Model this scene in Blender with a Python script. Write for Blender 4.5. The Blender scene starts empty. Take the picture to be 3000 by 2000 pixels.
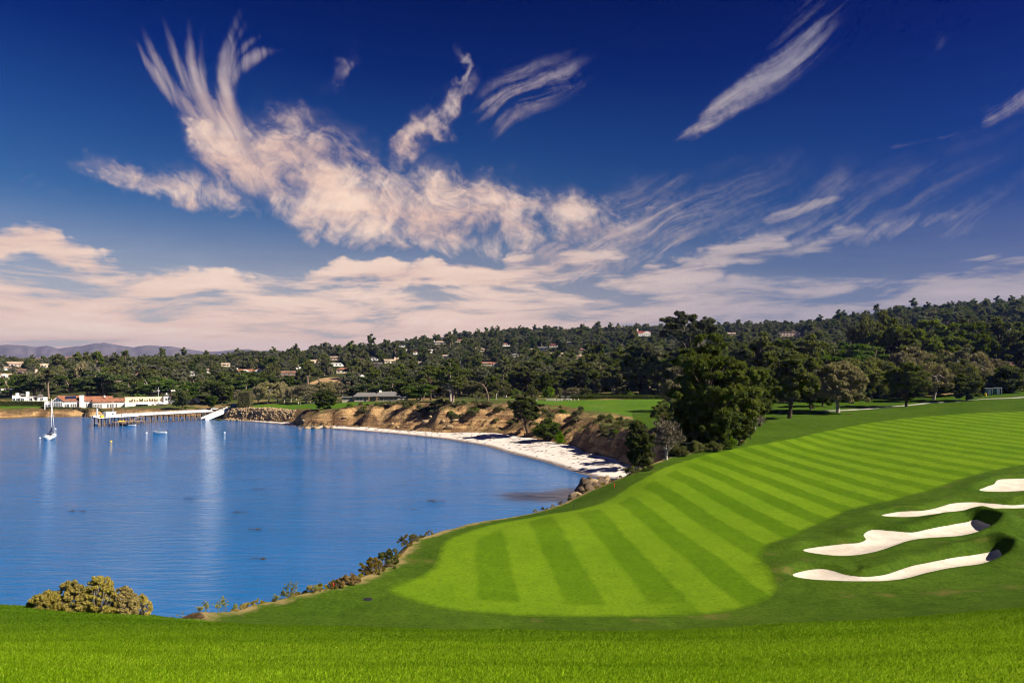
import bpy, bmesh, math, random
import numpy as np
from mathutils import Vector, Matrix
sc = bpy.context.scene
C = sc.collection
rng = np.random.default_rng(7)
random.seed(7)
# ------------------------------------------------------------------ camera
CAMZ, FOC, CX, HY = 26.0, 2000.0, 1500.0, 1090.0      # eye height, focal length in photo pixels, horizon row
cam_d = bpy.data.cameras.new('camera'); cam = bpy.data.objects.new('camera', cam_d); C.objects.link(cam)
cam.location = (0, 0, CAMZ); cam.rotation_euler = (math.pi/2, 0, 0)
cam_d.sensor_width = 36; cam_d.lens = 24.0; cam_d.shift_y = 0.03
cam_d.clip_start = 0.2; cam_d.clip_end = 60000
sc.camera = cam
# ------------------------------------------------------------------ render
sc.render.engine = 'CYCLES'
sc.cycles.use_denoising = True
sc.cycles.use_adaptive_sampling = True; sc.cycles.adaptive_threshold = .02; sc.cycles.adaptive_min_samples = 10
sc.cycles.filter_width = 1.1
sc.cycles.max_bounces = 5; sc.cycles.diffuse_bounces = 2; sc.cycles.glossy_bounces = 3
sc.cycles.transmission_bounces = 3; sc.cycles.transparent_max_bounces = 6; sc.cycles.volume_bounces = 0
sc.cycles.caustics_reflective = False; sc.cycles.caustics_refractive = False
sc.cycles.sample_clamp_indirect = 4
vs = sc.view_settings
vs.view_transform = 'Standard'; vs.look = 'None'; vs.gamma = 1.0; vs.exposure = 1.1; vs.use_curve_mapping = False
# ------------------------------------------------------------------ sun
SUN_EL = math.radians(39); SUN_AZ = math.radians(111)      # azimuth from +Y towards +X
sdir = Vector((math.sin(SUN_AZ)*math.cos(SUN_EL), math.cos(SUN_AZ)*math.cos(SUN_EL), math.sin(SUN_EL)))
sun_d = bpy.data.lights.new('sun', 'SUN'); sun_d.energy = 4.4; sun_d.angle = math.radians(0.5); sun_d.color = (1.0, 0.90, 0.76)
sun = bpy.data.objects.new('sun', sun_d); C.objects.link(sun); sun.rotation_euler = sdir.to_track_quat('Z', 'Y').to_euler()
sun.location = sdir*200

# ------------------------------------------------------------------ node helper
class NT:
    """Tiny node-tree writer: every call returns an output socket."""
    def __init__(s, tree): s.t = tree; s.n = tree.nodes; s.l = tree.links
    def _in(s, node, key, v):
        if v is None: return
        sock = node.inputs[key]
        if isinstance(v, bpy.types.NodeSocket): s.l.new(v, sock)
        else:
            if hasattr(sock.default_value, '__len__') and not hasattr(v, '__len__'): v = (v,)*len(sock.default_value)
            if hasattr(v, '__len__') and len(v) == 3 and len(sock.default_value) == 4: v = (*v, 1)
            sock.default_value = v
    def node(s, typ, ins=None, out=0, **props):
        nd = s.n.new(typ)
        for k, v in props.items(): setattr(nd, k, v)
        for k, v in (ins or {}).items(): s._in(nd, k, v)
        return nd.outputs[out]
    def m(s, op, a, b=None, c=None, clamp=False):
        nd = s.n.new('ShaderNodeMath'); nd.operation = op; nd.use_clamp = clamp
        for i, v in enumerate((a, b, c)):
            if v is not None: s._in(nd, i, v)
        return nd.outputs[0]
    def add(s, a, b): return s.m('ADD', a, b)
    def sub(s, a, b): return s.m('SUBTRACT', a, b)
    def mul(s, a, b): return s.m('MULTIPLY', a, b)
    def vm(s, op, a, b=None, out=0):
        nd = s.n.new('ShaderNodeVectorMath'); nd.operation = op
        s._in(nd, 0, a)
        if b is not None: s._in(nd, 1, b)
        return nd.outputs[out]
    def mapping(s, vec, loc=(0,0,0), rot=(0,0,0), scale=(1,1,1), typ='POINT'):
        return s.node('ShaderNodeMapping', {'Vector': vec, 'Location': loc, 'Rotation': rot, 'Scale': scale}, vector_type=typ)
    def noise(s, vec, scale=1, detail=4, rough=.55, dist=0, out=0):
        return s.node('ShaderNodeTexNoise', {'Vector': vec, 'Scale': scale, 'Detail': detail, 'Roughness': rough, 'Distortion': dist}, out=out)
    def mr(s, v, a, b, c=0, d=1, smooth=True):
        return s.node('ShaderNodeMapRange', {'Value': v, 'From Min': a, 'From Max': b, 'To Min': c, 'To Max': d},
                      interpolation_type='SMOOTHSTEP' if smooth else 'LINEAR')
    def mix(s, f, a, b, blend='MIX'):
        nd = s.n.new('ShaderNodeMix'); nd.data_type = 'RGBA'; nd.blend_type = blend
        s._in(nd, 0, f); s._in(nd, 6, a); s._in(nd, 7, b); return nd.outputs[2]
    def sep(s, v):
        nd = s.n.new('ShaderNodeSeparateXYZ'); s.l.new(v, nd.inputs[0]); return nd.outputs
    def comb(s, x, y, z=0): return s.node('ShaderNodeCombineXYZ', {0: x, 1: y, 2: z})
    def pos(s): return s.node('ShaderNodeNewGeometry')
    def attr(s, name): return s.node('ShaderNodeAttribute', out=2, attribute_name=name)

# ------------------------------------------------------------------ sky
world = bpy.data.worlds.new('World'); sc.world = world; world.use_nodes = True
world.node_tree.nodes.clear()
w = NT(world.node_tree)
SKY_STRENGTH = 0.1
def build_sky():
    sky_n = w.n.new('ShaderNodeTexSky'); sky_n.sky_type = 'NISHITA'; sky_n.sun_disc = False
    sky_n.sun_elevation = SUN_EL; sky_n.sun_rotation = SUN_AZ
    sky_n.air_density = 1.0; sky_n.dust_density = 0.6; sky_n.ozone_density = 3.0; sky_n.altitude = 30
    d = w.node('ShaderNodeTexCoord')
    x, y, z = w.sep(d)
    az = w.m('ARCTAN2', x, y)
    el = w.m('ARCTAN2', z, w.m('SQRT', w.add(w.mul(x, x), w.mul(y, y))))
    q = w.comb(az, el)
    # polarised, deep blue air: darker and more saturated than the bare model
    def ramp(v, stops):
        nd = w.n.new('ShaderNodeValToRGB'); r = nd.color_ramp
        while len(r.elements) < len(stops): r.elements.new(.5)
        for e, (p_, c_) in zip(r.elements, stops): e.position = p_; e.color = (*c_, 1)
        w.l.new(v, nd.inputs[0]); return nd.outputs[0]
    tint = ramp(w.m('MAXIMUM', el, 0), [(0, (.22, .31, .36)), (.12, (.155, .235, .29)), (.31, (.042, .112, .245)), (.41, (.008, .044, .190)), (.52, (.0, .013, .125)), (.8, (.0, .010, .11))])
    base = w.mix(1.0, sky_n.outputs[0], tint, 'MULTIPLY')
    base = w.mix(1.0, base, ramp(w.mr(az, -.75, .75, smooth=False), [(0, (1, 1.08, 1.1)), (.5, (1, 1, 1)), (.85, (.40, .52, .82)), (1, (.30, .42, .78))]), 'MULTIPLY')
    def pix(px, py):
        u = (px-CX)/FOC; v = (HY-py)/FOC
        return (math.atan(u), math.atan(v/math.sqrt(1+u*u)))
    wb = w.node('ShaderNodeTexNoise', {'Vector': q, 'Scale': 11.0, 'Detail': 4.0, 'Roughness': .6}, out=1)
    wbv = w.vm('SCALE', w.vm('SUBTRACT', wb, (.5, .5, .5))); wbv.node.inputs['Scale'].default_value = .13
    qb = w.vm('ADD', q, w.vm('MULTIPLY', wbv, (1.3, .75, 0)))
    wfv = w.vm('SCALE', wbv); wfv.node.inputs['Scale'].default_value = .16
    qf = w.vm('ADD', q, wfv)
    def blob(px, py, a, b, ang, st=1.0, soft=0.0):
        a *= 1.22; b *= 1.32
        A, E = pix(px, py)
        k = math.cos(A)                       # pixels shrink to the sides in azimuth
        loc = w.mapping(qb, (A, E, 0), (0, 0, math.radians(ang)), (a/FOC*k, b/FOC, 1), 'TEXTURE')
        r = w.vm('LENGTH', loc, out=1)
        return w.mr(r, 1.0, soft, 0, st)
    def fil(p0, p1, bend, wd, st, taper=.35):
        A0, E0 = pix(*p0); A1, E1 = pix(*p1)
        L = math.hypot(A1-A0, E1-E0); ang = math.atan2(E1-E0, A1-A0)
        loc = w.mapping(qf, (A0, E0, 0), (0, 0, ang), (L, L, 1), 'TEXTURE')
        lx, ly, _ = w.sep(loc)
        arc = w.mul(w.mul(lx, w.sub(1, lx)), 4*bend)
        dy = w.m('ABSOLUTE', w.sub(ly, arc))
        W = wd*1.25/FOC/L
        width = w.add(W*taper, w.mul(w.sub(1, lx), W*(1-taper)))
        a = w.mr(w.m('DIVIDE', dy, width), 1.0, 0.0)
        ends = w.mul(w.mr(lx, -.12, .12), w.mr(lx, 1.05, .55))
        return w.mul(w.mul(a, ends), st)
    def total(lst, op='ADD'):
        r = lst[0]
        for v in lst[1:]: r = w.m(op, r, v)
        return r
    # curling coordinates: warp slow so that fibres bend
    warp = w.node('ShaderNodeTexNoise', {'Vector': q, 'Scale': 5.0, 'Detail': 2.0}, out=1)
    wv = w.vm('SCALE', w.vm('SUBTRACT', warp, (.5, .5, .5)))
    wv.node.inputs['Scale'].default_value = .10
    qw = w.vm('ADD', q, wv)
    fine = w.noise(qw, 34, 7, .68, .6)
    fine2 = w.noise(qw, 90, 4, .7)
    def fibre(ang, along, across, seed):
        v = w.mapping(qw, (seed, seed*.7, 0), (0, 0, math.radians(ang)), (1/along, 1/across, 1), 'TEXTURE')
        return w.noise(v, 1, 6, .62, .35)
    # --- the big body of cirrus
    body = total([blob(640, 380, 190, 66, -62, .75), blob(760, 470, 230, 115, -35, .95), blob(1010, 560, 330, 150, -22, 1.1),
                  blob(1180, 610, 260, 120, -28, .9), blob(1400, 590, 270, 115, -14, .85), blob(430, 515, 200, 44, 0, .85),
                  blob(620, 555, 290, 62, -12, .55), blob(1660, 610, 230, 80, -2, .75), blob(1560, 690, 260, 70, 14, .6), blob(1830, 650, 230, 60, 16, .5), blob(1100, 480, 220, 60, -20, .5),
                  blob(900, 640, 170, 80, -30, .4), blob(1270, 690, 130, 50, 20, .5), blob(850, 340, 150, 62, 0, .33),
                  blob(1270, 350, 170, 56, 46, .8), blob(1335, 215, 75, 26, 68, .42), blob(985, 190, 80, 30, 42, .36)], 'MAXIMUM')
    puff = w.noise(qw, 15, 7, .60, .25)
    fb = w.add(w.mul(fibre(-33, 9, 34, 1.0), .30), w.add(w.mul(puff, .50), w.mul(fine, .35)))
    dens_body = w.mr(w.add(body, w.mul(w.sub(fb, .575), 5.2)), -.22, 1.42)
    dens_body = w.mul(dens_body, w.mr(body, .02, .45))
    halo = w.mul(w.mr(body, .0, .75), w.mul(w.mr(puff, .30, .75), .62)); dens_body = w.m('MAXIMUM', dens_body, halo)
    # --- plume of curved filaments
    plume = total([fil((785, 560), (650, 190), .10, 88, 1.0, .5), fil((730, 430), (728, 0), .17, 42, .8), fil((735, 440), (745, 40), .20, 38, .8), fil((700, 360), (760, 110), .22, 34, .6),
                   fil((665, 275), (845, 155), .20, 34, .62), fil((690, 300), (800, 100), .25, 30, .5), fil((700, 420), (566, 10), .16, 38, .75), fil((690, 430), (600, 60), .14, 30, .6), fil((690, 440), (462, -20), .08, 34, .6),
                   fil((680, 430), (392, 20), .09, 36, .66), fil((650, 400), (346, 10), .09, 32, .6), fil((640, 420), (430, 120), .10, 26, .4)], 'MAXIMUM')
    pf = fibre(112, 4, 75, 4.0)
    dens_pl = w.mr(w.add(plume, w.mul(w.sub(pf, .5), 1.5)), .06, 1.35, 0, .80)
    dens_pl = w.mul(dens_pl, w.mr(plume, .02, .5))
    # --- fine streaks to the right
    wis = total([fil((1560, 790), (2210, 560), -.05, 110, .72, .5), fil((1760, 730), (2120, 570), .03, 90, .6, .6), fil((2010, 800), (2760, 540), .02, 75, .5),
                 fil((2230, 650), (2560, 570), .05, 26, .75), fil((1990, 790), (2560, 680), .04, 60, .8, .7), fil((2450, 730), (2960, 600), .05, 60, .55),
                 fil((1400, 330), (1810, 225), .10, 90, .44, .8), fil((1440, 370), (1700, 250), .06, 70, .36, .7), fil((2870, 360), (3100, 235), .0, 34, .55, .9), fil((2600, 440), (2880, 375), .0, 12, .35), fil((2740, 135), (2900, 110), .0, 40, .2),
                 fil((300, 620), (-60, 430), .04, 60, .16, .6), fil((1990, 400), (2500, -60), -.06, 30, .66, 3.4), fil((2040, 350), (2480, -40), -.03, 20, .5, 2.4)], 'MAXIMUM')
    wf = w.add(w.mul(fibre(24, 5, 46, 7.0), .8), w.mul(fine2, .2))
    dens_w = w.mr(w.add(wis, w.mul(w.sub(wf, .5), 3.0)), .02, 1.15, 0, .8)
    dens_w = w.mul(dens_w, w.mr(wis, .02, .5))
    sheet = total([blob(1900, 660, 520, 120, 9, .6), blob(2350, 660, 520, 90, 14, .5), blob(1750, 780, 420, 70, 6, .6), blob(2800, 640, 300, 60, 16, .4)], 'MAXIMUM')
    dens_w = w.m('MAXIMUM', dens_w, w.mul(sheet, w.mr(wf, .36, .72)))
    wv2 = w.vm('SCALE', wv); wv2.node.inputs['Scale'].default_value = .28
    qd = w.vm('ADD', q, wv2)
    # --- low deck seen edge on, all round the horizon
    lay = w.noise(w.mapping(qd, (0, 0, 0), (0, 0, -.06), (4.6, 26, 1)), 1, 7, .60, .5)
    lay2 = w.noise(w.mapping(qd, (3, 1, 0), (0, 0, -.10), (10, 70, 1)), 1, 5, .6, .3)
    deckn = w.add(w.mul(lay, .72), w.mul(lay2, .28))
    top = w.add(w.mul(w.noise(w.comb(w.mul(az, 3.1), 1.7), 1, 2), .06), .108)
    cov = w.mr(w.sub(el, top), .045, -.10)
    bl = total([blob(80, 745, 340, 60, -8, .9), blob(480, 835, 330, 60, 0, .8), blob(1300, 815, 560, 60, 2, .9), blob(1640, 760, 300, 50, 8, .7), blob(2200, 748, 400, 52, 11, .62),
                blob(1900, 815, 420, 66, 4, .5), blob(2950, 780, 330, 80, 14, .5), blob(1600, 900, 1500, 110, 0, .42), blob(500, 960, 900, 90, 0, .55)], 'MAXIMUM')
    cov = w.m('MAXIMUM', w.mul(cov, .92), bl)
    dens_l = w.mr(w.add(w.mul(cov, 1.5), w.mul(w.sub(deckn, .5), 6.6)), -.12, 1.15)
    dens_l = w.mul(dens_l, w.mr(cov, .03, .35))
    veil = w.mul(w.mr(el, .24, .02), .55)
    dens = total([dens_body, dens_pl, dens_w, w.mul(dens_l, .93), veil], 'MAXIMUM')
    # --- cloud colour: peach to the left, mauve grey to the right, a little modelling
    warm = w.mix(w.mr(deckn, .35, .7), (.84, .57, .45), (1.02, .78, .62))
    cool = w.mix(w.mr(deckn, .35, .7), (.36, .32, .35), (.56, .47, .47))
    col = w.mix(w.mr(az, -.10, .42), warm, cool)
    col = w.mix(w.mr(el, .30, .50), col, (.47, .45, .53))
    col = w.mix(w.mul(w.mr(el, .06, .0), .6), col, w.mix(w.mr(az, -.5, .5), (.72, .50, .45), (.32, .29, .36)))
    K = 1/SKY_STRENGTH/2**1.1
    col = w.mix(1.0, col, (K, K, K), 'MULTIPLY')
    out = w.mix(dens, base, col)
    bg = w.node('ShaderNodeBackground', {'Color': out, 'Strength': SKY_STRENGTH})
    o = w.n.new('ShaderNodeOutputWorld'); w.l.new(bg, o.inputs[0])
build_sky()
world.cycles.sampling_method = 'NONE'
# ------------------------------------------------------------------ materials
MATS = {}
def new_mat(name):
    m = bpy.data.materials.new(name); m.use_nodes = True; m.node_tree.nodes.clear()
    MATS[name] = m; return m, NT(m.node_tree)
def finish(t, color, rough=.8, bump=None, bstr=.3, bdist=.05, spec=.3, extra=None):
    ins = {'Base Color': color, 'Roughness': rough, 'Specular IOR Level': spec}
    if bump is not None:
        ins['Normal'] = t.node('ShaderNodeBump', {'Height': bump, 'Strength': bstr, 'Distance': bdist})
    ins.update(extra or {})
    sh = t.node('ShaderNodeBsdfPrincipled', ins)
    o = t.n.new('ShaderNodeOutputMaterial'); t.l.new(sh, o.inputs[0]); return sh
def plain(name, col, rough=.6, var=.18, scale=3.0, spec=.3, bstr=.15, metal=0):
    """Paint, plaster, wood: one colour with uneven wear and faint relief."""
    m, t = new_mat(name)
    co = t.node('ShaderNodeTexCoord', out=3)
    n = t.noise(co, scale, 5, .6); n2 = t.noise(co, scale*9, 3)
    c2 = tuple(max(0, c*(1-var)) for c in col)
    c = t.mix(t.mr(n, .35, .7), col, c2)
    finish(t, c, t.add(rough-.08, t.mul(n2, .16)), n2, bstr, .02, spec, {'Metallic': metal})
    return m
def leafmat(name, a, b, c, trans=.34, dry=None):
    """Foliage: colour differs from tree to tree and from clump to clump."""
    m, t = new_mat(name)
    oi = t.node('ShaderNodeObjectInfo', out=5)
    p = t.pos()
    n = t.noise(p, .35, 3, .6); n2 = t.noise(p, 3.0, 2)
    col = t.mix(t.mr(n, .35, .68), a, b)
    col = t.mix(t.mul(t.mr(n2, .45, .75), .6), col, c)
    hs = t.node('ShaderNodeHueSaturation', {'Hue': t.add(.485, t.mul(oi, .03)), 'Saturation': t.add(.85, t.mul(oi, .3)),
                'Value': t.add(.78, t.mul(t.m('FRACT', t.mul(oi, 7.3)), .5)), 'Fac': 1.0, 'Color': col})
    d = t.node('ShaderNodeBsdfDiffuse', {'Color': hs, 'Roughness': .5})
    tr = t.node('ShaderNodeBsdfTranslucent', {'Color': t.mix(1.0, hs, (1.1, 1.25, .7), 'MULTIPLY')})
    ms = t.node('ShaderNodeMixShader', {0: trans, 1: d, 2: tr})
    o = t.n.new('ShaderNodeOutputMaterial'); t.l.new(ms, o.inputs[0]); return m

# ------------------------------------------------------------------ mesh + object helpers
def mesh_np(name, V, T, mat=None, attrs=None, smooth=True):
    """Mesh from numpy vertex (n,3) and polygon (m,k) arrays."""
    V = np.asarray(V, np.float32); T = np.asarray(T, np.int32)
    me = bpy.data.meshes.new(name)
    k = T.shape[1]
    me.vertices.add(len(V)); me.vertices.foreach_set('co', V.ravel())
    me.loops.add(T.size); me.loops.foreach_set('vertex_index', T.ravel())
    me.polygons.add(len(T)); me.polygons.foreach_set('loop_start', np.arange(0, T.size, k, dtype=np.int32))
    me.polygons.foreach_set('loop_total', np.full(len(T), k, np.int32))
    if smooth: me.polygons.foreach_set('use_smooth', np.ones(len(T), bool))
    for an, av in (attrs or {}).items():
        at = me.attributes.new(an, 'FLOAT', 'POINT'); at.data.foreach_set('value', np.asarray(av, np.float32))
    me.update(calc_edges=True); me.validate()
    if mat: me.materials.append(MATS[mat])
    return me
def link(name, me, parent=None, loc=None):
    o = bpy.data.objects.new(name, me); C.objects.link(o)
    if parent: o.parent = parent
    if loc is not None: o.location = loc
    return o
def tag(o, label=None, cat=None, group=None, kind=None):
    if label: o['label'] = label
    if cat: o['category'] = cat
    if group: o['group'] = group
    if kind: o['kind'] = kind
    return o
def thing(name, loc, rz, label, cat, group=None):
    e = bpy.data.objects.new(name, None); C.objects.link(e); e.empty_display_size = .3
    e.location = loc; e.rotation_euler = (0, 0, rz); return tag(e, label, cat, group)
class MB:
    """Collects polygons for one mesh."""
    def __init__(s): s.v = []; s.f = []
    def quadbox(s, pts):            # 8 points: bottom ring then top ring
        b = len(s.v); s.v += [tuple(p) for p in pts]
        s.f += [(b+3,b+2,b+1,b), (b+4,b+5,b+6,b+7)] + [(b+i, b+(i+1)%4, b+4+(i+1)%4, b+4+i) for i in range(4)]
        return s
    def box(s, x0, x1, y0, y1, z0, z1):
        return s.quadbox([(x0,y0,z0),(x1,y0,z0),(x1,y1,z0),(x0,y1,z0),(x0,y0,z1),(x1,y0,z1),(x1,y1,z1),(x0,y1,z1)])
    def tube(s, pts, rad, n=6, cap=True):
        pts = [Vector(p) for p in pts]; rr = rad if hasattr(rad, '__len__') else [rad]*len(pts)
        b = len(s.v); up = Vector((.13, .21, 1)).normalized()
        for i, p in enumerate(pts):
            d = (pts[min(i+1, len(pts)-1)]-pts[max(i-1, 0)]).normalized()
            a = d.cross(up if abs(d.dot(up)) < .95 else Vector((1, 0, 0))).normalized(); c = d.cross(a)
            for k in range(n):
                t = 2*math.pi*k/n; s.v.append(tuple(p+(a*math.cos(t)+c*math.sin(t))*rr[i]))
        for i in range(len(pts)-1):
            for k in range(n):
                s.f.append((b+i*n+k, b+i*n+(k+1)%n, b+(i+1)*n+(k+1)%n, b+(i+1)*n+k))
        if cap:
            s.f.append(tuple(b+k for k in range(n))[::-1]); s.f.append(tuple(b+(len(pts)-1)*n+k for k in range(n)))
        return s
    def prism(s, poly, y0, y1):     # polygon in (x,z) extruded along y
        b = len(s.v); n = len(poly)
        s.v += [(x, y0, z) for x, z in poly]+[(x, y1, z) for x, z in poly]
        s.f += [tuple(range(b, b+n)), tuple(range(b+n, b+2*n))[::-1]]
        s.f += [(b+(i+1) % n, b+i, b+n+i, b+n+(i+1) % n) for i in range(n)]
        return s
    def loft(s, rings, cap=True):   # list of equal-length closed rings
        b = len(s.v); n = len(rings[0])
        for r in rings: s.v += [tuple(p) for p in r]
        for i in range(len(rings)-1):
            for k in range(n): s.f.append((b+i*n+k, b+i*n+(k+1) % n, b+(i+1)*n+(k+1) % n, b+(i+1)*n+k))
        if cap: s.f.append(tuple(range(b, b+n))[::-1]); s.f.append(tuple(range(b+(len(rings)-1)*n, b+len(rings)*n)))
        return s
    def face(s, *pts):
        b = len(s.v); s.v += [tuple(p) for p in pts]; s.f.append(tuple(range(b, b+len(pts)))); return s
    def mesh(s, name, mat, smooth=False, bevel=0):
        me = bpy.data.meshes.new(name); me.from_pydata(s.v, [], s.f)
        bm = bmesh.new(); bm.from_mesh(me)
        bmesh.ops.recalc_face_normals(bm, faces=bm.faces)
        if bevel: bmesh.ops.bevel(bm, geom=list(bm.edges), offset=bevel, segments=1, affect='EDGES', clamp_overlap=True)
        bm.to_mesh(me); bm.free()
        if smooth: me.polygons.foreach_set('use_smooth', np.ones(len(me.polygons), bool))
        me.materials.append(MATS[mat]); return me
    def build(s, name, mat, parent=None, loc=None, smooth=False, bevel=0):
        return link(name, s.mesh(name, mat, smooth, bevel), parent, loc)

# ------------------------------------------------------------------ numpy noise
_perm = np.random.default_rng(3).random(65536).astype(np.float32)
def _h(ix, iy): return _perm[((ix*73856093) ^ (iy*19349663)) & 65535]
def vnoise(x, y):
    ix = np.floor(x).astype(np.int64); iy = np.floor(y).astype(np.int64)
    fx = x-ix; fy = y-iy; fx = fx*fx*(3-2*fx); fy = fy*fy*(3-2*fy)
    a = _h(ix, iy); b = _h(ix+1, iy); c = _h(ix, iy+1); d = _h(ix+1, iy+1)
    return (a+(b-a)*fx)*(1-fy)+(c+(d-c)*fx)*fy
def fbm(x, y, o=4, g=.5):
    r = 0; a = 1; s = 0
    for i in range(o):
        r = r+a*vnoise(x*2**i+i*17.3, y*2**i-i*9.1); s += a; a *= g
    return r/s
def sstep(x, a, b):
    t = np.clip((x-a)/(b-a), 0, 1); return t*t*(3-2*t)
def seg_dist(X, Y, P):
    """Distance to an open polyline, with the index + fraction of the closest point."""
    best = np.full(X.shape, 1e18); par = np.zeros(X.shape)
    for i in range(len(P)-1):
        ax, ay = P[i]; bx, by = P[i+1]; dx, dy = bx-ax, by-ay; L = dx*dx+dy*dy+1e-12
        t = np.clip(((X-ax)*dx+(Y-ay)*dy)/L, 0, 1)
        d = (X-ax-t*dx)**2+(Y-ay-t*dy)**2
        k = d < best; best = np.where(k, d, best); par = np.where(k, i+t, par)
    return np.sqrt(best), par
def inside(X, Y, P):
    r = np.zeros(X.shape, bool); n = len(P)
    for i in range(n):
        ax, ay = P[i]; bx, by = P[(i+1) % n]
        if ay == by: continue
        r ^= ((ay > Y) != (by > Y)) & (X < (bx-ax)*(Y-ay)/(by-ay)+ax)
    return r
def poly_sdf(X, Y, P):                   # positive inside
    d, _ = seg_dist(X, Y, list(P)+[P[0]]); return np.where(inside(X, Y, P), d, -d)
def smooth_poly(P, n=5):                 # Catmull-Rom through a closed polygon
    P = np.array(P, float); N = len(P); out = []
    for i in range(N):
        a, b, c, d = P[i-1], P[i], P[(i+1) % N], P[(i+2) % N]
        for k in range(n):
            t = k/n; out.append(.5*((2*b)+(c-a)*t+(2*a-5*b+4*c-d)*t*t+(3*b-a-3*c+d)*t**3))
    return np.array(out)
def clip(M, key):
    """Split a triangle mesh (V,T,attrs) along attrs[key]=0 with exact edges; returns (>=0 part, <0 part)."""
    V, T, A = M; s = A[key]; S = s[T] >= 0; cnt = S.sum(1)
    names = list(A); D = np.column_stack([V]+[A[k] for k in names])
    def pack(parts):
        Vs = [D]; Ts = []; off = len(D)
        for kind, arr in parts:
            if kind == 'idx': Ts.append(arr)
            else:
                n = len(arr)//3; Vs.append(arr); Ts.append(off+np.arange(n*3).reshape(n, 3)); off += len(arr)
        DD = np.concatenate(Vs); TT = np.concatenate(Ts) if Ts else np.zeros((0, 3), int)
        u, inv = np.unique(TT.ravel(), return_inverse=True)
        DD = DD[u]
        return DD[:, :3], inv.reshape(-1, 3), {k: DD[:, 3+i] for i, k in enumerate(names)}
    pin = [('idx', T[cnt == 3])]; pout = [('idx', T[cnt == 0])]
    for lone_in in (True, False):
        sel = cnt == (1 if lone_in else 2)
        t = T[sel]; m = S[sel] if lone_in else ~S[sel]
        k = np.argmax(m, 1); r = np.arange(len(t))
        a, b, c = D[t[r, k]], D[t[r, (k+1) % 3]], D[t[r, (k+2) % 3]]
        sa, sb, sc_ = s[t[r, k]], s[t[r, (k+1) % 3]], s[t[r, (k+2) % 3]]
        ab = a+(b-a)*(sa/(sa-sb+1e-20))[:, None]; ac = a+(c-a)*(sa/(sa-sc_+1e-20))[:, None]
        lone = np.stack([a, ab, ac], 1).reshape(-1, D.shape[1])
        pair = np.concatenate([np.stack([ab, b, c], 1), np.stack([ab, c, ac], 1)]).reshape(-1, D.shape[1])
        (pin if lone_in else pout).append(('new', lone)); (pout if lone_in else pin).append(('new', pair))
    return pack(pin), pack(pout)
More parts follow.
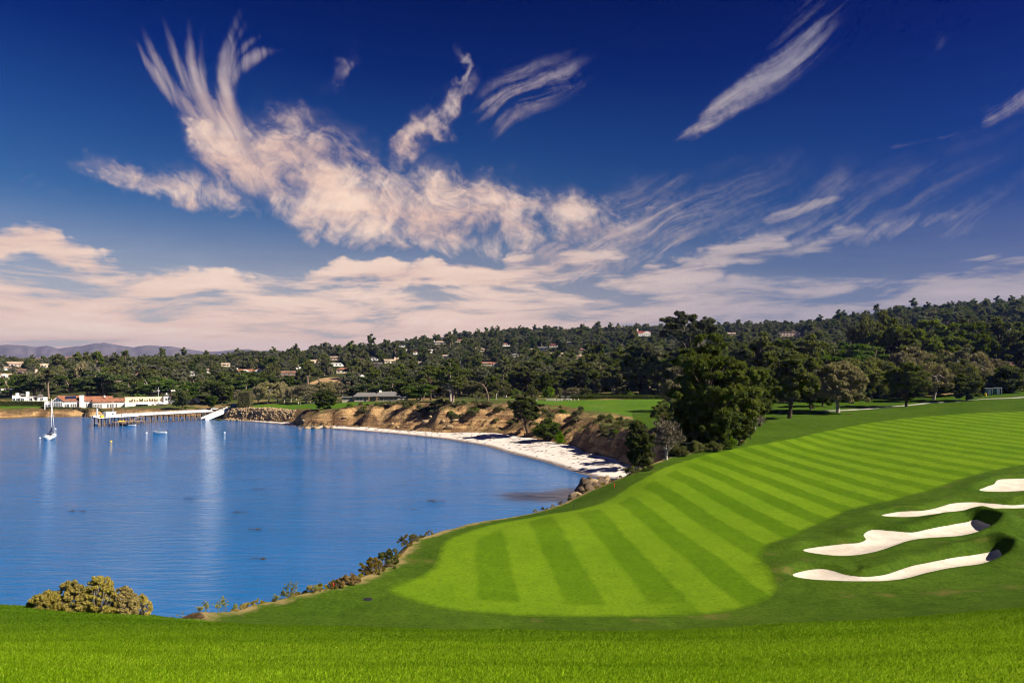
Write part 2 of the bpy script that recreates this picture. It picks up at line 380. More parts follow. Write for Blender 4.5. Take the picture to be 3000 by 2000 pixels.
# ------------------------------------------------------------------ the lie of the land
# Heights are surveyed as points (photo column, photo row, distance in metres) and blended smoothly.
def at(px, py, Y): return ((px-CX)/FOC*Y, Y, CAMZ-(py-HY)/FOC*Y)
CTRL = [  # px, py, Y
 # the knoll the camera stands on
 (1500,2230,3.0),(0,2230,3.0),(3000,2230,3.0),(-600,2230,3),(3600,2230,3),
 (0,2000,5.2),(1500,2000,5.0),(3000,2000,5.0),(-600,1990,5.2),(3600,2000,5),
 (0,1880,10),(800,1885,9.5),(1500,1900,8.5),(2200,1895,8.5),(3000,1870,8.5),(-600,1875,10),(3600,1850,8.5),
 (0,1800,18),(500,1822,16),(1000,1835,15),(1500,1846,14),(1900,1849,14),(2400,1824,14),(3000,1782,14),(-600,1790,18),(3600,1735,14),
 (-600,1772,24),(0,1779,23),(250,1797,24),(420,1800,27),
 (700,1850,24),(1100,1880,24),(1500,1900,24),(2000,1905,24),(2500,1872,24),(3000,1815,22),
 (1100,1862,32),(1500,1872,31),(2000,1872,31),(2500,1845,31),(3000,1790,31),
 # lower ground and fairway
 (440,1793,32.5),(560,1789,36.5),(760,1766,41.5),(900,1736,44),(1060,1691,48),(1160,1642,53.5),(1210,1583,61),(1370,1534,70),(1560,1502,83),(1670,1467,96),
 (1760,1428,101),(1850,1388,105),(1950,1343,121),(2050,1322,128),(2190,1290,140),
 (700,1806,38),(1000,1830,38.5),(1500,1842,39),(2000,1842,39),(2500,1812,39),(3000,1757,40),
 (1200,1740,45),(1500,1740,46),(2000,1740,46.5),(2500,1715,47),(3000,1680,49),(3600,1610,50),
 (1300,1650,53),(1600,1640,55),(2100,1645,54.5),(2500,1650,53),(3000,1600,56.5),(3600,1530,57),
 (1500,1570,63),(1800,1560,64.5),(2200,1560,64.5),(2600,1560,62),(3000,1530,64.5),
 (1700,1500,74),(2100,1500,74),(2500,1495,74.5),(3000,1470,77),(3600,1420,78),
 (1900,1420,92),(2300,1400,97),(2700,1395,96),(3000,1390,93),(3600,1350,95),
 (2100,1340,120),(2400,1310,133),(2700,1300,133),(3000,1290,134),(3600,1260,134),
 (2250,1250,169),(2500,1235,184),(2750,1225,185),(3000,1220,182),(3600,1200,180),
 (2310,1224,197),(2450,1207,215),(2655,1191,230),(2800,1180,232),(2880,1167,240),(3000,1152,250),(3300,1135,250),(3700,1120,250),
 # across the bay
 (1830,1245,222),(1750,1243,213),(1950,1218,245),(2050,1212,245),(1700,1196,275),(1560,1182,300),(1500,1185,295),(1350,1180,307),(1250,1182,311),
 (1150,1184,322),(1040,1191,330),(950,1201,328),(850,1204,345),(700,1202,360),(600,1205,372),
 (1650,1173,322),(1870,1170,328),(2050,1168,330),(1460,1170,330),
 (1100,1174,373),(1000,1176,380),(1200,1174,370),(875,1186,389),(780,1190,380),
 (-100,1199,388),(60,1199,392),(140,1196,400),(300,1196,402),(450,1197,402),(600,1197,402),(-600,1200,388),
 (0,1187,415),(300,1193,420),(560,1193,420),(640,1189,420),(-600,1180,420),
 # rising ground behind
 (0,1160,460),(300,1158,460),(600,1160,460),(900,1155,470),(1200,1158,450),(1500,1152,420),(1870,1148,370),(2150,1160,300),(2400,1160,290),(2700,1145,290),(3000,1130,290),(3600,1100,290),(-600,1160,460),
 (0,1135,560),(400,1130,580),(800,1120,590),(1200,1110,590),(1600,1105,560),(2000,1095,520),(2500,1085,450),(3000,1070,430),(3600,1050,430),(-600,1140,560),
 (0,1092,760),(400,1088,800),(800,1078,820),(1200,1060,830),(1600,1050,820),(2000,1040,780),(2500,1010,680),(3000,990,620),(3600,960,620),(-600,1100,760),
 (0,1084,900),(400,1078,950),(700,1062,1000),(900,1052,1060),(1050,1044,1120),(1200,1021,1180),(1350,1001,1280),(1500,991,1330),(1700,988,1370),(1900,981,1370),(2200,972,1280),(2400,972,1180),(2600,938,1080),(2800,928,1000),(3000,914,920),(3600,885,900),(-600,1095,900),
 (0,1092,1500),(800,1086,1650),(1200,1060,1800),(1700,1030,2000),(2300,1000,1900),(3000,940,1500),(3600,920,1500),(-600,1092,1500),
 (0,1091,4500),(1000,1090,4500),(2000,1080,4500),(3000,1070,4500),(4000,1070,4500),(-900,1091,4500),
]
_c = np.array(CTRL, float); _cu = (_c[:, 0]-CX)/FOC; _cl = np.log(_c[:, 2]); _ct = (_c[:, 1]-HY)/FOC
KU = 1.7
def _tps(r2): return np.where(r2 > 1e-12, .5*r2*np.log(r2+1e-12), 0)
_N = len(_c); _K = np.zeros((_N+3, _N+3))
_K[:_N, :_N] = _tps((KU*(_cu[:, None]-_cu))**2+(_cl[:, None]-_cl)**2)+np.eye(_N)*1e-4
_K[:_N, _N:] = np.column_stack([np.ones(_N), KU*_cu, _cl]); _K[_N:, :_N] = _K[:_N, _N:].T
_w = np.linalg.solve(_K, np.concatenate([_ct, np.zeros(3)]))
def land_t(u, Y):
    l = np.log(Y); r = _w[_N]+_w[_N+1]*KU*u+_w[_N+2]*l
    for i in range(_N): r = r+_w[i]*_tps((KU*(u-_cu[i]))**2+(l-_cl[i])**2)
    return r
# sampling grid: fan of columns, rows close together where the photo shows detail
US = np.concatenate([np.linspace(-1.15, -.80, 18, endpoint=False), np.linspace(-.80, .80, 500), np.linspace(.80, 1.25, 20)[1:]])
YS = np.concatenate([np.geomspace(2.2, 40, 170, endpoint=False), np.linspace(40, 100, 240, endpoint=False), np.linspace(100, 180, 140, endpoint=False),
                     np.linspace(180, 440, 360, endpoint=False), np.geomspace(440, 1600, 110, endpoint=False), np.geomspace(1600, 4500, 16)])
cu = np.linspace(US[0], US[-1], 150); cl = np.geomspace(YS[0], YS[-1], 260)
_T = land_t(cu[None, :], cl[:, None])
def bil(grid, ru, rv):
    i = np.clip(np.floor(rv).astype(int), 0, grid.shape[0]-2); j = np.clip(np.floor(ru).astype(int), 0, grid.shape[1]-2)
    a = rv-i; b = ru-j
    return (grid[i, j]*(1-b)+grid[i, j+1]*b)*(1-a)+(grid[i+1, j]*(1-b)+grid[i+1, j+1]*b)*a
GU, GY = np.meshgrid(US, YS)
GX = GU*GY
ct = bil(_T, (GU-cu[0])/(cu[1]-cu[0]), np.log(GY/cl[0])/np.log(cl[1]/cl[0]))
LAND = CAMZ-ct*GY
LAND += (fbm(GX/9, GY/9, 3)-.5)*.35*sstep(GY, 30, 70) + (fbm(GX/2.2+50, GY/2.2, 2)-.5)*.07
LAND += (fbm(GX/60+9, GY/60, 3)-.5)*7*sstep(GY, 440, 700)
# coast: near edge of the turf (pixel, pixel, distance), its foot 6 m out; far foot of the cliffs; waterline of the beach
EDGE = [at(*p)[:2] for p in [(-1000,1765,27),(-400,1770,27),(0,1779,27),(250,1793,28.5),(440,1792,33),(560,1788,36.5),(760,1765,41.5),(900,1735,44),(1060,1690,48),
        (1160,1640,53.5),(1210,1580,61),(1370,1530,70),(1560,1500,83),(1670,1465,96),(1715,1432,100.5),(1790,1408,103),(1850,1388,106),(1950,1343,122),(2050,1322,129)]]
def offset(P, d):
    P = np.array(P); n = np.zeros_like(P)
    t = np.gradient(P, axis=0); t /= np.linalg.norm(t, axis=1)[:, None]
    return P+np.column_stack([-t[:, 1], t[:, 0]])*d
NEARF = [tuple(p) for p in offset(EDGE, 6.0)]
def gz(px, py, z): Y = (CAMZ-z)*FOC/(py-HY); return ((px-CX)/FOC*Y, Y)
FARF = [gz(*p) for p in [(1830,1360,1.5),(1800,1346,1.5),(1745,1333,1.5),(1712,1326,1.5),(1680,1308,1.5),(1650,1303,1.5),(1600,1293,1.5),(1550,1284,1.5),(1450,1270,1.5),(1350,1265,1.5),
        (1300,1264,1.5),(1220,1258,1.5),(1150,1253,1.5),(1080,1247,1.5),(1000,1243,1.5),(960,1244,1.2),(925,1246,.8),(885,1247,.5),(868,1243,.8),(855,1234,1.2),(780,1229,1.2),(660,1223,1.0)]]
FARF += [gz(*p) for p in [(600,1219,.5),(480,1219,.3),(300,1221,0),(262,1223,0),(240,1221,0),(205,1222,0),(150,1222,0),(134,1221,.4),(110,1219,.6),(70,1221,.5),(35,1226,0),(-60,1229,0),(-500,1232,0),(-1500,1232,0)]]
FW = [6]*len(NEARF)+[9,10,11]+[11,10,8,8,14,17,24,28,28,27,26,24,24,22,18,14,9,6,6,8,9,5]+[7,7,6,6,6,5,5,5,6,7,9,12,12,12]
FOOT = NEARF+[(38,142),(39,160),(34,175)]+FARF
WATER_EDGE = NEARF[:-4]+[(16.5,122),(20,145),(24.3,166)]+[gz(*p) for p in [(1742,1398,0),(1690,1384,0),(1600,1354,0),(1500,1329,0),(1420,1305,0),(1300,1285,0),(1150,1269,0),(1000,1257,0),(900,1251.5,0),(870,1249,0),(820,1242,0),(760,1237,0),(660,1229,0)]]+FARF[-14:]
CLOSE = [(-9000, 420), (-9000, -400), (-60, -400), (-50, 20)]
reg = (GX < 60) & (GY < 430)
def sd_region(P):
    d = np.full(GX.shape, 900.0); par = np.zeros(GX.shape)
    dd, pp = seg_dist(GX[reg], GY[reg], P); ins = inside(GX[reg], GY[reg], list(P)+CLOSE)
    d[reg] = np.where(ins, -dd, dd); par[reg] = pp; return d, par
SF, PF = sd_region(FOOT); SW, _p = sd_region(WATER_EDGE)
WID = np.interp(PF, np.arange(len(FW)), FW)
_F = np.array(FOOT); _cl_ = np.concatenate([[0], np.cumsum(np.linalg.norm(np.diff(_F, axis=0), axis=1))])
ARC = np.interp(PF, np.arange(len(_F)), _cl_)
rib = fbm(ARC/2.6, SF/16, 3); rib2 = fbm(ARC/9.0+40, SF/30, 2)
gully = fbm(GX/7, GY/7, 4)
ridge = 1-np.abs(2*fbm(GX/13+31, GY/13, 3)-1)
far_ = sstep(GY, 130, 170)
WE = WID*(1+far_*(.60*(gully-.5)-.6*(ridge-.62)+1.25*(rib2-.5)+.75*(rib-.5)))
tt = np.clip(SF/WE, 0, 1.4)
prof = np.where(tt < 1, 1-(1-np.clip(tt, 0, 1))**(1.55+far_*.25), 1)
prof = np.where(tt < 1, prof*(1-.35*far_)+.35*far_*sstep(tt, .02, .55), 1)
prof = np.clip(prof+far_*(rib-.5)*.42*np.clip(tt*5, 0, 1)*np.clip((1.0-tt)*3, 0, 1)+far_*(fbm(GX/3.1, GY/3.1, 3)-.5)*.34*np.clip(tt*6, 0, 1)*np.clip((1.05-tt)*4, 0, 1), 0, 1.03)
low = np.clip(SW*.10, -3, 1.7)+(fbm(GX/5, GY/5, 3)-.5)*.18*sstep(SW, 0, 4)
HT = np.where(SF > 0, low+(LAND-low)*prof, np.minimum(low, 1.9))
def surf(x, y):
    """Ground height at a point."""
    x = np.asarray(x, float); y = np.asarray(y, float)
    return bil(HT, np.interp(x/np.maximum(y, .1), US, np.arange(len(US))), np.interp(y, YS, np.arange(len(YS))))
def hit(px, py, y0=3.0):
    """Where the line of sight through a photo pixel first meets the ground beyond distance y0."""
    u = (px-CX)/FOC; j = np.interp(u, US, np.arange(len(US))); a = int(min(j, len(US)-2)); f = j-a
    col = HT[:, a]*(1-f)+HT[:, a+1]*f
    d = col-(CAMZ-(py-HY)/FOC*YS)
    k = np.nonzero((d >= 0) & (YS >= y0))[0]
    if len(k) == 0: return None
    k = k[0]
    if k == 0: return (u*YS[0], YS[0], col[0])
    g = -d[k-1]/(d[k]-d[k-1]+1e-12) if d[k-1] < 0 else 0
    Y = YS[k-1]+(YS[k]-YS[k-1])*max(0, min(1, g))
    return (u*Y, Y, float(surf(u*Y, Y)))
def world_poly(pts, y0=3.0): return np.array([hit(px, py, y0)[:2] for px, py in pts])
# ---- mown fairway, bunkers, lawns
FAIR_PX = [(1135,1722),(1180,1752),(1300,1783),(1450,1798),(1650,1806),(1900,1806),(2100,1796),(2230,1766),(2278,1725),(2262,1680),(2235,1640),(2248,1604),(2330,1568),(2420,1524),(2500,1492),
           (2620,1464),(2760,1424),(2880,1386),(3000,1362),(3250,1330),(3300,1200),(3000,1205),(2800,1213),(2640,1226),(2520,1242),(2400,1266),(2320,1284),(2230,1300),(2130,1318),(2040,1338),
           (1975,1358),(1900,1392),(1830,1432),(1760,1472),(1690,1492),(1600,1506),(1500,1524),(1420,1540),(1340,1566),(1296,1590),(1282,1630),(1262,1664),(1215,1692)]
FAIR = smooth_poly(world_poly(FAIR_PX, 34), 4)
BUNK_PX = [
 [(2325,1688),(2350,1674),(2400,1668),(2440,1673),(2480,1684),(2530,1690),(2590,1684),(2640,1668),(2680,1656),(2740,1644),(2800,1634),(2880,1624),(2925,1622),(2932,1634),(2880,1650),(2790,1662),(2720,1676),(2640,1696),(2560,1702),(2440,1700)],
 [(2352,1612),(2400,1602),(2470,1594),(2515,1590),(2537,1580),(2530,1566),(2555,1553),(2610,1556),(2670,1560),(2720,1550),(2790,1538),(2850,1530),(2890,1538),(2900,1548),(2830,1566),(2740,1574),(2660,1584),(2600,1606),(2540,1622),(2470,1628),(2400,1622)],
 [(2582,1510),(2630,1500),(2700,1496),(2750,1486),(2790,1475),(2850,1472),(2900,1476),(2960,1481),(3020,1477),(3100,1470),(3100,1484),(3000,1488),(2900,1490),(2800,1502),(2720,1512),(2640,1514)],
 [(2870,1436),(2890,1426),(2912,1418),(2925,1406),(2970,1403),(3100,1400),(3150,1420),(3060,1432),(2980,1438),(2920,1440)],
]
BUNK = [smooth_poly(world_poly(b, 34), 4) for b in BUNK_PX]
near = (GY > 35) & (GY < 130) & (GX > 5)
def field(P, mask):
    s = np.full(GX.shape, -300.0); s[mask] = poly_sdf(GX[mask], GY[mask], P); return s
BS = []
def bump_(d, rise, fall): return sstep(d, 0, rise)*np.exp(-(np.maximum(d-rise, 0)/fall)**2)
for P in BUNK:
    s = field(P, near); BS.append(s)
    nx = (field(P-np.array((.4, 0)), near)-s)/.4; ny = (field(P-np.array((0, .4)), near)-s)/.4      # slope of the distance field
    out_y = np.clip(-ny, -1, 1); out_x = np.clip(-nx, -1, 1)
    cx0, cx1 = P[:, 0].min(), P[:, 0].max(); e = np.clip((GX-cx0)/(cx1-cx0), 0, 1.3)
    back = sstep(out_y, -.1, .9); right = sstep(e, .62, .98)
    wob = .8+.5*fbm(GX/2.3+7, GY/2.3, 2)
    dl = np.where(s < 0, .14*bump_(-s, .35, 1.2)*(1-back) + back*(.42+.65*right)*wob*bump_(-s, .8, 2.0) + sstep(out_x, .1, .9)*right*1.35*bump_(-s, .9, 2.2)*(1-back*.5), -.22*(1-np.exp(-s/.9))*(1+.8*right))
    for _ in range(5): dl[1:-1, 1:-1] = (dl[1:-1, 1:-1]*2+dl[:-2, 1:-1]+dl[2:, 1:-1]+dl[1:-1, :-2]+dl[1:-1, 2:])/6
    HT = HT+dl
FS = field(FAIR, (GY > 30) & (GY < 400) & (GX > -20))
BALL = np.max(BS, axis=0)
HT = HT+(fbm(GX/1.4, GY/1.4, 2)-.5)*.08*sstep(-BALL, 0, 1)*sstep(-FS, 0, 2)*sstep(GY, 34, 40)*sstep(-GY, -140, -120)
LAWN_PX = [[(1500,1186),(1560,1173.5),(1640,1173),(1760,1171),(2010,1171),(2060,1196),(2030,1222),(1960,1226),(1860,1222),(1800,1210),(1720,1202),(1640,1197),(1560,1192)],
           [(738,1187),(850,1184),(1000,1179),(1150,1177),(1185,1179),(1040,1189),(960,1197),(850,1203),(738,1200)], [(-200,1188),(120,1186),(140,1191),(120,1194),(-200,1197)],
           [(1440,1168),(1560,1163),(1560,1169),(1460,1171)]]
LAWN = [smooth_poly(world_poly(b, 200), 3) for b in LAWN_PX]
LS = np.max([field(P, (GY > 180) & (GY < 480)) for P in LAWN], axis=0)
GREEN = smooth_poly(world_poly([(1885,1208),(1930,1200),(2000,1198),(2040,1203),(2010,1211),(1950,1214)], 200), 4)
GS = field(GREEN, (GY > 180) & (GY < 420))
# ---- one triangle sheet, then cut into the pieces of the setting
nr, nc = GX.shape
idx = np.arange(nr*nc).reshape(nr, nc)
q0, q1, q2, q3 = idx[:-1, :-1].ravel(), idx[:-1, 1:].ravel(), idx[1:, 1:].ravel(), idx[1:, :-1].ravel()
TRI = np.concatenate([np.column_stack([q0, q1, q2]), np.column_stack([q0, q2, q3])])
V = np.column_stack([GX.ravel(), GY.ravel(), HT.ravel()])
deep = (HT.ravel() < -1.2); TRI = TRI[~deep[TRI].all(1)]
edge_n = (fbm(GX/2.5, GY/2.5, 3)-.5)
A = {'foot': SF.ravel(), 'cliff': (SF-WE*1.0-edge_n*3*far_-.0).ravel(), 'fair': FS.ravel(), 'lawn': (LS+edge_n*1.5).ravel(), 'green': GS.ravel(),
     'sea': SW.ravel(), 'slope': np.clip(tt, 0, 1.4).ravel(), 'far': (GY-(186+80*sstep(GX, 34, 48))).ravel(), 'hill': (GY-440+edge_n*10).ravel()}
for i, s in enumerate(BS): A['b%d' % i] = s.ravel()
M = (V, TRI, A)
def structure(name, M, mat, keep=(), label=None):
    o = link(name, mesh_np(name, M[0], M[1], mat, {k: M[2][k] for k in keep}))
    return tag(o, label, None, None, 'structure')
# ------------------------------------------------------------------ ground materials
def grass_mat(name, cols, patch, dry=None, stripes=False, blade=6.0, edge=False, contrast=1.0):
    """Turf: broad patches, mottling at several sizes, grain along the mowing direction."""
    m, t = new_mat(name); p = t.pos()
    big = t.noise(p, patch, 4, .6); mid = t.noise(p, .8, 4, .65); fine = t.noise(p, blade, 5, .75); micro = t.noise(p, blade*7, 3, .7)
    streak = t.noise(t.mapping(p, rot=(0, 0, .06), scale=(2.4, .30, 1)), 1, 5, .65)
    tone = t.add(t.add(t.mul(big, .9), t.mul(mid, .7)), t.mul(streak, .4))
    col = t.mix(t.mr(tone, .72, 1.28), cols[0], cols[1])
    if stripes:
        x, y, z = t.sep(p)
        s = t.add(x, t.mul(y, .065)); s = t.add(s, t.add(t.mul(t.sub(t.noise(p, .22, 2), .5), .6), t.mul(t.sub(mid, .5), .35)))
        ph = t.m('FRACT', t.m('DIVIDE', t.sub(s, .55), 5.66))
        k = t.m('MAXIMUM', t.mul(t.mr(ph, -.02, .07), t.mr(ph, .55, .45)), t.mr(ph, .97, 1.03))
        fa = t.attr('fair')
        ed = t.mr(t.add(fa, t.mul(t.sub(mid, .5), 1.0)), 2.2, 3.1)
        rim = t.mr(t.sub(x, t.add(t.mul(y, .28), -2)), -3, 3)
        k2 = t.mul(k, t.m('MAXIMUM', ed, rim)); k2 = t.mul(k2, t.add(.45, t.mul(t.noise(p, .045, 3), .9)))
        light = t.mix(t.mr(tone, .72, 1.28), cols[2], cols[3])
        col = t.mix(k2, light, col)
        col = t.mix(t.mul(t.mr(t.add(fa, t.mul(t.sub(mid, .5), .9)), .75, .0), .8), col, (.050, .098, .006))
    dark = tuple(c*.42 for c in cols[0]); lite = tuple(min(1, c*1.55) for c in cols[1])
    col = t.mix(t.mul(t.mr(fine, .46, .72), .55*contrast), col, dark)
    col = t.mix(t.mul(t.mr(fine, .50, .28), .38*contrast), col, lite)
    col = t.mix(t.mul(t.mr(micro, .42, .72), .35*contrast), col, dark)
    col = t.mix(t.mul(t.mr(streak, .56, .76), .22*contrast), col, dark)
    if name == 'knoll':      # longer, duller grass towards the brow
        yy = t.sep(p)[1]
        col = t.mix(t.mul(t.mr(t.add(yy, t.mul(t.sub(big, .5), 9)), 6, 16), .85), col, (.070, .140, .007))
    if dry:
        dn = t.noise(p, dry[1], 5, .65)
        col = t.mix(t.mul(t.mr(t.add(dn, t.mul(t.sub(fine, .5), .25)), dry[2], dry[2]+.14), dry[3]), col, dry[0])
    if edge:
        ek = t.mr(t.add(t.attr('cliff'), t.mul(t.sub(mid, .5), 3.0)), 1.1, .0)
        col = t.mix(t.mul(ek, .85), col, t.mix(fine, (.20, .16, .06), (.36, .25, .12)))
    finish(t, col, .8, t.add(t.mul(fine, .6), t.mul(mid, .4)), .6, .10, .02); return m
grass_mat('fairway', [(.062, .132, .004), (.084, .160, .005), (.102, .190, .007), (.146, .240, .010)], .07, stripes=True, blade=4, contrast=.95)
grass_mat('rough', [(.038, .080, .006), (.066, .118, .010)], .10, dry=((.16, .115, .040), .22, .585, .50), blade=4.0, contrast=1.25, edge=True)
grass_mat('knoll', [(.120, .225, .004), (.185, .300, .008)], .16, blade=16)
grass_mat('lawn', [(.060, .130, .012), (.090, .165, .016)], .06, dry=((.22, .16, .07), .05, .60, .5), blade=2)
grass_mat('green', [(.14, .25, .022), (.17, .28, .028)], .1, blade=4)
grass_mat('scrub', [(.050, .075, .018), (.10, .105, .034)], .05, dry=((.28, .18, .08), .045, .48, .8), blade=1.2)
grass_mat('hillside', [(.035, .045, .016), (.065, .068, .026)], .02, dry=((.17, .125, .06), .012, .58, .6), blade=.5)
def sand_mat(name, a, b, wet=False):
    m, t = new_mat(name); p = t.pos()
    n = t.noise(p, .6, 4); f = t.noise(p, 5, 6, .75)
    col = t.mix(t.mr(n, .35, .65), a, b); col = t.mix(t.mul(t.mr(f, .46, .72), .50), col, tuple(c*.6 for c in a))
    rough = .9
    if wet:
        sea = t.attr('sea'); k = t.mr(t.add(sea, t.mul(t.sub(n, .5), 3)), 3.4, .6)
        col = t.mix(k, col, (.17, .135, .12)); rough = t.mix(k, (.9, .9, .9), (.25, .25, .25))
        st = t.noise(t.mapping(p, rot=(0, 0, .35), scale=(.10, .55, .5)), 1, 6, .7)
        deb = t.mul(t.mr(st, .54, .62), t.mr(sea, 4, 9))
        col = t.mix(t.mul(deb, .65), col, (.10, .065, .045))
    else:   # rake lines and footprints
        x, y, z = t.sep(p)
        rk = t.m('SINE', t.mul(t.add(t.add(x, t.mul(y, .35)), t.mul(n, 1.4)), 16))
        f = t.add(f, t.mul(rk, .22))
    finish(t, col, rough, f, .55, .06, .2)
sand_mat('bunker_sand', (.56, .49, .40), (.68, .61, .51))
sand_mat('beach_sand', (.74, .67, .61), (.64, .57, .51), True)
def cliff_mat():
    m, t = new_mat('cliff'); p = t.pos(); g = t.node('ShaderNodeNewGeometry', out=1)
    x, y, z = t.sep(p)
    n = t.noise(p, .09, 5, .6); f = t.noise(p, 1.1, 6, .7, .4); strat = t.noise(t.mapping(p, scale=(.05, .05, 1.1)), 1, 5, .6, .3)
    vor = t.node('ShaderNodeTexVoronoi', {'Vector': p, 'Scale': .9}, feature='DISTANCE_TO_EDGE')
    rock = t.mix(t.mr(t.add(t.mul(strat, .6), t.mul(t.noise(p, .16, 4, .6, .5), .6)), .48, .72), (.19, .105, .050), (.50, .32, .14))
    rock = t.mix(t.mr(f, .46, .76), rock, (.15, .085, .045)); rock = t.mix(t.mul(t.mr(vor, .10, .0), .5), rock, (.08, .055, .04))
    rock = t.mix(t.mul(t.mr(z, 1.2, .2), .8), rock, (.05, .045, .03))
    veg = t.mix(t.mr(f, .35, .65), (.075, .058, .024), (.16, .095, .050)); veg = t.mix(t.mr(t.noise(p, .5, 3), .54, .68), veg, (.060, .085, .014))
    nz = t.sep(g)[2]
    k = t.mr(t.add(t.add(t.mul(nz, .55), t.mul(n, .9)), t.mul(t.attr('slope'), .22)), .90, 1.06)
    col = t.mix(k, rock, veg)
    finish(t, col, .95, t.add(t.add(f, t.mul(vor, .5)), t.mul(strat, .5)), .9, .5, .1)
cliff_mat()
def water_mat():
    m, t = new_mat('water'); p = t.pos()
    w1 = t.noise(t.mapping(p, rot=(0, 0, .10), scale=(.16, .75, 1)), 1, 5, .62, .6)
    w2 = t.noise(t.mapping(p, rot=(0, 0, -.22), scale=(.9, 2.6, 1)), 1, 3, .6, .3)
    calm = t.mr(t.noise(t.mapping(p, rot=(0, 0, .3), scale=(.012, .035, 1)), 1, 4, .6, .5), .35, .65, .45, 1.15)
    h = t.mul(t.add(t.mul(w1, 1.0), t.mul(w2, .22)), calm)
    nb = t.node('ShaderNodeBump', {'Height': h, 'Strength': .9, 'Distance': .62})
    sh = t.node('ShaderNodeBsdfPrincipled', {'Base Color': (.000, .122, .375), 'Roughness': .07, 'IOR': 1.333, 'Specular IOR Level': .62, 'Normal': nb, 'Subsurface Weight': 1.0, 'Subsurface Radius': (1, 1, 1), 'Subsurface Scale': 14.0}, subsurface_method='BURLEY')
    o = t.n.new('ShaderNodeOutputMaterial'); t.l.new(sh, o.inputs[0])
water_mat()
# ------------------------------------------------------------------ cut the sheet
beach, rest = None, None
land_, beach_ = clip(M, 'foot')
top_, cliff_ = clip(land_, 'cliff')
tag(structure('beach', beach_, 'beach_sand', ('sea',), 'pale curved sand beach strewn with dark seaweed below the cliffs'))
near_c, far_c = cliff_, None
structure('cliff', cliff_, 'cliff', ('slope',), 'eroded ochre and brown sea cliff around the bay')
hill_, top_ = clip(top_, 'hill')
structure('hillside', hill_, 'hillside', (), 'wooded hillside rising behind the bay')
far_, near_ = clip(top_, 'far')
gr_, far_ = clip(far_, 'green'); structure('putting_green', gr_, 'green', (), 'small pale putting green above the cliff')
fw2_, far_ = clip(far_, 'fair')
lw_, far_ = clip(far_, 'lawn'); structure('lawn', lw_, 'lawn', (), 'mown lawns on the far side of the bay')
structure('headland', far_, 'scrub', (), 'dry grassy headland above the far cliffs')
blabs = ['lowest sand bunker, curved, with a shaded right end', 'large sand bunker with a notched upper edge and shaded right end',
         'long slim sand bunker below the smallest one', 'short sand bunker farthest along the fairway edge']
for i in range(4):
    bk, near_ = clip(near_, 'b%d' % i); structure('sand_bunker', bk, 'bunker_sand', (), blabs[i])
fw_, near_ = clip(near_, 'fair')
cat = (np.concatenate([fw_[0], fw2_[0]]), np.concatenate([fw_[1], fw2_[1]+len(fw_[0])]), {'fair': np.concatenate([fw_[2]['fair'], fw2_[2]['fair']])})
structure('fairway', cat, 'fairway', ('fair',), 'striped mown fairway curving along the cliff edge')
near_[2]['kn'] = 33-near_[0][:, 1]+(near_[0][:, 0]+20)*.0
kn_, near_ = clip(near_, 'kn')
structure('grass_knoll', kn_, 'knoll', (), 'bright grass knoll sloping down in front')
structure('rough_grass', near_, 'rough', ('cliff',), 'darker rough grass around fairway and bunkers')
wm = mesh_np('water', [(-9000, -300, 0), (80, -300, 0), (80, 420, 0), (-9000, 420, 0)], [(0, 1, 2, 3)], 'water', smooth=False)
tag(link('water', wm), 'calm blue water of the bay', None, None, 'structure')
# ------------------------------------------------------------------ trees
leafmat('pine_leaf', (.080, .105, .029), (.144, .156, .045), (.237, .215, .075))
leafmat('cypress_leaf', (.060, .098, .025), (.105, .140, .035), (.175, .194, .053))
leafmat('oak_leaf', (.213, .185, .095), (.302, .258, .151), (.140, .146, .056), .2)
leafmat('olive_leaf', (.118, .123, .045), (.179, .168, .074), (.084, .103, .031))
leafmat('gum_leaf', (.088, .100, .056), (.150, .150, .094), (.206, .188, .125))
leafmat('dark_leaf', (.057, .083, .020), (.105, .128, .033), (.181, .181, .056))
leafmat('far_leaf', (.123, .132, .074), (.174, .174, .112), (.218, .202, .157))  # grey lichen tone, lightened further to put distance haze into the leaves
leafmat('lime_leaf', (.10, .16, .018), (.15, .20, .030), (.07, .12, .014))
leafmat('twig_leaf', (.146, .118, .081), (.190, .162, .118), (.084, .090, .034), .1)
leafmat('brush_leaf', (.32, .26, .050), (.44, .36, .095), (.17, .18, .036), .25)
leafmat('fennel_leaf', (.16, .19, .045), (.23, .24, .075), (.30, .26, .11), .2)
leafmat('rust_leaf', (.22, .15, .050), (.15, .15, .040), (.30, .18, .070), .2)
for nm, c in [('bark_dark', (.085, .062, .046)), ('bark_pale', (.40, .35, .30)), ('bark_pink', (.30, .215, .16)), ('bark_grey', (.20, .17, .145))]:
    plain(nm, c, .95, .55, 1.5, .1, .9)
def unit(r, n):
    v = r.normal(size=(n, 3)); return v/np.linalg.norm(v, axis=1)[:, None]
def leaf_tris(cent, rad, per, size, r, stretch=1.5, shell=.45, droop=0.0):
    """Leaf-sized triangles scattered through ellipsoidal clumps."""
    cent = np.repeat(np.asarray(cent, float), per, 0); rad = np.repeat(np.asarray(rad, float), per, 0); n = len(cent)
    d = unit(r, n); p = cent+d*rad*(shell+(1-shell)*r.random(n)**.6)[:, None]*(.85+.3*r.random(n))[:, None]
    a = unit(r, n)+d*.6; a[:, 2] -= droop; a /= np.linalg.norm(a, axis=1)[:, None]
    b = np.cross(a, unit(r, n)); b /= np.linalg.norm(b, axis=1)[:, None]+1e-9
    s = (size*(.55+.9*r.random(n)))[:, None]
    V = np.stack([p+a*s*stretch*.6, p-a*s*.5*stretch*.6+b*s*.5, p-a*s*.5*stretch*.6-b*s*.5], 1).reshape(-1, 3)
    return V, np.arange(n*3).reshape(n, 3)
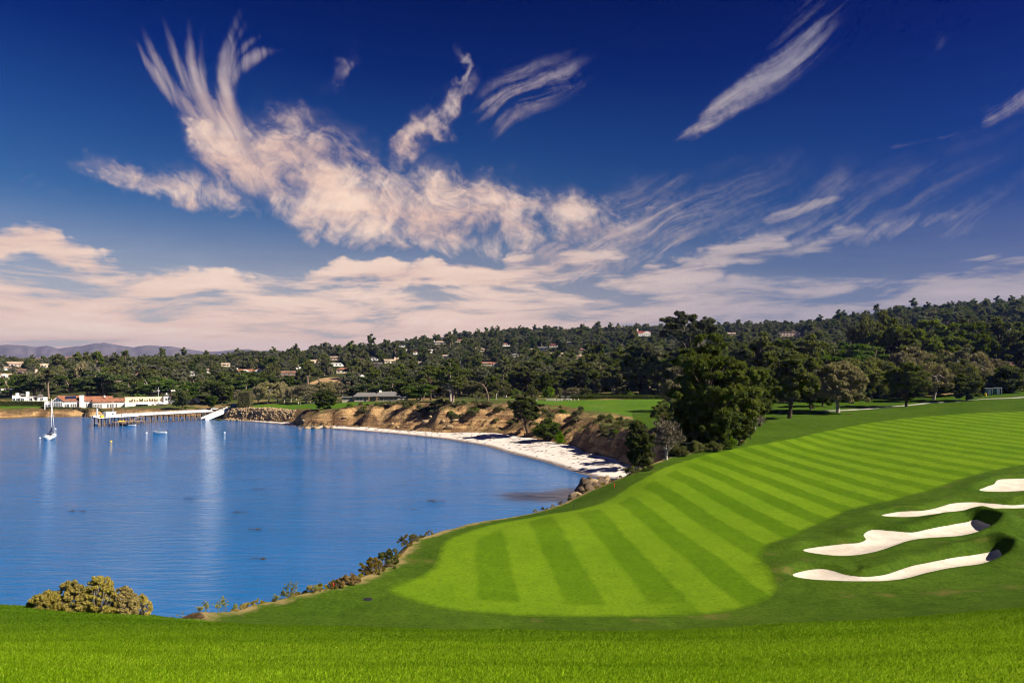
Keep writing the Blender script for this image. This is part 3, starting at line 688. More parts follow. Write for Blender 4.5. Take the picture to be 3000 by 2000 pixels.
def limb(mb, p0, p1, r0, r1, r, bend=.18, n=5, seg=4):
    p0 = np.array(p0, float); p1 = np.array(p1, float); L = np.linalg.norm(p1-p0)
    off = r.normal(size=3)*L*bend*.5; off[2] = abs(off[2])*.5-L*.06
    pts = [p0+(p1-p0)*t+off*4*t*(1-t)+r.normal(size=3)*L*.018 for t in np.linspace(0, 1, seg+1)]
    pts[0] = p0; pts[-1] = p1
    mb.tube(pts, [r0+(r1-r0)*t for t in np.linspace(0, 1, seg+1)], n, cap=False); return pts
KINDS = {  # nominal height, crown radius, leaf colour, bark
 'pine': (18, 6.0, 'pine_leaf', 'bark_dark'), 'cypress': (16, 8.0, 'cypress_leaf', 'bark_pink'), 'oak': (11, 7.0, 'oak_leaf', 'bark_pale'),
 'olive': (11, 7.0, 'olive_leaf', 'bark_grey'), 'gum': (40, 13, 'gum_leaf', 'bark_grey'), 'dense': (14, 5.5, 'dark_leaf', 'bark_dark'),
 'bush': (5, 4.0, 'olive_leaf', 'bark_grey'), 'lime': (5, 4.0, 'lime_leaf', 'bark_grey'), 'twiggy': (11, 5.0, 'twig_leaf', 'bark_pale'),
 'tall': (22, 4.0, 'pine_leaf', 'bark_pink')}
def tree_geo(kind, seed, q=1.0, lean=(0, 0), leafsize=None):
    """Returns (limbs MB, crown verts, crown tris) at the kind's nominal size; q scales the amount of foliage."""
    H, R, _, _ = KINDS[kind]; r = np.random.default_rng(seed); mb = MB(); cs = []; rs = []
    fine = q >= 1.2 and kind != 'twiggy'
    def dome(n, zc, rz, R_, lo=.55, flat=-.35):
        out = []
        while len(out) < n:
            d = unit(r, 1)[0]
            if d[2] < flat: continue
            k = lo+(1-lo)*r.random()
            out.append((d[0]*R_*k, d[1]*R_*k, zc+d[2]*rz*k))
        return np.array(out)
    lx, ly = lean
    if kind in ('pine', 'tall', 'dense', 'gum'):
        top = .95*H; bend = r.normal(size=2)*H*.02
        tr = [np.array((lx*t*H+bend[0]*math.sin(3*t), ly*t*H+bend[1]*math.sin(3*t), t*top)) for t in np.linspace(0, 1, 8)]
        base_r = H*(.022 if kind != 'gum' else .017)
        mb.tube([tr[0]-np.array((0, 0, .8))]+tr, [base_r*1.35]+[base_r*(1.15-1.05*t) for t in np.linspace(0, 1, 8)], 7, cap=False)
        def trunk(z): t = np.clip(z/top, 0, 1); return np.array((lx*t*H+bend[0]*math.sin(3*t), ly*t*H+bend[1]*math.sin(3*t), t*top))
        if kind == 'pine':   C_ = dome(int(46*q**.5)+8, .60*H, .40*H, R*.92, .40, -.8); sz = (.13, .22)
        elif kind == 'tall': C_ = dome(int(20*q**.5)+6, .74*H, .24*H, R*.85, .3, -.8); sz = (.22, .34)
        elif kind == 'dense': C_ = np.concatenate([dome(int(44*q**.5)+8, .50*H, .47*H, R*.88, .45, -.95)]); sz = (.16, .27)
        else:
            C_ = np.concatenate([dome(int(34*q**.5), .70*H, .27*H, R*.9, .65, -.15), dome(14, .45*H, .22*H, R*.55, .4, -.9)]); sz = (.13, .21)
        C_[:, 0] += lx*C_[:, 2]; C_[:, 1] += ly*C_[:, 2]
        for c in C_:
            k = r.uniform(*sz)*R; cs.append(c); rs.append((k, k, k*(.62 if kind != 'dense' else .8)))
            if r.random() < (.8 if kind != 'dense' else .3):
                z0 = max(.18*H, c[2]-.22*H*r.random()-.05*H-.25*math.hypot(c[0], c[1]))
                limb(mb, trunk(z0), c, base_r*.42, base_r*.10, r)
    elif kind == 'cypress':
        nl = r.integers(3, 6); pads = []
        for i in range(nl):
            a = i/nl*6.28+r.random()*.8; hh = r.uniform(.62, .92)*H; rr = r.uniform(.25, .6)*R
            tip = (math.cos(a)*rr, math.sin(a)*rr, hh)
            pts = limb(mb, (math.cos(a)*.2, math.sin(a)*.2, -.6), tip, H*.024, H*.009, r, .12, 6, 6)
            for j in range(int(5*q**.3)+2):
                t = r.uniform(.45, 1.0); p = np.array(pts[int(t*6)]); b = a+r.normal()*.9; ext = r.uniform(.15, .5)*R
                c = (p[0]+math.cos(b)*ext, p[1]+math.sin(b)*ext, p[2]+r.uniform(-.02, .10)*H)
                limb(mb, p, c, H*.008, H*.003, r, .15, 4, 3); pads.append(c)
        for c in pads:
            for j in range(2):
                k = r.uniform(.20, .34)*R; o = r.normal(size=3)*(.10*R, .10*R, .012*H)
                cs.append(np.array(c)+o); rs.append((k, k, k*.26))
    elif kind in ('oak', 'olive', 'twiggy'):
        hub = np.array((r.normal()*.3, r.normal()*.3, H*.20))
        mb.tube([(0, 0, -.6), (0, 0, 0), hub*.6, hub], [H*.052, H*.044, H*.034, H*.034], 8, cap=False)
        C_ = dome(int(34*q**.5)+8, .46*H, .50*H, R*.90, .68 if kind != 'twiggy' else .4, -.30)
        nl = 7; forks = []
        for i in range(nl):
            a = i/nl*6.28+r.normal()*.25; rr = R*r.uniform(.30, .52); p = (math.cos(a)*rr, math.sin(a)*rr, H*r.uniform(.36, .62))
            pts = limb(mb, hub, p, H*.024, H*.011, r, .30, 6, 5); forks += [np.array(pts[3]), np.array(pts[5])]
        forks = np.array(forks)
        for c in C_:
            k = r.uniform(.15, .23)*R; cs.append(c); rs.append((k, k, k*.72))
            f = forks[np.argmin(np.linalg.norm(forks-c, axis=1))]
            limb(mb, f, c*.93, H*.009, H*.0025, r, .25, 4, 3)
            if kind == 'twiggy':
                for _ in range(4): limb(mb, c*.8, c+r.normal(size=3)*R*.2, H*.004, H*.0012, r, .2, 3, 2)
    else:   # bushes
        C_ = dome(int(20*q**.5)+5, .30*H, .58*H, R*.85, .5, -.25)
        for c in C_:
            k = r.uniform(.22, .34)*R; cs.append(c); rs.append((k, k, k*.75))
            limb(mb, (c[0]*.15, c[1]*.15, -.3), c, H*.02, H*.005, r, .2, 4, 3)
    if fine:      # break every clump of a large tree into several tufts of uneven size
        c2, r2 = [], []
        for c, rd in zip(cs, rs):
            rd = np.array(rd)
            for _ in range(5):
                f = r.uniform(.30, .62); d = unit(r, 1)[0]; c2.append(np.array(c)+d*rd*r.uniform(.45, 1.25)); r2.append(rd*f)
        cs, rs = c2, r2
    per = {'twiggy': 40, 'gum': 190, 'cypress': 150, 'oak': 170, 'olive': 170}.get(kind, 130)
    ls = leafsize or {'gum': .75, 'bush': .32, 'lime': .32, 'cypress': .55, 'oak': .42, 'olive': .42, 'twiggy': .40}.get(kind, .52)
    V, T = leaf_tris(cs, rs, max(12, int(per*q*(.26 if fine else 1))), ls, r, 1.7 if kind in ('pine', 'tall', 'dense') else 1.4)
    return mb, V, T
def tree_meshes(kind, seed, q=1.0, lean=(0, 0), leafsize=None, leaf=None, bark=None):
    mb, V, T = tree_geo(kind, seed, q, lean, leafsize)
    return mb.mesh('trunk', bark or KINDS[kind][3], True), mesh_np('crown', V, T, leaf or KINDS[kind][2], smooth=False)
VAR = {k: [tree_meshes(k, 100+i*13+len(k), .9) for i in range(n)] for k, n in [('pine', 5), ('cypress', 5), ('oak', 4), ('olive', 4), ('dense', 4), ('bush', 4), ('lime', 2), ('tall', 3), ('twiggy', 1)]}
_count = {}; DIM = {}
def plant(kind, base, h, wdt, label, group=None, meshes=None, name=None, rz=None, cat='tree'):
    """One tree as a thing: empty at the foot with trunk and crown; h and wdt in metres."""
    H, R, _, _ = KINDS[kind]
    i = _count.get(kind, 0); _count[kind] = i+1
    tm, cm = meshes or VAR[kind][i % len(VAR[kind])]
    e = thing(name or {'bush': 'shrub', 'lime': 'shrub', 'oak': 'oak_tree', 'olive': 'oak_tree', 'gum': 'eucalyptus_tree', 'twiggy': 'bare_tree', 'cypress': 'cypress_tree'}.get(kind, 'pine_tree'),
              base, random.uniform(0, 6.28) if rz is None else rz, label, cat, group)
    DIM[e.name] = (h, wdt)
    k = wdt/(2*R); e.scale = (k, k, h/H)
    link('trunk', tm, e); link('crown', cm, e); return e
def plant_px(kind, px, py, hpx, wpx, label, group=None, y0=60, Y=None, **kw):
    p = hit(px, py, y0) if Y is None else (lambda q_: (q_[0], q_[1], float(surf(q_[0], q_[1]))))(at(px, py, Y))
    s = p[1]/FOC
    return plant(kind, p, hpx*s, wpx*s, label, group, **kw)
# ---- single trees the photograph lets one pick out: kind, px, py of the foot, height px, width px, label
def hero(kind, seed, q, **kw): return tree_meshes(kind, seed, q, **kw)
KL = {'pine': 'dark pine', 'cypress': 'flat-tiered cypress', 'dense': 'dense dark evergreen', 'olive': 'olive-green domed oak'}
g1 = 'cypresses behind the beach clubhouse'
for a in [('cypress', 28, 1168, 78, 120), ('cypress', 100, 1168, 84, 110), ('cypress', 205, 1152, 62, 80), ('cypress', 300, 1166, 94, 130), ('cypress', 262, 1160, 70, 80), ('cypress', 345, 1158, 70, 70), ('cypress', 500, 1162, 76, 100), ('cypress', 470, 1150, 60, 80), ('cypress', 60, 1155, 70, 80)]:
    plant_px(*a, 'dark layered cypress standing behind the white clubhouse or villa', g1, 380, Y=455 if a[2] > 1158 else 480)
plant_px('tall', 143, 1166, 96, 44, 'tall thin pine with pinkish trunk beside the white villa', None, 380, Y=450)
plant_px('cypress', 395, 1166, 74, 80, 'cypress with forked pale trunks left of the tallest clubhouse cypress', None, 380, Y=440)
plant_px('cypress', 440, 1166, 88, 96, 'tallest flat-topped cypress with several pale trunks behind the clubhouse terrace', None, 380, Y=440, meshes=hero('cypress', 901, 1.6, bark='bark_pale'))
plant_px('tall', 417, 1166, 76, 30, 'slender pine with straight pale trunk between two clubhouse cypresses', None, 380, Y=441)
plant_px('cypress', 562, 1170, 80, 70, 'cypress with leaning pale trunk behind the gabled pavilion', None, 380, Y=432)
plant_px('dense', 534, 1203, 62, 56, 'dense dark cypress in front of the clubhouse patio', None, 380, Y=404, name='cypress_tree')
plant_px('dense', 620, 1204, 40, 40, 'small dark cypress beside the gabled pavilion', None, 380, Y=401, name='cypress_tree')
g2 = 'dark grove behind the pier landing'
for a in [('dense', 650, 1190, 96, 84), ('cypress', 700, 1178, 86, 100), ('dense', 668, 1178, 80, 80), ('dense', 740, 1164, 74, 90), ('dense', 790, 1152, 56, 80), ('dense', 850, 1152, 50, 70), ('dense', 720, 1150, 64, 80), ('dense', 625, 1175, 70, 60)]:
    plant_px(*a, KL[a[0]]+' of the grove behind the tall block hedge', g2+', '+KL[a[0]], 380, Y=430+(1190-a[2])*1.5)
g3 = 'pale lichen oaks along the lawn'
for a in [(708, 1176, 46, 50), (757, 1182, 58, 58), (785, 1181, 66, 76), (815, 1179, 64, 66), (832, 1180, 56, 56), (852, 1178, 50, 56), (868, 1172, 44, 50), (950, 1174, 54, 70), (1003, 1166, 46, 64), (975, 1165, 48, 60)]:
    plant_px('oak', *a, 'pale lichen-covered oak in the row beside the far lawn', g3, 380, Y=404+(1182-a[1])*2.5)
plant_px('oak', 897, 1184, 56, 96, 'pale oak with bare white forked limbs leaning over the lawn', None, 380, Y=398)
plant_px('tall', 903, 1140, 78, 42, 'tall pine with long bare trunk above the lawn trees', None, 380, Y=520)
plant_px('tall', 940, 1136, 56, 40, 'leaning pine with bare trunk beside the dry field', None, 380, Y=530, meshes=tree_meshes('tall', 77, .8, lean=(.14, 0)))
plant_px('dense', 950, 1206, 60, 74, 'rounded dark pine growing alone on the cliff edge', None, 300, Y=334, meshes=hero('dense', 311, 1.4), name='pine_tree')
g4 = 'cypresses behind the grey bungalow'
for a in [('cypress', 1040, 1165, 56, 70), ('cypress', 1085, 1166, 66, 90), ('cypress', 1140, 1164, 76, 96), ('dense', 1190, 1166, 66, 80), ('cypress', 1110, 1160, 60, 70), ('cypress', 1170, 1158, 72, 90)]:
    plant_px(*a, 'dark cypress rising behind the grey-roofed bungalow', g4, 380, Y=402+(1166-a[2])*3)
plant_px('cypress', 1230, 1176, 62, 96, 'broad dark cypress at the right end of the grey bungalow', None, 300, Y=362)
plant_px('pine', 1262, 1172, 104, 90, 'big dark pine between bungalow and cliff pine', None, 300, Y=375)
plant_px('pine', 1320, 1176, 124, 100, 'large pine with bare silvery branches on the cliff top', None, 300, Y=326, meshes=hero('pine', 512, 1.3, bark='bark_pale'))
plant_px('tall', 1326, 1236, 78, 66, 'pine rooted low on the cliff face with long bare trunk', None, 200, Y=297)
g5 = 'pines and cypresses behind the tee'
ry = random.Random(5)
for px in range(1385, 1960, 27):
    k = ry.choice(['pine', 'pine', 'cypress', 'dense', 'olive']); h = ry.uniform(58, 104)
    plant_px(k, px+ry.uniform(-8, 8), 1152, h*(.75 if k == 'olive' else 1), h*ry.uniform(.8, 1.1), KL[k]+' in the belt behind the carts and hedge', g5+', '+KL[k], 300, Y=ry.uniform(365, 400))
plant_px('pine', 1875, 1156, 150, 118, 'tall dark pine rising left of the great eucalyptus', None, 300, Y=352, meshes=hero('pine', 613, 1.4, leaf='dark_leaf'))
plant_px('pine', 1925, 1152, 120, 90, 'dark pine standing under the great eucalyptus', None, 300, Y=345)
for px, h, wd in [(1760, 62, 50), (1797, 60, 66)]:
    plant_px('olive', px, 1156, h, wd, 'tree with white curving stems behind the long dark hedge', 'white-stemmed trees behind the hedge', 300, Y=348, meshes=tree_meshes('olive', px, .8, bark='bark_pale'))
plant_px('oak', 1678, 1152, 30, 52, 'low spreading pale oak behind the golf carts', None, 300, Y=345)
g6 = 'shrubs along the belt of trees'
for px, h, wd, k in [(1400, 24, 40, 'bush'), (1445, 28, 44, 'bush'), (1480, 34, 40, 'bush'), (1512, 30, 40, 'lime'), (1560, 44, 46, 'bush'), (1610, 34, 50, 'lime'), (1640, 30, 40, 'bush'), (1720, 30, 50, 'bush'), (1820, 24, 50, 'bush'), (1900, 26, 60, 'bush'), (1945, 22, 40, 'bush')]:
    plant_px(k, px, 1158, h, wd, 'rounded shrub at the foot of the tree belt', g6, 300, Y=346, cat='shrub')
plant_px('lime', 1845, 1152, 18, 52, 'bright yellow-green mounded shrub behind the hedge', None, 300, Y=344, cat='shrub')
plant_px('bush', 1526, 1176, 24, 40, 'round grey-green shrub beside the tee fence', None, 300, Y=318, cat='shrub')
plant_px('pine', 1545, 1282, 120, 110, 'leaning pine with twin trunks on the cliff slope', None, 200, Y=258, meshes=hero('pine', 712, 1.3, lean=(-.10, 0)))
plant_px('dense', 1606, 1258, 66, 96, 'low dark pine sprawling over the cliff slope', None, 200, Y=240, meshes=hero('dense', 715, 1.3), name='pine_tree')
plant_px('lime', 1640, 1266, 40, 36, 'light green bush low on the cliff slope', None, 200, Y=232, cat='shrub')
plant_px('bush', 1388, 1242, 26, 48, 'green bush clinging to the bare pale cliff', None, 200, Y=286, cat='shrub')
for px, py, h, wd, Y in [(1060, 1208, 12, 40, 326), (1140, 1200, 14, 60, 322), (1200, 1198, 16, 50, 312), (1245, 1205, 18, 50, 304), (1290, 1196, 22, 50, 300), (1420, 1196, 16, 60, 294), (1460, 1200, 16, 40, 286), (1500, 1215, 18, 40, 276), (1670, 1225, 14, 40, 238), (1720, 1226, 12, 40, 222), (1790, 1262, 22, 50, 203), (1815, 1250, 22, 50, 208), (1840, 1240, 24, 60, 214), (640, 1206, 8, 30, 369)]:
    plant_px('bush', px, py, h, wd, 'low scrub bush on the far cliff', 'scrub on the far cliff', 180, Y=Y, cat='shrub')
# right-hand clump at the end of the beach
plant_px('dense', 1872, 1390, 152, 96, 'dark bushy pine at the turf edge above the beach end', None, 60, Y=107, meshes=hero('dense', 801, 2.2, leafsize=.42), name='pine_tree')
plant_px('twiggy', 1952, 1352, 130, 110, 'grey-brown twiggy half-bare tree at the turf edge', None, 60, Y=119.5, meshes=hero('twiggy', 803, 2.0, leafsize=.32))
plant_px('pine', 2072, 1318, 334, 214, 'tallest dark pine of the big clump beside the fairway', None, 60, Y=131, meshes=hero('pine', 807, 3.2, leafsize=.42))
plant_px('pine', 2150, 1306, 262, 190, 'dark pine right behind the tallest one of the clump', None, 60, Y=137, meshes=hero('pine', 809, 2.2, leafsize=.5))
plant_px('dense', 2030, 1322, 190, 120, 'dense ivy-dark lower tree on the left of the big clump', None, 60, Y=130, meshes=hero('dense', 811, 2.2, leafsize=.42), name='pine_tree')
plant_px('dense', 2105, 1322, 150, 130, 'dense dark undergrowth tree at the foot of the big clump', None, 60, Y=130, meshes=hero('dense', 813, 2.2, leafsize=.42), name='pine_tree')
plant_px('dense', 2165, 1306, 100, 90, 'low leafy thicket tree at the right foot of the big clump', None, 60, Y=134, meshes=hero('dense', 815, 1.8, leafsize=.4, leaf='pine_leaf'), name='pine_tree')
plant_px('dense', 2200, 1286, 96, 40, 'ivy-covered leaning stem beside the big clump', None, 60, Y=142, meshes=hero('dense', 817, 1.2, leafsize=.4, leaf='cypress_leaf', lean=(.25, 0)), name='ivy_stem')
for px, py, h, wd, Y in [(1985, 1336, 40, 60, 124), (2040, 1326, 36, 60, 127), (2090, 1324, 34, 60, 127.5), (2140, 1318, 40, 50, 130), (2000, 1338, 26, 40, 123), (1900, 1392, 22, 40, 106), (1850, 1402, 26, 50, 105)]:
    plant_px('bush', px, py, h, wd, 'low green bush at the foot of the fairway clump', 'bushes under the fairway clump', 60, Y=Y, cat='shrub', meshes=VAR['lime' if px == 2140 else 'bush'][px % 2])
plant_px('gum', 2015, 1172, 262, 176, 'towering open-crowned eucalyptus rising above every other tree', None, 300, Y=340, meshes=hero('gum', 821, 1.6))
plant_px('oak', 1968, 1178, 96, 84, 'pale lichen tree with white limbs behind the putting green', None, 200, Y=262, meshes=hero('oak', 823, 1.3))
plant_px('pine', 2226, 1232, 176, 120, 'leaning pine with long bare trunk right of the big clump', None, 100, Y=172, meshes=hero('pine', 825, 1.6, lean=(.10, 0), leafsize=.5))
plant_px('pine', 2312, 1224, 206, 170, 'pine with thick dark trunk standing in the rough', None, 100, Y=196, meshes=hero('pine', 827, 2.0, leafsize=.55))
plant_px('oak', 2455, 1208, 146, 178, 'large pale oak with white twisting limbs at the rough edge', None, 150, Y=213, meshes=hero('oak', 829, 2.6, leafsize=.42))
plant_px('pine', 2655, 1192, 132, 118, 'dark pine at the bend of the cart path', None, 150, Y=229, meshes=hero('pine', 831, 1.6))
g7 = 'pale oaks beside the cart path'
for a in [(2735, 1182, 112, 130), (2800, 1172, 106, 130), (2500, 1172, 130, 190), (2560, 1160, 120, 140), (2895, 1152, 96, 120), (2690, 1165, 108, 120), (2850, 1160, 118, 120), (2600, 1165, 110, 110)]:
    plant_px('oak' if a[0] % 20 else 'olive', *a, 'grey-olive domed oak in the row behind the cart path', g7, 200, Y=min(286, 248+(1182-a[1])*1.4))
for a in [(2832, 1184, 80, 100), (2962, 1154, 84, 110), (2375, 1200, 120, 80), (2410, 1190, 90, 90), (2925, 1150, 70, 70)]:
    plant_px('dense', *a, 'dark low-branched tree beside the cart path', 'dark trees beside the cart path', 150, Y={2832: 238, 2962: 256, 2375: 226, 2410: 240, 2925: 262}[a[0]])
g8 = 'dark trees behind the cart path oaks'
for a in [('pine', 2230, 1168, 190, 130), ('pine', 2290, 1168, 175, 120), ('pine', 2370, 1168, 170, 130), ('cypress', 2450, 1165, 170, 170), ('cypress', 2540, 1158, 160, 150), ('pine', 2620, 1150, 200, 150), ('pine', 2700, 1150, 190, 150), ('pine', 2770, 1140, 170, 130), ('pine', 2860, 1138, 180, 130), ('pine', 2930, 1135, 170, 130), ('pine', 2990, 1135, 160, 120), ('olive', 2570, 1140, 215, 170), ('olive', 2660, 1130, 170, 150), ('pine', 2170, 1165, 150, 120), ('pine', 3040, 1130, 170, 130), ('olive', 2880, 1120, 120, 140), ('olive', 2980, 1118, 110, 130)]:
    plant_px(*a, 'tall '+KL[a[0]]+' in the belt behind the cart path oaks', g8+', '+KL[a[0]], 250, Y=300+(1168-a[2])*1.6)
# bare dead tree leaning over the far tee
p = hit(1431, 1177, 300); s = p[1]/FOC
dt = thing('dead_tree', p, 0, 'leaning bare dead trunk without leaves on the far cliff top', 'tree')
mb = MB(); r_ = np.random.default_rng(4)
mb.tube([(0, 0, -.5), (-2*s, 0, 22*s), (-8*s, 0, 40*s), (-16*s, 0, 50*s), (-30*s, 0, 58*s)], [.38, .32, .27, .2, .06], 7)
mb.build('trunk', 'bark_pink', dt, smooth=True)
mb = MB()
for a, b in [((-8, 40), (2, 50)), ((-16, 50), (-30, 46)), ((-12, 46), (-6, 58)), ((-22, 54), (-34, 52))]:
    mb.tube([(a[0]*s, 0, a[1]*s), ((a[0]+b[0])/2*s, .5, (a[1]+b[1])/2*s+.3), (b[0]*s, .8, b[1]*s)], [.13, .09, .03], 5)
mb.build('branch', 'bark_pink', dt, smooth=True)

g10 = 'undergrowth beneath the cart path trees'
ry = random.Random(11)
for i in range(46):
    px = 2150+i*19+ry.uniform(-9, 9); Y = ry.uniform(258, 296)
    k = ry.choice(['bush', 'bush', 'dense', 'olive']); h = ry.uniform(26, 56)*(1 if k == 'bush' else 1.5)
    plant_px(k, px, 1170, h, h*ry.uniform(1.1, 1.7), {'bush': 'round grey-green bush under the cart path trees', 'dense': 'low dense evergreen under the cart path trees', 'olive': 'small domed olive tree under the cart path trees'}[k], {'bush': g10, 'dense': 'low evergreens beneath the cart path trees', 'olive': 'small olive trees beneath the cart path trees'}[k], 200, Y=Y, cat='shrub' if k == 'bush' else 'tree')
plant_px('dense', 2120, 1300, 175, 110, 'dark ivy-clad tree filling the middle of the big clump', None, 60, Y=140, meshes=hero('dense', 841, 2.0, leafsize=.42), name='pine_tree')
plant_px('pine', 2005, 1316, 215, 120, 'slimmer pine on the seaward side of the big clump', None, 60, Y=136, meshes=hero('pine', 843, 1.8, leafsize=.45))
plant_px('pine', 2190, 1290, 200, 130, 'open-branched pine on the landward side of the big clump', None, 60, Y=150, meshes=hero('pine', 845, 1.8, leafsize=.45))
plant_px('twiggy', 2212, 1252, 60, 70, 'small twiggy bare tree beside the ivy stem', None, 60, Y=160)

for i, (px, Y, h, wd, k) in enumerate([(1905, 128, 60, 60, 'bush'), (1930, 134, 75, 70, 'dense'), (1960, 140, 90, 80, 'dense'), (1985, 146, 80, 80, 'bush'), (1915, 142, 60, 70, 'bush'), (1990, 132, 110, 80, 'dense'), (1940, 150, 70, 80, 'bush'), (1895, 116, 40, 50, 'bush')]):
    plant_px(k, px, 1350, h, wd, 'scrub bush behind the twiggy bare tree' if k == 'bush' else 'dark thicket tree behind the twiggy bare tree', 'scrub behind the twiggy tree' if k == 'bush' else 'thicket behind the twiggy tree', 60, Y=Y, cat='shrub' if k == 'bush' else 'tree')
cr = np.random.default_rng(91); n_ = 0
while n_ < 64:
    i = cr.uniform(len(NEARF)+4, len(NEARF)+20); a = int(i); f = i-a; p0 = np.array(FOOT[a])*(1-f)+np.array(FOOT[a+1])*f; dv = np.array(FOOT[a+1])-np.array(FOOT[a]); nv = np.array((dv[1], -dv[0]))/np.linalg.norm(dv)
    if nv[1] < 0: nv = -nv
    q_ = p0+nv*cr.uniform(3, 26); s_ = float(bil(SF/np.maximum(WE, .1), np.interp(q_[0]/q_[1], US, np.arange(len(US))), np.interp(q_[1], YS, np.arange(len(YS)))))
    if not .25 < s_ < 1.15: continue
    n_ += 1; h = cr.uniform(1.0, 2.6); k = 'bush' if cr.random() < .8 else 'lime'
    plant(k, (q_[0], q_[1], float(surf(*q_))-.1), h, h*cr.uniform(1.3, 2.4), 'low scrub bush on the far cliff' if k == 'bush' else 'fresh green bush on the far cliff', 'scrub on the far cliff' if k == 'bush' else 'green bushes on the far cliff', cat='shrub')

for (x, y), h in zip([(41, 158), (43, 170), (40, 181), (46, 150), (44, 190)], (10.5, 11, 9, 11, 9)):  # pines added for the shade they throw on the beach end
    plant('pine', (x, y, float(surf(x, y))-.2), h, h*.75, 'added dark pine shading the end of the beach', 'added pines shading the beach end')
# ------------------------------------------------------------------ houses
for nm, c, ro in [('white_wall', (.80, .78, .74), .8), ('cream_wall', (.72, .60, .44), .8), ('tan_wall', (.52, .40, .28), .85), ('brown_wall', (.16, .10, .07), .85), ('pink_wall', (.66, .48, .38), .85),
                  ('tile_orange', (.36, .155, .09), .85), ('tile_brown', (.22, .12, .08), .9), ('tile_grey', (.15, .135, .13), .9), ('tile_tan', (.44, .32, .22), .9), ('tile_red', (.26, .075, .05), .85),
                  ('brick', (.34, .13, .08), .9), ('white_paint', (.82, .81, .79), .5), ('timber', (.27, .18, .11), .9), ('pile_wood', (.20, .135, .085), .95), ('dark_metal', (.03, .03, .035), .5),
                  ('slate_roof', (.17, .16, .155), .9), ('stone_wall', (.40, .34, .27), .95), ('concrete', (.42, .39, .36), .9), ('asphalt', (.06, .058, .056), .95), ('solar', (.02, .025, .06), .25),
                  ('canvas_blue', (.010, .016, .055), .85), ('gel_white', (.84, .84, .83), .25), ('yellow_paint', (.85, .55, .02), .5), ('red_paint', (.75, .06, .02), .5), ('green_paint', (.03, .10, .075), .6), ('teal_paint', (.10, .22, .28), .6),
                  ('black_rubber', (.02, .02, .02), .8), ('awning', (.62, .66, .70), .8), ('rope', (.45, .42, .38), .9), ('skin', (.52, .33, .24), .6), ('cloth_white', (.78, .76, .72), .9), ('cloth_tan', (.40, .30, .20), .9), ('cloth_dark', (.03, .035, .05), .9), ('cloth_yellow', (.70, .72, .10), .9), ('hair_brown', (.06, .04, .03), .8), ('dark_kelp', (.035, .022, .012), .7)]:
    plain(nm, c, ro, .22 if 'tile' not in nm else .45, 1.2 if 'tile' not in nm else .9, bstr=.2)
def glass_mat():
    m, t = new_mat('glass'); n = t.noise(t.node('ShaderNodeTexCoord', out=3), 1.2, 2)
    finish(t, t.mix(n, (.012, .02, .035), (.04, .06, .085)), .08, spec=.6)
glass_mat()
def window(parent, x, z, w_, h_, y, mull=1, frame='white_paint', ax='y', name='window'):
    """Framed window on a wall facing -y (front at y): frame bars, then pane a little deeper."""
    f = MB(); t = .09
    for a in ((x-w_/2, x-w_/2+t, z, z+h_), (x+w_/2-t, x+w_/2, z, z+h_), (x-w_/2+t, x+w_/2-t, z+h_-t, z+h_), (x-w_/2+t, x+w_/2-t, z, z+t)):
        f.box(a[0], a[1], y-.07, y+.02, a[2], a[3])
    for i in range(1, mull+1):
        xx = x-w_/2+w_*i/(mull+1); f.box(xx-t*.4, xx+t*.4, y-.06, y+.02, z+t, z+h_-t)
    o = f.build(name, frame, parent)
    MB().box(x-w_/2+t*.5, x+w_/2-t*.5, y-.03, y+.05, z+t*.5, z+h_-t*.5).build('pane', 'glass', o)
    return o
def roof_mb(kind, W, D, z, rise, ov=.5, th=.16):
    w2, d2 = W/2+ov, D/2+ov; m = MB()
    if kind == 'flat': return m.box(-w2, w2, -d2, d2, z, z+.45)
    if kind == 'gable':      # ridge along x
        sl = rise/d2
        for s in (-1, 1):
            m.quadbox([(-w2, s*d2, z), (w2, s*d2, z), (w2, 0, z+rise), (-w2, 0, z+rise), (-w2, s*d2, z+th), (w2, s*d2, z+th), (w2, 0, z+rise+th), (-w2, 0, z+rise+th)])
        return m
    if kind == 'front':      # ridge along y, gable towards the viewer
        for s in (-1, 1):
            m.quadbox([(s*w2, -d2, z), (s*w2, d2, z), (0, d2, z+rise), (0, -d2, z+rise), (s*w2, -d2, z+th), (s*w2, d2, z+th), (0, d2, z+rise+th), (0, -d2, z+rise+th)])
        return m
    rl = max(.5, w2-d2)
    B = [(-w2, -d2, z), (w2, -d2, z), (w2, d2, z), (-w2, d2, z)]; T_ = [(-rl, 0, z+rise), (rl, 0, z+rise)]
    U = [(x, y, zz-th) for x, y, zz in B]
    b = len(m.v); m.v += B+T_+U
    m.f += [(b, b+1, b+5, b+4), (b+2, b+3, b+4, b+5), (b+1, b+2, b+5), (b+3, b, b+4)]
    m.f += [(b+6+i, b+6+(i+1) % 4, b+(i+1) % 4, b+i) for i in range(4)]+[(b+9, b+8, b+7, b+6)]
    return m
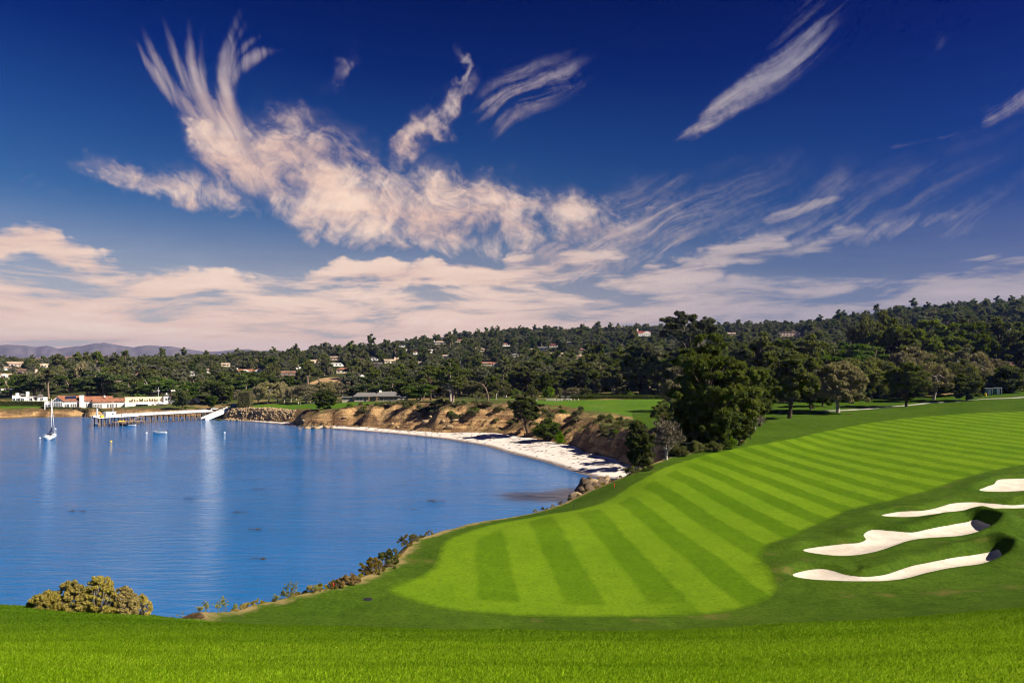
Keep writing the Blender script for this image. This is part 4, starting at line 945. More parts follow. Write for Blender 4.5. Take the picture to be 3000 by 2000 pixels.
def house(px, py, wpx, Y, roof, wall_m, roof_m, label, hpx=None, chim=(), rz=None, depth=None, nwin=None, cat='house', group='houses on the wooded hillside', name='house', storeys=1):
    h0 = hit(px, py, Y*.72)
    if h0 is not None and h0[1] < Y*1.5: Y = h0[1]
    x, y, _ = at(px, py, Y); s = Y/FOC; W = wpx*s
    Hh = (hpx*s if hpx else 2.9*storeys); D = depth or max(7.0, W*.55)
    g = float(surf(x, y)); z = at(px, py, Y)[2]
    ang = -math.atan2(x, y)+(random.uniform(-.25, .3) if rz is None else rz)
    e = thing(name, (x, y, z), ang, label, cat, group)
    down = max(1.0, z-g+1.5)                     # walls reach down into the slope
    wl = MB().box(-W/2, W/2, -D/2, D/2, -down, Hh)
    if roof == 'gable': wl.prism([(-D/2, Hh), (D/2, Hh), (0, Hh+D*.22)], -W/2, -W/2+.2)
    wl.build('wall', wall_m, e)
    rise = {'flat': .3, 'hip': D*.24, 'gable': D*.24, 'front': W*.26}[roof]
    if roof == 'front':
        MB().prism([(-W/2, Hh), (W/2, Hh), (0, Hh+W*.25)], -D/2, D/2).build('gable_wall', wall_m, e)
    rf = roof_mb(roof, W, D, Hh+.003, rise).build('roof', roof_m, e)
    for cx_, cw, ch, cm in chim:
        MB().box(cx_*W-cw/2, cx_*W+cw/2, -cw/2, cw/2, Hh+.2, Hh+rise+ch).box(cx_*W-cw*.62, cx_*W+cw*.62, -cw*.62, cw*.62, Hh+rise+ch, Hh+rise+ch+.25).build('chimney', cm, rf)
    n = nwin or max(2, int(W/3.6))
    for k in range(storeys):
        for i in range(n):
            window(e, -W/2+W*(i+.5)/n, .7+k*2.9, min(2.0, W/n*.55), min(1.7, Hh-1.2), -D/2, 1)
    HOUSES.append((x, y, W, D, z, Hh)); return e
HOUSES = []
ch = lambda *a: a
H_ = [  # px, py(base), width px, distance, roof, wall, roof colour, label, extras
 (14, 1148, 44, 560, 'hip', 'white_wall', 'tile_brown', 'white house half hidden by cypresses left of the white villa', {}),
 (8, 1118, 40, 700, 'gable', 'white_wall', 'tile_tan', 'white balconied house above the villa cypresses', {'storeys': 2}),
 (14, 1084, 22, 850, 'hip', 'white_wall', 'tile_tan', 'small white house on the low ridge beside tall pines', {}),
 (48, 1073, 44, 860, 'gable', 'pink_wall', 'tile_tan', 'long pinkish house on the low ridge under tall pines', {'hpx': 8}),
 (62, 1093, 40, 760, 'gable', 'brown_wall', 'tile_brown', 'long brown-roofed house joined to the arched gable house', {'hpx': 7}),
 (103, 1092, 18, 755, 'front', 'pink_wall', 'tile_brown', 'house with tall pale gable and arched window', {'hpx': 8}),
 (126, 1076, 34, 850, 'gable', 'cream_wall', 'tile_tan', 'cream house with tiled roof near the low ridge', {}),
 (195, 1112, 26, 620, 'gable', 'white_wall', 'tile_tan', 'white roofed house glimpsed between two cypresses', {}),
 (322, 1148, 30, 520, 'flat', 'tan_wall', 'tile_tan', 'tan two-storey house with arches behind the clubhouse', {'storeys': 2}),
 (346, 1140, 26, 530, 'flat', 'cream_wall', 'tile_tan', 'cream two-storey house behind the forked cypress', {'storeys': 2}),
 (468, 1146, 70, 500, 'gable', 'white_wall', 'tile_grey', 'long low white house behind the clubhouse cypresses', {'hpx': 8}),
 (508, 1144, 50, 500, 'gable', 'white_wall', 'tile_tan', 'white house with pale roof beside the long low one', {'hpx': 8}),
 (612, 1092, 24, 760, 'hip', 'white_wall', 'tile_tan', 'white house with two pale chimneys above the dark grove', {'chim': (ch(-.3, 1.4, 1.4, 'white_wall'), ch(.3, 1.4, 1.4, 'white_wall'))}),
 (716, 1094, 50, 720, 'gable', 'white_wall', 'tile_orange', 'long white house with orange tiles above the dark grove', {'hpx': 6, 'chim': (ch(-.4, 1.4, 1.2, 'white_wall'),)}),
 (760, 1094, 34, 700, 'front', 'white_wall', 'tile_orange', 'white gabled house with bright orange roof above the grove', {'hpx': 7}),
 (843, 1100, 52, 680, 'gable', 'brown_wall', 'tile_brown', 'low brown house with broad eaves above the lawn oaks', {'hpx': 7}),
 (1007, 1092, 38, 700, 'hip', 'cream_wall', 'tile_orange', 'yellow-cream villa with orange roof beside the dry field', {'hpx': 10}),
 (1062, 1110, 28, 640, 'front', 'white_wall', 'tile_grey', 'small white gabled house above the bungalow cypresses', {'hpx': 8}),
 (990, 1072, 42, 800, 'flat', 'white_wall', 'white_paint', 'flat-roofed white house low on the slope', {'hpx': 8}),
 (978, 1054, 32, 860, 'gable', 'pink_wall', 'tile_tan', 'pinkish tiled house above the flat white one', {}),
 (917, 1064, 30, 820, 'gable', 'cream_wall', 'tile_tan', 'cream house half hidden by tall pines', {'chim': (ch(.4, 1.5, 1.5, 'tan_wall'),)}),
 (1092, 1056, 28, 860, 'hip', 'white_wall', 'tile_grey', 'white hip-roofed house beside bare pine trunks', {}),
 (1105, 1074, 30, 800, 'gable', 'brown_wall', 'tile_grey', 'dark low house below the hip-roofed white one', {}),
 (1142, 1064, 36, 830, 'gable', 'cream_wall', 'tile_tan', 'cream house with tall end chimney on the slope', {'chim': (ch(.42, 1.6, 2.4, 'cream_wall'),)}),
 (1166, 1058, 22, 840, 'hip', 'pink_wall', 'tile_tan', 'small pink house next to the tall-chimney house', {}),
 (1191, 1036, 15, 1000, 'front', 'cream_wall', 'tile_tan', 'narrow tall cream gabled house on the upper slope', {'storeys': 2}),
 (1218, 1038, 18, 980, 'hip', 'white_wall', 'tile_brown', 'little white house right of the narrow tall one', {}),
 (1263, 1034, 20, 1000, 'gable', 'white_wall', 'tile_tan', 'white box-like house among upper slope pines', {'hpx': 7}),
 (1288, 1008, 36, 1180, 'hip', 'white_wall', 'tile_tan', 'white house with two end chimneys just below the ridge', {'chim': (ch(-.45, 1.8, 1.5, 'white_wall'), ch(.45, 1.8, 1.5, 'white_wall'))}),
 (1347, 1002, 26, 1210, 'hip', 'cream_wall', 'tile_orange', 'orange-tiled house on the ridge beside a smaller one', {}),
 (1374, 1000, 22, 1220, 'gable', 'pink_wall', 'tile_red', 'red-tiled house on the ridge next to the orange-tiled one', {}),
 (1182, 1016, 22, 1130, 'flat', 'white_wall', 'tile_grey', 'flat grey-roofed house high on the slope', {}),
 (1356, 1074, 24, 780, 'gable', 'white_wall', 'tile_grey', 'small white house above the large cliff-top pine', {'chim': (ch(-.4, 1.3, 1.2, 'white_wall'),)}),
 (1424, 1070, 34, 800, 'gable', 'cream_wall', 'tile_orange', 'bright orange-roofed house above the leaning dead trunk', {'hpx': 5}),
 (1456, 1074, 26, 790, 'gable', 'white_wall', 'tile_orange', 'white house with orange roof beside the bright orange-roofed one', {}),
 (1620, 1042, 18, 960, 'hip', 'cream_wall', 'tile_tan', 'small cream house on the slope above the carts', {}),
 (1642, 1044, 20, 950, 'gable', 'cream_wall', 'tile_tan', 'cream house with thick chimney above the carts', {'chim': (ch(-.3, 1.8, 2.0, 'cream_wall'),)}),
 (1622, 1016, 24, 1100, 'hip', 'white_wall', 'tile_red', 'white house with dark red roof high above the carts', {}),
 (1590, 1026, 30, 1060, 'gable', 'white_wall', 'tile_grey', 'pale grey-roofed house in the upper wood', {}),
 (1704, 1030, 16, 1040, 'hip', 'cream_wall', 'tile_orange', 'tiny cream house deep in the upper wood', {}),
 (1732, 1030, 22, 1040, 'gable', 'cream_wall', 'tile_orange', 'cream house with orange roof deep in the upper wood', {}),
 (1692, 1052, 26, 900, 'gable', 'tan_wall', 'tile_tan', 'tan house below the tiny cream one', {'chim': (ch(.3, 1.6, 2.0, 'cream_wall'), ch(.48, 1.6, 2.4, 'cream_wall'))}),
 (1774, 1054, 12, 900, 'front', 'white_wall', 'tile_tan', 'narrow white house with turret-like front in the wood', {'storeys': 2}),
 (1888, 984, 50, 1290, 'gable', 'white_wall', 'tile_red', 'ridge house with red roof and tall yellow chimney', {'chim': (ch(-.42, 2.4, 5.0, 'cream_wall'),), 'hpx': 7}),
 (2140, 984, 36, 1150, 'gable', 'cream_wall', 'tile_tan', 'cream house beside the eucalyptus crown on the ridge', {}),
 (2316, 986, 74, 1060, 'flat', 'pink_wall', 'tile_tan', 'large flat-roofed modern house with terraces on the ridge', {'storeys': 2, 'nwin': 8, 'chim': (ch(.1, 3.0, 1.8, 'pink_wall'),)}),
 (2940, 982, 70, 700, 'gable', 'brown_wall', 'tile_grey', 'dark-roofed house with two stout white chimneys among pines', {'hpx': 8, 'chim': (ch(-.38, 2.6, 1.2, 'white_wall'), ch(.18, 3.0, 2.0, 'white_wall'))}),
 (2590, 1092, 22, 420, 'flat', 'white_wall', 'tile_red', 'white corner of a house showing between cart path oaks', {'hpx': 10}),
 (2862, 978, 10, 690, 'hip', 'white_wall', 'tile_brown', 'tiny white house left of the two-chimney house', {}),
 (2205, 1068, 46, 400, 'flat', 'tan_wall', 'tile_tan', 'orange-tan house behind the fairway pines', {'hpx': 12, 'chim': (ch(-.3, 1.6, 1.2, 'cream_wall'), ch(.3, 1.6, 1.4, 'brick'))}),
 (1508, 1046, 24, 940, 'gable', 'white_wall', 'tile_grey', 'white house in the middle wood above the tee', {}),
 (1556, 1030, 18, 1020, 'hip', 'cream_wall', 'tile_tan', 'cream cottage in the upper wood above the tee', {}),
 (1668, 1010, 20, 1120, 'gable', 'white_wall', 'tile_tan', 'pale house high in the wood left of the ridge house', {}),
 (1800, 1030, 22, 1020, 'hip', 'white_wall', 'tile_brown', 'white brown-roofed house in the wood below the ridge house', {}),
 (1482, 1014, 22, 1140, 'hip', 'white_wall', 'tile_orange', 'white house with orange roof high in the dense wood', {}),
 (1410, 1030, 20, 1020, 'gable', 'cream_wall', 'tile_tan', 'cream house in the wood below the ridge pair', {}),
 (1310, 1050, 24, 880, 'gable', 'white_wall', 'tile_tan', 'white tan-roofed house in the wood above the cliff pine', {}),
 (1236, 1070, 26, 780, 'gable', 'cream_wall', 'tile_tan', 'cream tan-roofed house above the broad cypress', {}),
 (880, 1080, 26, 760, 'hip', 'white_wall', 'tile_tan', 'white house between tall pines above the brown house', {}),
 (660, 1074, 24, 820, 'gable', 'cream_wall', 'tile_tan', 'cream house on the low ridge above the dark grove', {}),
 (560, 1100, 26, 690, 'gable', 'white_wall', 'tile_grey', 'white grey-roofed house above the gabled pavilion', {}),
 (400, 1104, 26, 660, 'hip', 'cream_wall', 'tile_brown', 'cream house above the tallest clubhouse cypress', {}),
 (2560, 970, 26, 900, 'gable', 'white_wall', 'tile_tan', 'white house in the wood right of the modern house', {}),
 (2700, 975, 24, 840, 'hip', 'cream_wall', 'tile_tan', 'cream house in the wood above the pale oaks', {}),
 (2480, 1000, 24, 800, 'gable', 'white_wall', 'tile_brown', 'white house in the wood below the modern house', {}),
]
for a in H_: house(*a[:8], **a[8])
bh = house(2922, 1084, 146, 330, 'gable', 'brown_wall', 'tile_brown', 'long brown house with brick chimney and pale gable trim', hpx=9, chim=(ch(.42, 2.2, 1.0, 'brick'),), rz=.15, depth=12)
# ------------------------------------------------------------------ woods on the hillside
g9 = 'pines in the wood on the hillside'
fr = np.random.default_rng(21)
pts = []
Yc = 262.0
while Yc < 1420:
    step = 8.5+Yc*.0035
    n = int(1.95*Yc/step)
    for u in np.linspace(-.95, .98, n):
        uu = u+fr.normal()*.35*step/Yc; yy = Yc+fr.normal()*.35*step
        px = CX+uu*FOC
        y0 = np.interp(px, [-600, 650, 880, 1000, 1250, 1330, 1900, 2000, 2200, 2350, 2600, 3000, 3500], [500, 480, 520, 470, 420, 400, 400, 350, 300, 280, 270, 275, 280])
        if yy < y0: continue
        if 870 < px < 1010 and yy < 640 and abs(px-960) < 55: continue      # the dry field
        pts.append((uu*yy, yy))
    Yc += step*.80
pts = np.array(pts); pz = surf(pts[:, 0], pts[:, 1])
hgt = fr.uniform(9.5, 19.5, len(pts)); hgt *= np.where(pts[:, 1] < 620, 1.0, .92)
hgt *= np.where((pts[:, 0]/pts[:, 1] < -.30), .86, 1.0)
keep = np.ones(len(pts), bool); guard = np.zeros(len(pts), bool)
for x, y, W, D, z, Hh in HOUSES:
    u = x/y; du = np.abs(pts[:, 0]/pts[:, 1]-u)*y
    dy = y-pts[:, 1]
    inn = (du < W/2+3) & (np.abs(dy) < D/2+4)
    line = CAMZ+(z+Hh*.15-CAMZ)*pts[:, 1]/y               # sight line to mid wall at the tree's distance
    front = (du < W/2+2.0) & (dy > 0) & (dy < 300) & (pz+hgt > line)
    keep &= ~inn
    guard |= (du < W/2+4) & (dy > 0) & (dy < 330)
    cut = front & keep
    low = line-pz-.3
    hgt = np.where(cut & (low > 4.5), np.minimum(hgt, low), hgt); keep &= ~(cut & (low <= 4.5))
pts, pz, hgt, guard = pts[keep], pz[keep], hgt[keep], guard[keep]
order = np.argsort(-hgt/pts[:, 1]); big = order[:290]
kd = fr.choice(['pine', 'pine', 'pine', 'pine', 'cypress', 'olive', 'dense', 'oak'], len(pts))
LABK = {'pine': 'dark pine in the wood on the hillside', 'cypress': 'flat-tiered cypress in the wood on the hillside', 'olive': 'olive-green domed oak in the wood on the hillside', 'dense': 'dense dark evergreen in the wood on the hillside', 'oak': 'pale lichen oak in the wood on the hillside'}
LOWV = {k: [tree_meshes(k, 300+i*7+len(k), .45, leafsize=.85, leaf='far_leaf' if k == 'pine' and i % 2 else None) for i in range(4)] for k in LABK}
for i in big:
    k = kd[i]; x, y = pts[i]
    wd = hgt[i]*{'pine': .62, 'cypress': .95, 'olive': 1.05, 'dense': .75, 'oak': 1.0}[k]*fr.uniform(.85, 1.2)
    plant(k, (x, y, pz[i]-.2), hgt[i], wd, LABK[k], {'pine': g9, 'cypress': 'cypresses in the wood on the hillside', 'olive': 'olive oaks in the wood on the hillside', 'dense': 'dense evergreens in the wood on the hillside', 'oak': 'pale oaks in the wood on the hillside'}[k], meshes=LOWV[k][i % 4])
rest = order[290:]
protos = []
for k, n in [('pine', 5), ('cypress', 2), ('olive', 3), ('dense', 2), ('oak', 1), ('tall', 2)]:
    for i in range(n):
        mb, Vc, Tc = tree_geo(k, 700+i*11+len(k), .30, leafsize=1.15)
        me = mb.mesh('forest_tree', KINDS[k][3], True); nb = len(me.vertices)
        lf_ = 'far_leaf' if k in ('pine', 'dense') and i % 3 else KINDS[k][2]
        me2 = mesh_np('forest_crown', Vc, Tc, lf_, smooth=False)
        bm = bmesh.new(); bm.from_mesh(me); nf = len(bm.faces); bm.from_mesh(me2); bm.faces.ensure_lookup_table()
        for f in bm.faces[nf:]: f.material_index = 1
        bm.to_mesh(me); bm.free(); me.materials.append(MATS[lf_]); bpy.data.meshes.remove(me2)
        protos.append((bpy.data.objects.new('forest_tree', me), KINDS[k]))
sel = fr.choice(len(protos), len(rest), p=np.array([.14, .13, .12, .11, .09, .05, .05, .05, .04, .03, .05, .03, .03, .04, .04]))
fp = bpy.data.meshes.new('hillside_wood'); fp.vertices.add(len(rest))
co = np.column_stack([pts[rest], pz[rest]-.3]).astype(np.float32); fp.vertices.foreach_set('co', co.ravel())
hgt[rest] *= np.where(guard[rest], 1.0, np.where(sel >= 13, 1.5, 1.0)*np.where(fr.random(len(rest)) < .10, 1.3, 1.0))
nomH = np.array([p_[1][0] for p_ in protos]); nomR = np.array([p_[1][1] for p_ in protos])
sz_ = hgt[rest]/nomH[sel]; sx_ = hgt[rest]*np.where(sel >= 13, .20, fr.uniform(.30, .48, len(rest)))/nomR[sel]
for nm, ty, val in [('pick', 'INT', sel.astype(np.int32)), ('turn', 'FLOAT', fr.uniform(0, 6.28, len(rest)).astype(np.float32)), ('sx', 'FLOAT', sx_.astype(np.float32)), ('sz', 'FLOAT', sz_.astype(np.float32))]:
    at_ = fp.attributes.new(nm, ty, 'POINT'); at_.data.foreach_set('value', val)
wood = tag(link('hillside_wood', fp), 'dense far wood covering the hillside', None, None, 'stuff')
ng = bpy.data.node_groups.new('wood', 'GeometryNodeTree')
ng.interface.new_socket('Geometry', in_out='INPUT', socket_type='NodeSocketGeometry'); ng.interface.new_socket('Geometry', in_out='OUTPUT', socket_type='NodeSocketGeometry')
N = ng.nodes; L = ng.links
gi = N.new('NodeGroupInput'); go = N.new('NodeGroupOutput'); iop = N.new('GeometryNodeInstanceOnPoints'); g2i = N.new('GeometryNodeGeometryToInstance')
m2p = N.new('GeometryNodeMeshToPoints'); L.new(gi.outputs[0], m2p.inputs[0])
for ob, _ in reversed(protos):
    oi = N.new('GeometryNodeObjectInfo'); oi.inputs['Object'].default_value = ob; oi.inputs['As Instance'].default_value = True; L.new(oi.outputs['Geometry'], g2i.inputs[0])
def nattr(nm, ty):
    a = N.new('GeometryNodeInputNamedAttribute'); a.data_type = ty; a.inputs[0].default_value = nm; return a.outputs[0]
cr = N.new('ShaderNodeCombineXYZ'); L.new(nattr('turn', 'FLOAT'), cr.inputs[2])
cs_ = N.new('ShaderNodeCombineXYZ'); sxs = nattr('sx', 'FLOAT'); L.new(sxs, cs_.inputs[0]); L.new(sxs, cs_.inputs[1]); L.new(nattr('sz', 'FLOAT'), cs_.inputs[2])
L.new(m2p.outputs[0], iop.inputs['Points']); L.new(g2i.outputs[0], iop.inputs['Instance']); iop.inputs['Pick Instance'].default_value = True
L.new(nattr('pick', 'INT'), iop.inputs['Instance Index']); L.new(cr.outputs[0], iop.inputs['Rotation']); L.new(cs_.outputs[0], iop.inputs['Scale'])
L.new(iop.outputs[0], go.inputs[0])
md = wood.modifiers.new('wood', 'NODES'); md.node_group = ng
print('forest', len(rest), 'kept', len(pts))
# dry field on the slope
fld = np.array([hit(px, py, 480)[:2] for px, py in [(905, 1124), (940, 1110), (985, 1106), (1005, 1114), (985, 1126), (930, 1128)]])
fld = smooth_poly(fld, 4)
plain('dry_field', (.40, .25, .12), .95, .3, .15)
cm_ = fld.mean(0); fv = [(cm_[0], cm_[1], float(surf(*cm_))+.35)]+[(x, y, float(surf(x, y))+.35) for x, y in fld]
tag(link('dry_field', mesh_np('dry_field', fv, [(0, 1+i, 1+(i+1) % len(fld)) for i in range(len(fld))], 'dry_field')), 'patch of bare dry brown field on the slope', None, None, 'structure')
# ------------------------------------------------------------------ far mountains
def ridge_range(name, prof, Y0, Y1, mat, label, amp, seed):
    us_ = np.linspace(-.95, .15, 260); ys_ = np.linspace(0, 1, 26)
    top = np.interp(CX+us_*FOC, [p_[0] for p_ in prof], [p_[1] for p_ in prof])
    Um, Tm = np.meshgrid(us_, ys_); Ym = Y0+(Y1-Y0)*Tm*1.35
    zt = CAMZ-(np.interp(Um*FOC+CX, [p_[0] for p_ in prof], [p_[1] for p_ in prof])-HY)/FOC*(Y0+(Y1-Y0))
    k = np.where(Tm < .74, (Tm/.74)**1.2, 1-(Tm-.74)/.26*.8)
    nz = np.abs(fbm(Um*60+seed, Tm*7, 4)-.5)*2
    Z = -2+(zt+2)*k*(1-amp*nz*np.sin(np.pi*np.clip(Tm/.74, 0, 1)))
    n1, n2 = Um.shape; ii = np.arange(n1*n2).reshape(n1, n2)
    F = np.column_stack([ii[:-1, :-1].ravel(), ii[:-1, 1:].ravel(), ii[1:, 1:].ravel(), ii[1:, :-1].ravel()])
    return tag(link(name, mesh_np(name, np.column_stack([(Um*Ym).ravel(), Ym.ravel(), Z.ravel()]), F, mat)), label, None, None, 'structure')
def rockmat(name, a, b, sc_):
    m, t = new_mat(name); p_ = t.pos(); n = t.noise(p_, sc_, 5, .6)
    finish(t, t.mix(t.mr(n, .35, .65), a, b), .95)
rockmat('mountain', (.115, .105, .125), (.155, .135, .145), .008); rockmat('foothill', (.22, .12, .075), (.30, .17, .11), .006)  # mountain tone is bluish and paled: distance haze put into the rock colour
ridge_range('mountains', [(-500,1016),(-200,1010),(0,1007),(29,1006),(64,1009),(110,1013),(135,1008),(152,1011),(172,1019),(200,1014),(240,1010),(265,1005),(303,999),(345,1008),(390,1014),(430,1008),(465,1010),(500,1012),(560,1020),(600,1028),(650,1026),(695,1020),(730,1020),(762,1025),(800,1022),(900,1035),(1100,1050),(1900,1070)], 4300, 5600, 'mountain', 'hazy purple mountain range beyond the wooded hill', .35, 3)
ridge_range('foothills', [(-500,1050),(0,1052),(100,1047),(200,1042),(270,1037),(330,1043),(380,1052),(480,1062),(700,1070),(1900,1085)], 2700, 3400, 'foothill', 'reddish brown foothills below the mountains', .15, 8)
# ------------------------------------------------------------------ haze
hm, t = new_mat('haze')
vol = t.node('ShaderNodeVolumePrincipled', {'Color': (.13, .28, .95), 'Density': 4.5e-5, 'Anisotropy': .2})
o_ = t.n.new('ShaderNodeOutputMaterial'); t.l.new(vol, o_.inputs[1])
hz = MB().box(-9600, 9600, -700, 7000, -5, 310).build('haze', 'haze'); tag(hz, 'thin pale haze in the air', None, None, 'stuff')

# single out the extremes of each set of look-alikes
byl = {}
for o in C.objects:
    if o.parent is None and o.get('group') and o.name in DIM: byl.setdefault((o['group'], o['label']), []).append(o)
for (g_, l_), os_ in byl.items():
    if len(os_) < 3: continue
    os_ = sorted(os_, key=lambda o: DIM[o.name][0]); used = set()
    for o, wd_ in ((os_[-1], 'tallest'), (os_[0], 'lowest')): o['label'] = f'{wd_} {l_}'; used.add(o.name)
    ow = sorted([o for o in os_ if o.name not in used], key=lambda o: DIM[o.name][1])
    if len(ow) > 2: ow[-1]['label'] = f'broadest {l_}'; ow[0]['label'] = f'narrowest {l_}'
# ------------------------------------------------------------------ beach clubhouse
def frame_at(px, py, Y):
    x, y, z = at(px, py, Y); return (x, y, z), -math.atan2(x, y), Y/FOC*math.cos(math.atan2(x, y)), Y/FOC
loc, ang, kx, kz = frame_at(300, 1197, 415)
X_ = lambda px: (px-300)*kx
Z_ = lambda py: (1197-py)*kz
club = thing('clubhouse', loc, ang, 'long white beach clubhouse with orange tile roofs and glass gable', 'clubhouse')
def wing(x0, x1, y0, y1, zt, mat='white_wall', name='wall'):
    return MB().box(X_(x0), X_(x1), y0, y1, -2.5, Z_(zt)).build(name, mat, club)
wing(137, 189.5, -2, 9, 1173.5); wing(189.6, 250, 0, 9, 1173); wing(250.1, 330, .3, 9, 1174); wing(272, 366, -3.5, .28, 1177); wing(366.1, 480, -6, .2, 1180); wing(366.1, 486, .25, 8, 1165, 'cream_wall', 'upper_wall'); wing(486.1, 508, -2, 6, 1163, 'white_wall', 'tower')
def gable_roof(x0, x1, y0, y1, ze, zr, mat='tile_orange'):
    a, b = X_(x0)-.3, X_(x1)+.3; ym = (y0+y1)/2; e, r0 = Z_(ze), Z_(zr); m = MB()
    for ya in (y0-.6, y1+.6):
        m.quadbox([(a, ya, e), (b, ya, e), (b, ym, r0), (a, ym, r0), (a, ya, e+.2), (b, ya, e+.2), (b, ym, r0+.2), (a, ym, r0+.2)])
    o = m.build('roof', mat, club)
    tl = MB()                                   # rows of barrel tiles running down the slope
    n = int((b-a)/.55)
    for i in range(n):
        xx = a+(i+.5)*(b-a)/n; tl.tube([(xx, y0-.62, e+.18), (xx, ym, r0+.18)], .13, 5, cap=False)
    tl.build('tile_row', mat, o); return o
r1 = gable_roof(174, 249, 0, 9, 1173, 1158.5); gable_roof(250.5, 330, .3, 9, 1174, 1161.5); gable_roof(272, 366, -3.5, 2.5, 1177, 1167.5)
MB().quadbox([(X_(193), 1.2, Z_(1168)), (X_(224), 1.2, Z_(1168)), (X_(224), 3.6, Z_(1161)), (X_(193), 3.6, Z_(1161)), (X_(193), 1.2, Z_(1168)+.5), (X_(224), 1.2, Z_(1168)+.5), (X_(224), 3.6, Z_(1161)+.5), (X_(193), 3.6, Z_(1161)+.5)]).build('solar_panel', 'solar', r1)
for x0, x1 in ((234, 247),):
    MB().box(X_(x0), X_(x1), -1.7, .8, -2, Z_(1158)).box(X_(x0)-.15, X_(x1)+.15, -1.85, .95, Z_(1158), Z_(1156.6)).build('chimney', 'white_wall', club)
MB().box(X_(304), X_(309), 2, 3.4, Z_(1164), Z_(1158.5)).build('chimney', 'white_wall', club)
# glass gable
gx0, gx1, ga = X_(154), X_(189), X_(171.5); ze, zr = Z_(1173), Z_(1160)
MB().prism([(gx0, -2.2), (gx1, -2.2), (gx1, ze), (ga, zr), (gx0, ze)], -2.6, 4).build('gable_wall', 'white_wall', club)
for s0, e0 in ((gx0-.5, ga), (gx1+.5, ga)):
    MB().quadbox([(s0, -3.1, ze-.35), (s0, 5, ze-.35), (e0, 5, zr+.05), (e0, -3.1, zr+.05), (s0, -3.1, ze-.05), (s0, 5, ze-.05), (e0, 5, zr+.4), (e0, -3.1, zr+.4)]).build('gable_roof', 'tile_orange', club)
for i in range(5):
    w0 = (gx1-gx0-.8)/5; window(club, gx0+.4+w0*(i+.5), .45, w0*.97, ze-1.0, -2.6, 1)
def tri_pane(x0, x1, z0):
    f0 = lambda x: zr-.55-abs(x-ga)*(zr-ze)/(gx1-ga)*1.0
    pts = [(x0, z0), (x1, z0), (x1, max(z0+.05, f0(x1))), (x0, max(z0+.05, f0(x0)))]
    if x0 < ga < x1: pts.insert(3, (ga, f0(ga)))
    MB().prism(pts, -2.68, -2.58).build('gable_pane', 'glass', club)
for i in range(5):
    w0 = (gx1-gx0-.8)/5; a = gx0+.4+w0*i; tri_pane(a+.08, a+w0-.08, ze-.25)
for px0, n, wpx in ((139, 2, 7), (191, 2, 7), (208, 4, 6), (251, 3, 6)):
    for i in range(n): window(club, X_(px0+wpx*(i+.5)), .5, wpx*kx*.92, 2.9, (-2 if px0 < 150 else 0 if px0 < 240 else .3), 1)
for px0, n, wpx in ((273, 6, 4.6), (313, 1, 6), (321, 2, 6.5), (338, 1, 6)):
    for i in range(n): window(club, X_(px0+wpx*(i+.5)), .6, wpx*kx*.9, 2.5, -3.5, 1)
for px0, wpx in ((405, 16), (423, 14), (446, 10), (460, 10)): window(club, X_(px0+wpx/2), .3, wpx*kx*.9, 2.3, -6, 2)
for px0, px1 in ((403, 438), (470, 498)):
    MB().quadbox([(X_(px0), -8.2, 2.5), (X_(px1), -8.2, 2.5), (X_(px1), -6.02, 3.2), (X_(px0), -6.02, 3.2), (X_(px0), -8.2, 2.62), (X_(px1), -8.2, 2.62), (X_(px1), -6.02, 3.32), (X_(px0), -6.02, 3.32)]).build('awning', 'awning', club)
for px0 in (491, 498): window(club, X_(px0+3), Z_(1176), 1.1, 1.7, -2, 1)
MB().loft([[(X_(486)-.3, -2.3, Z_(1163)), (X_(508)+.3, -2.3, Z_(1163)), (X_(508)+.3, 6.3, Z_(1163)), (X_(486)-.3, 6.3, Z_(1163))], [(X_(495), 1.4, Z_(1158)), (X_(499), 1.4, Z_(1158)), (X_(499), 2.2, Z_(1158)), (X_(495), 2.2, Z_(1158))]]).build('roof', 'tile_grey', club)
MB().box(X_(494.5), X_(499.5), 1.2, 2.4, Z_(1159), Z_(1155.5)).prism([(X_(494), Z_(1155.5)), (X_(500), Z_(1155.5)), (X_(497), Z_(1152.5))], 1.1, 2.5).build('cupola', 'white_paint', club)
MB().box(X_(366.1), X_(480), -6.05, -5.85, Z_(1180), Z_(1178.2)).build('parapet', 'white_wall', club)
MB().box(X_(508.1), X_(560), -2, 4, -2, Z_(1178)).build('wall', 'white_wall', club)
for px0 in (512, 526, 541): window(club, X_(px0+6), .3, 2.1, 2.4, -2, 1)
for a, b, y in ((415, 452, -10.5), (470, 610, -9)):                        # low terrace walls
    MB().box(X_(a), X_(b), y, y+.4, -2.5, 1.15).build('terrace_wall', 'white_wall', club)
MB().quadbox([(X_(405), -12, -3.4), (X_(430), -12, -3.4), (X_(425), -10.6, 1.0), (X_(412), -10.6, 1.0), (X_(405), -11, -3.4), (X_(430), -11, -3.4), (X_(425), -10.55, 1.1), (X_(412), -10.55, 1.1)]).build('stair_wall', 'white_wall', club)
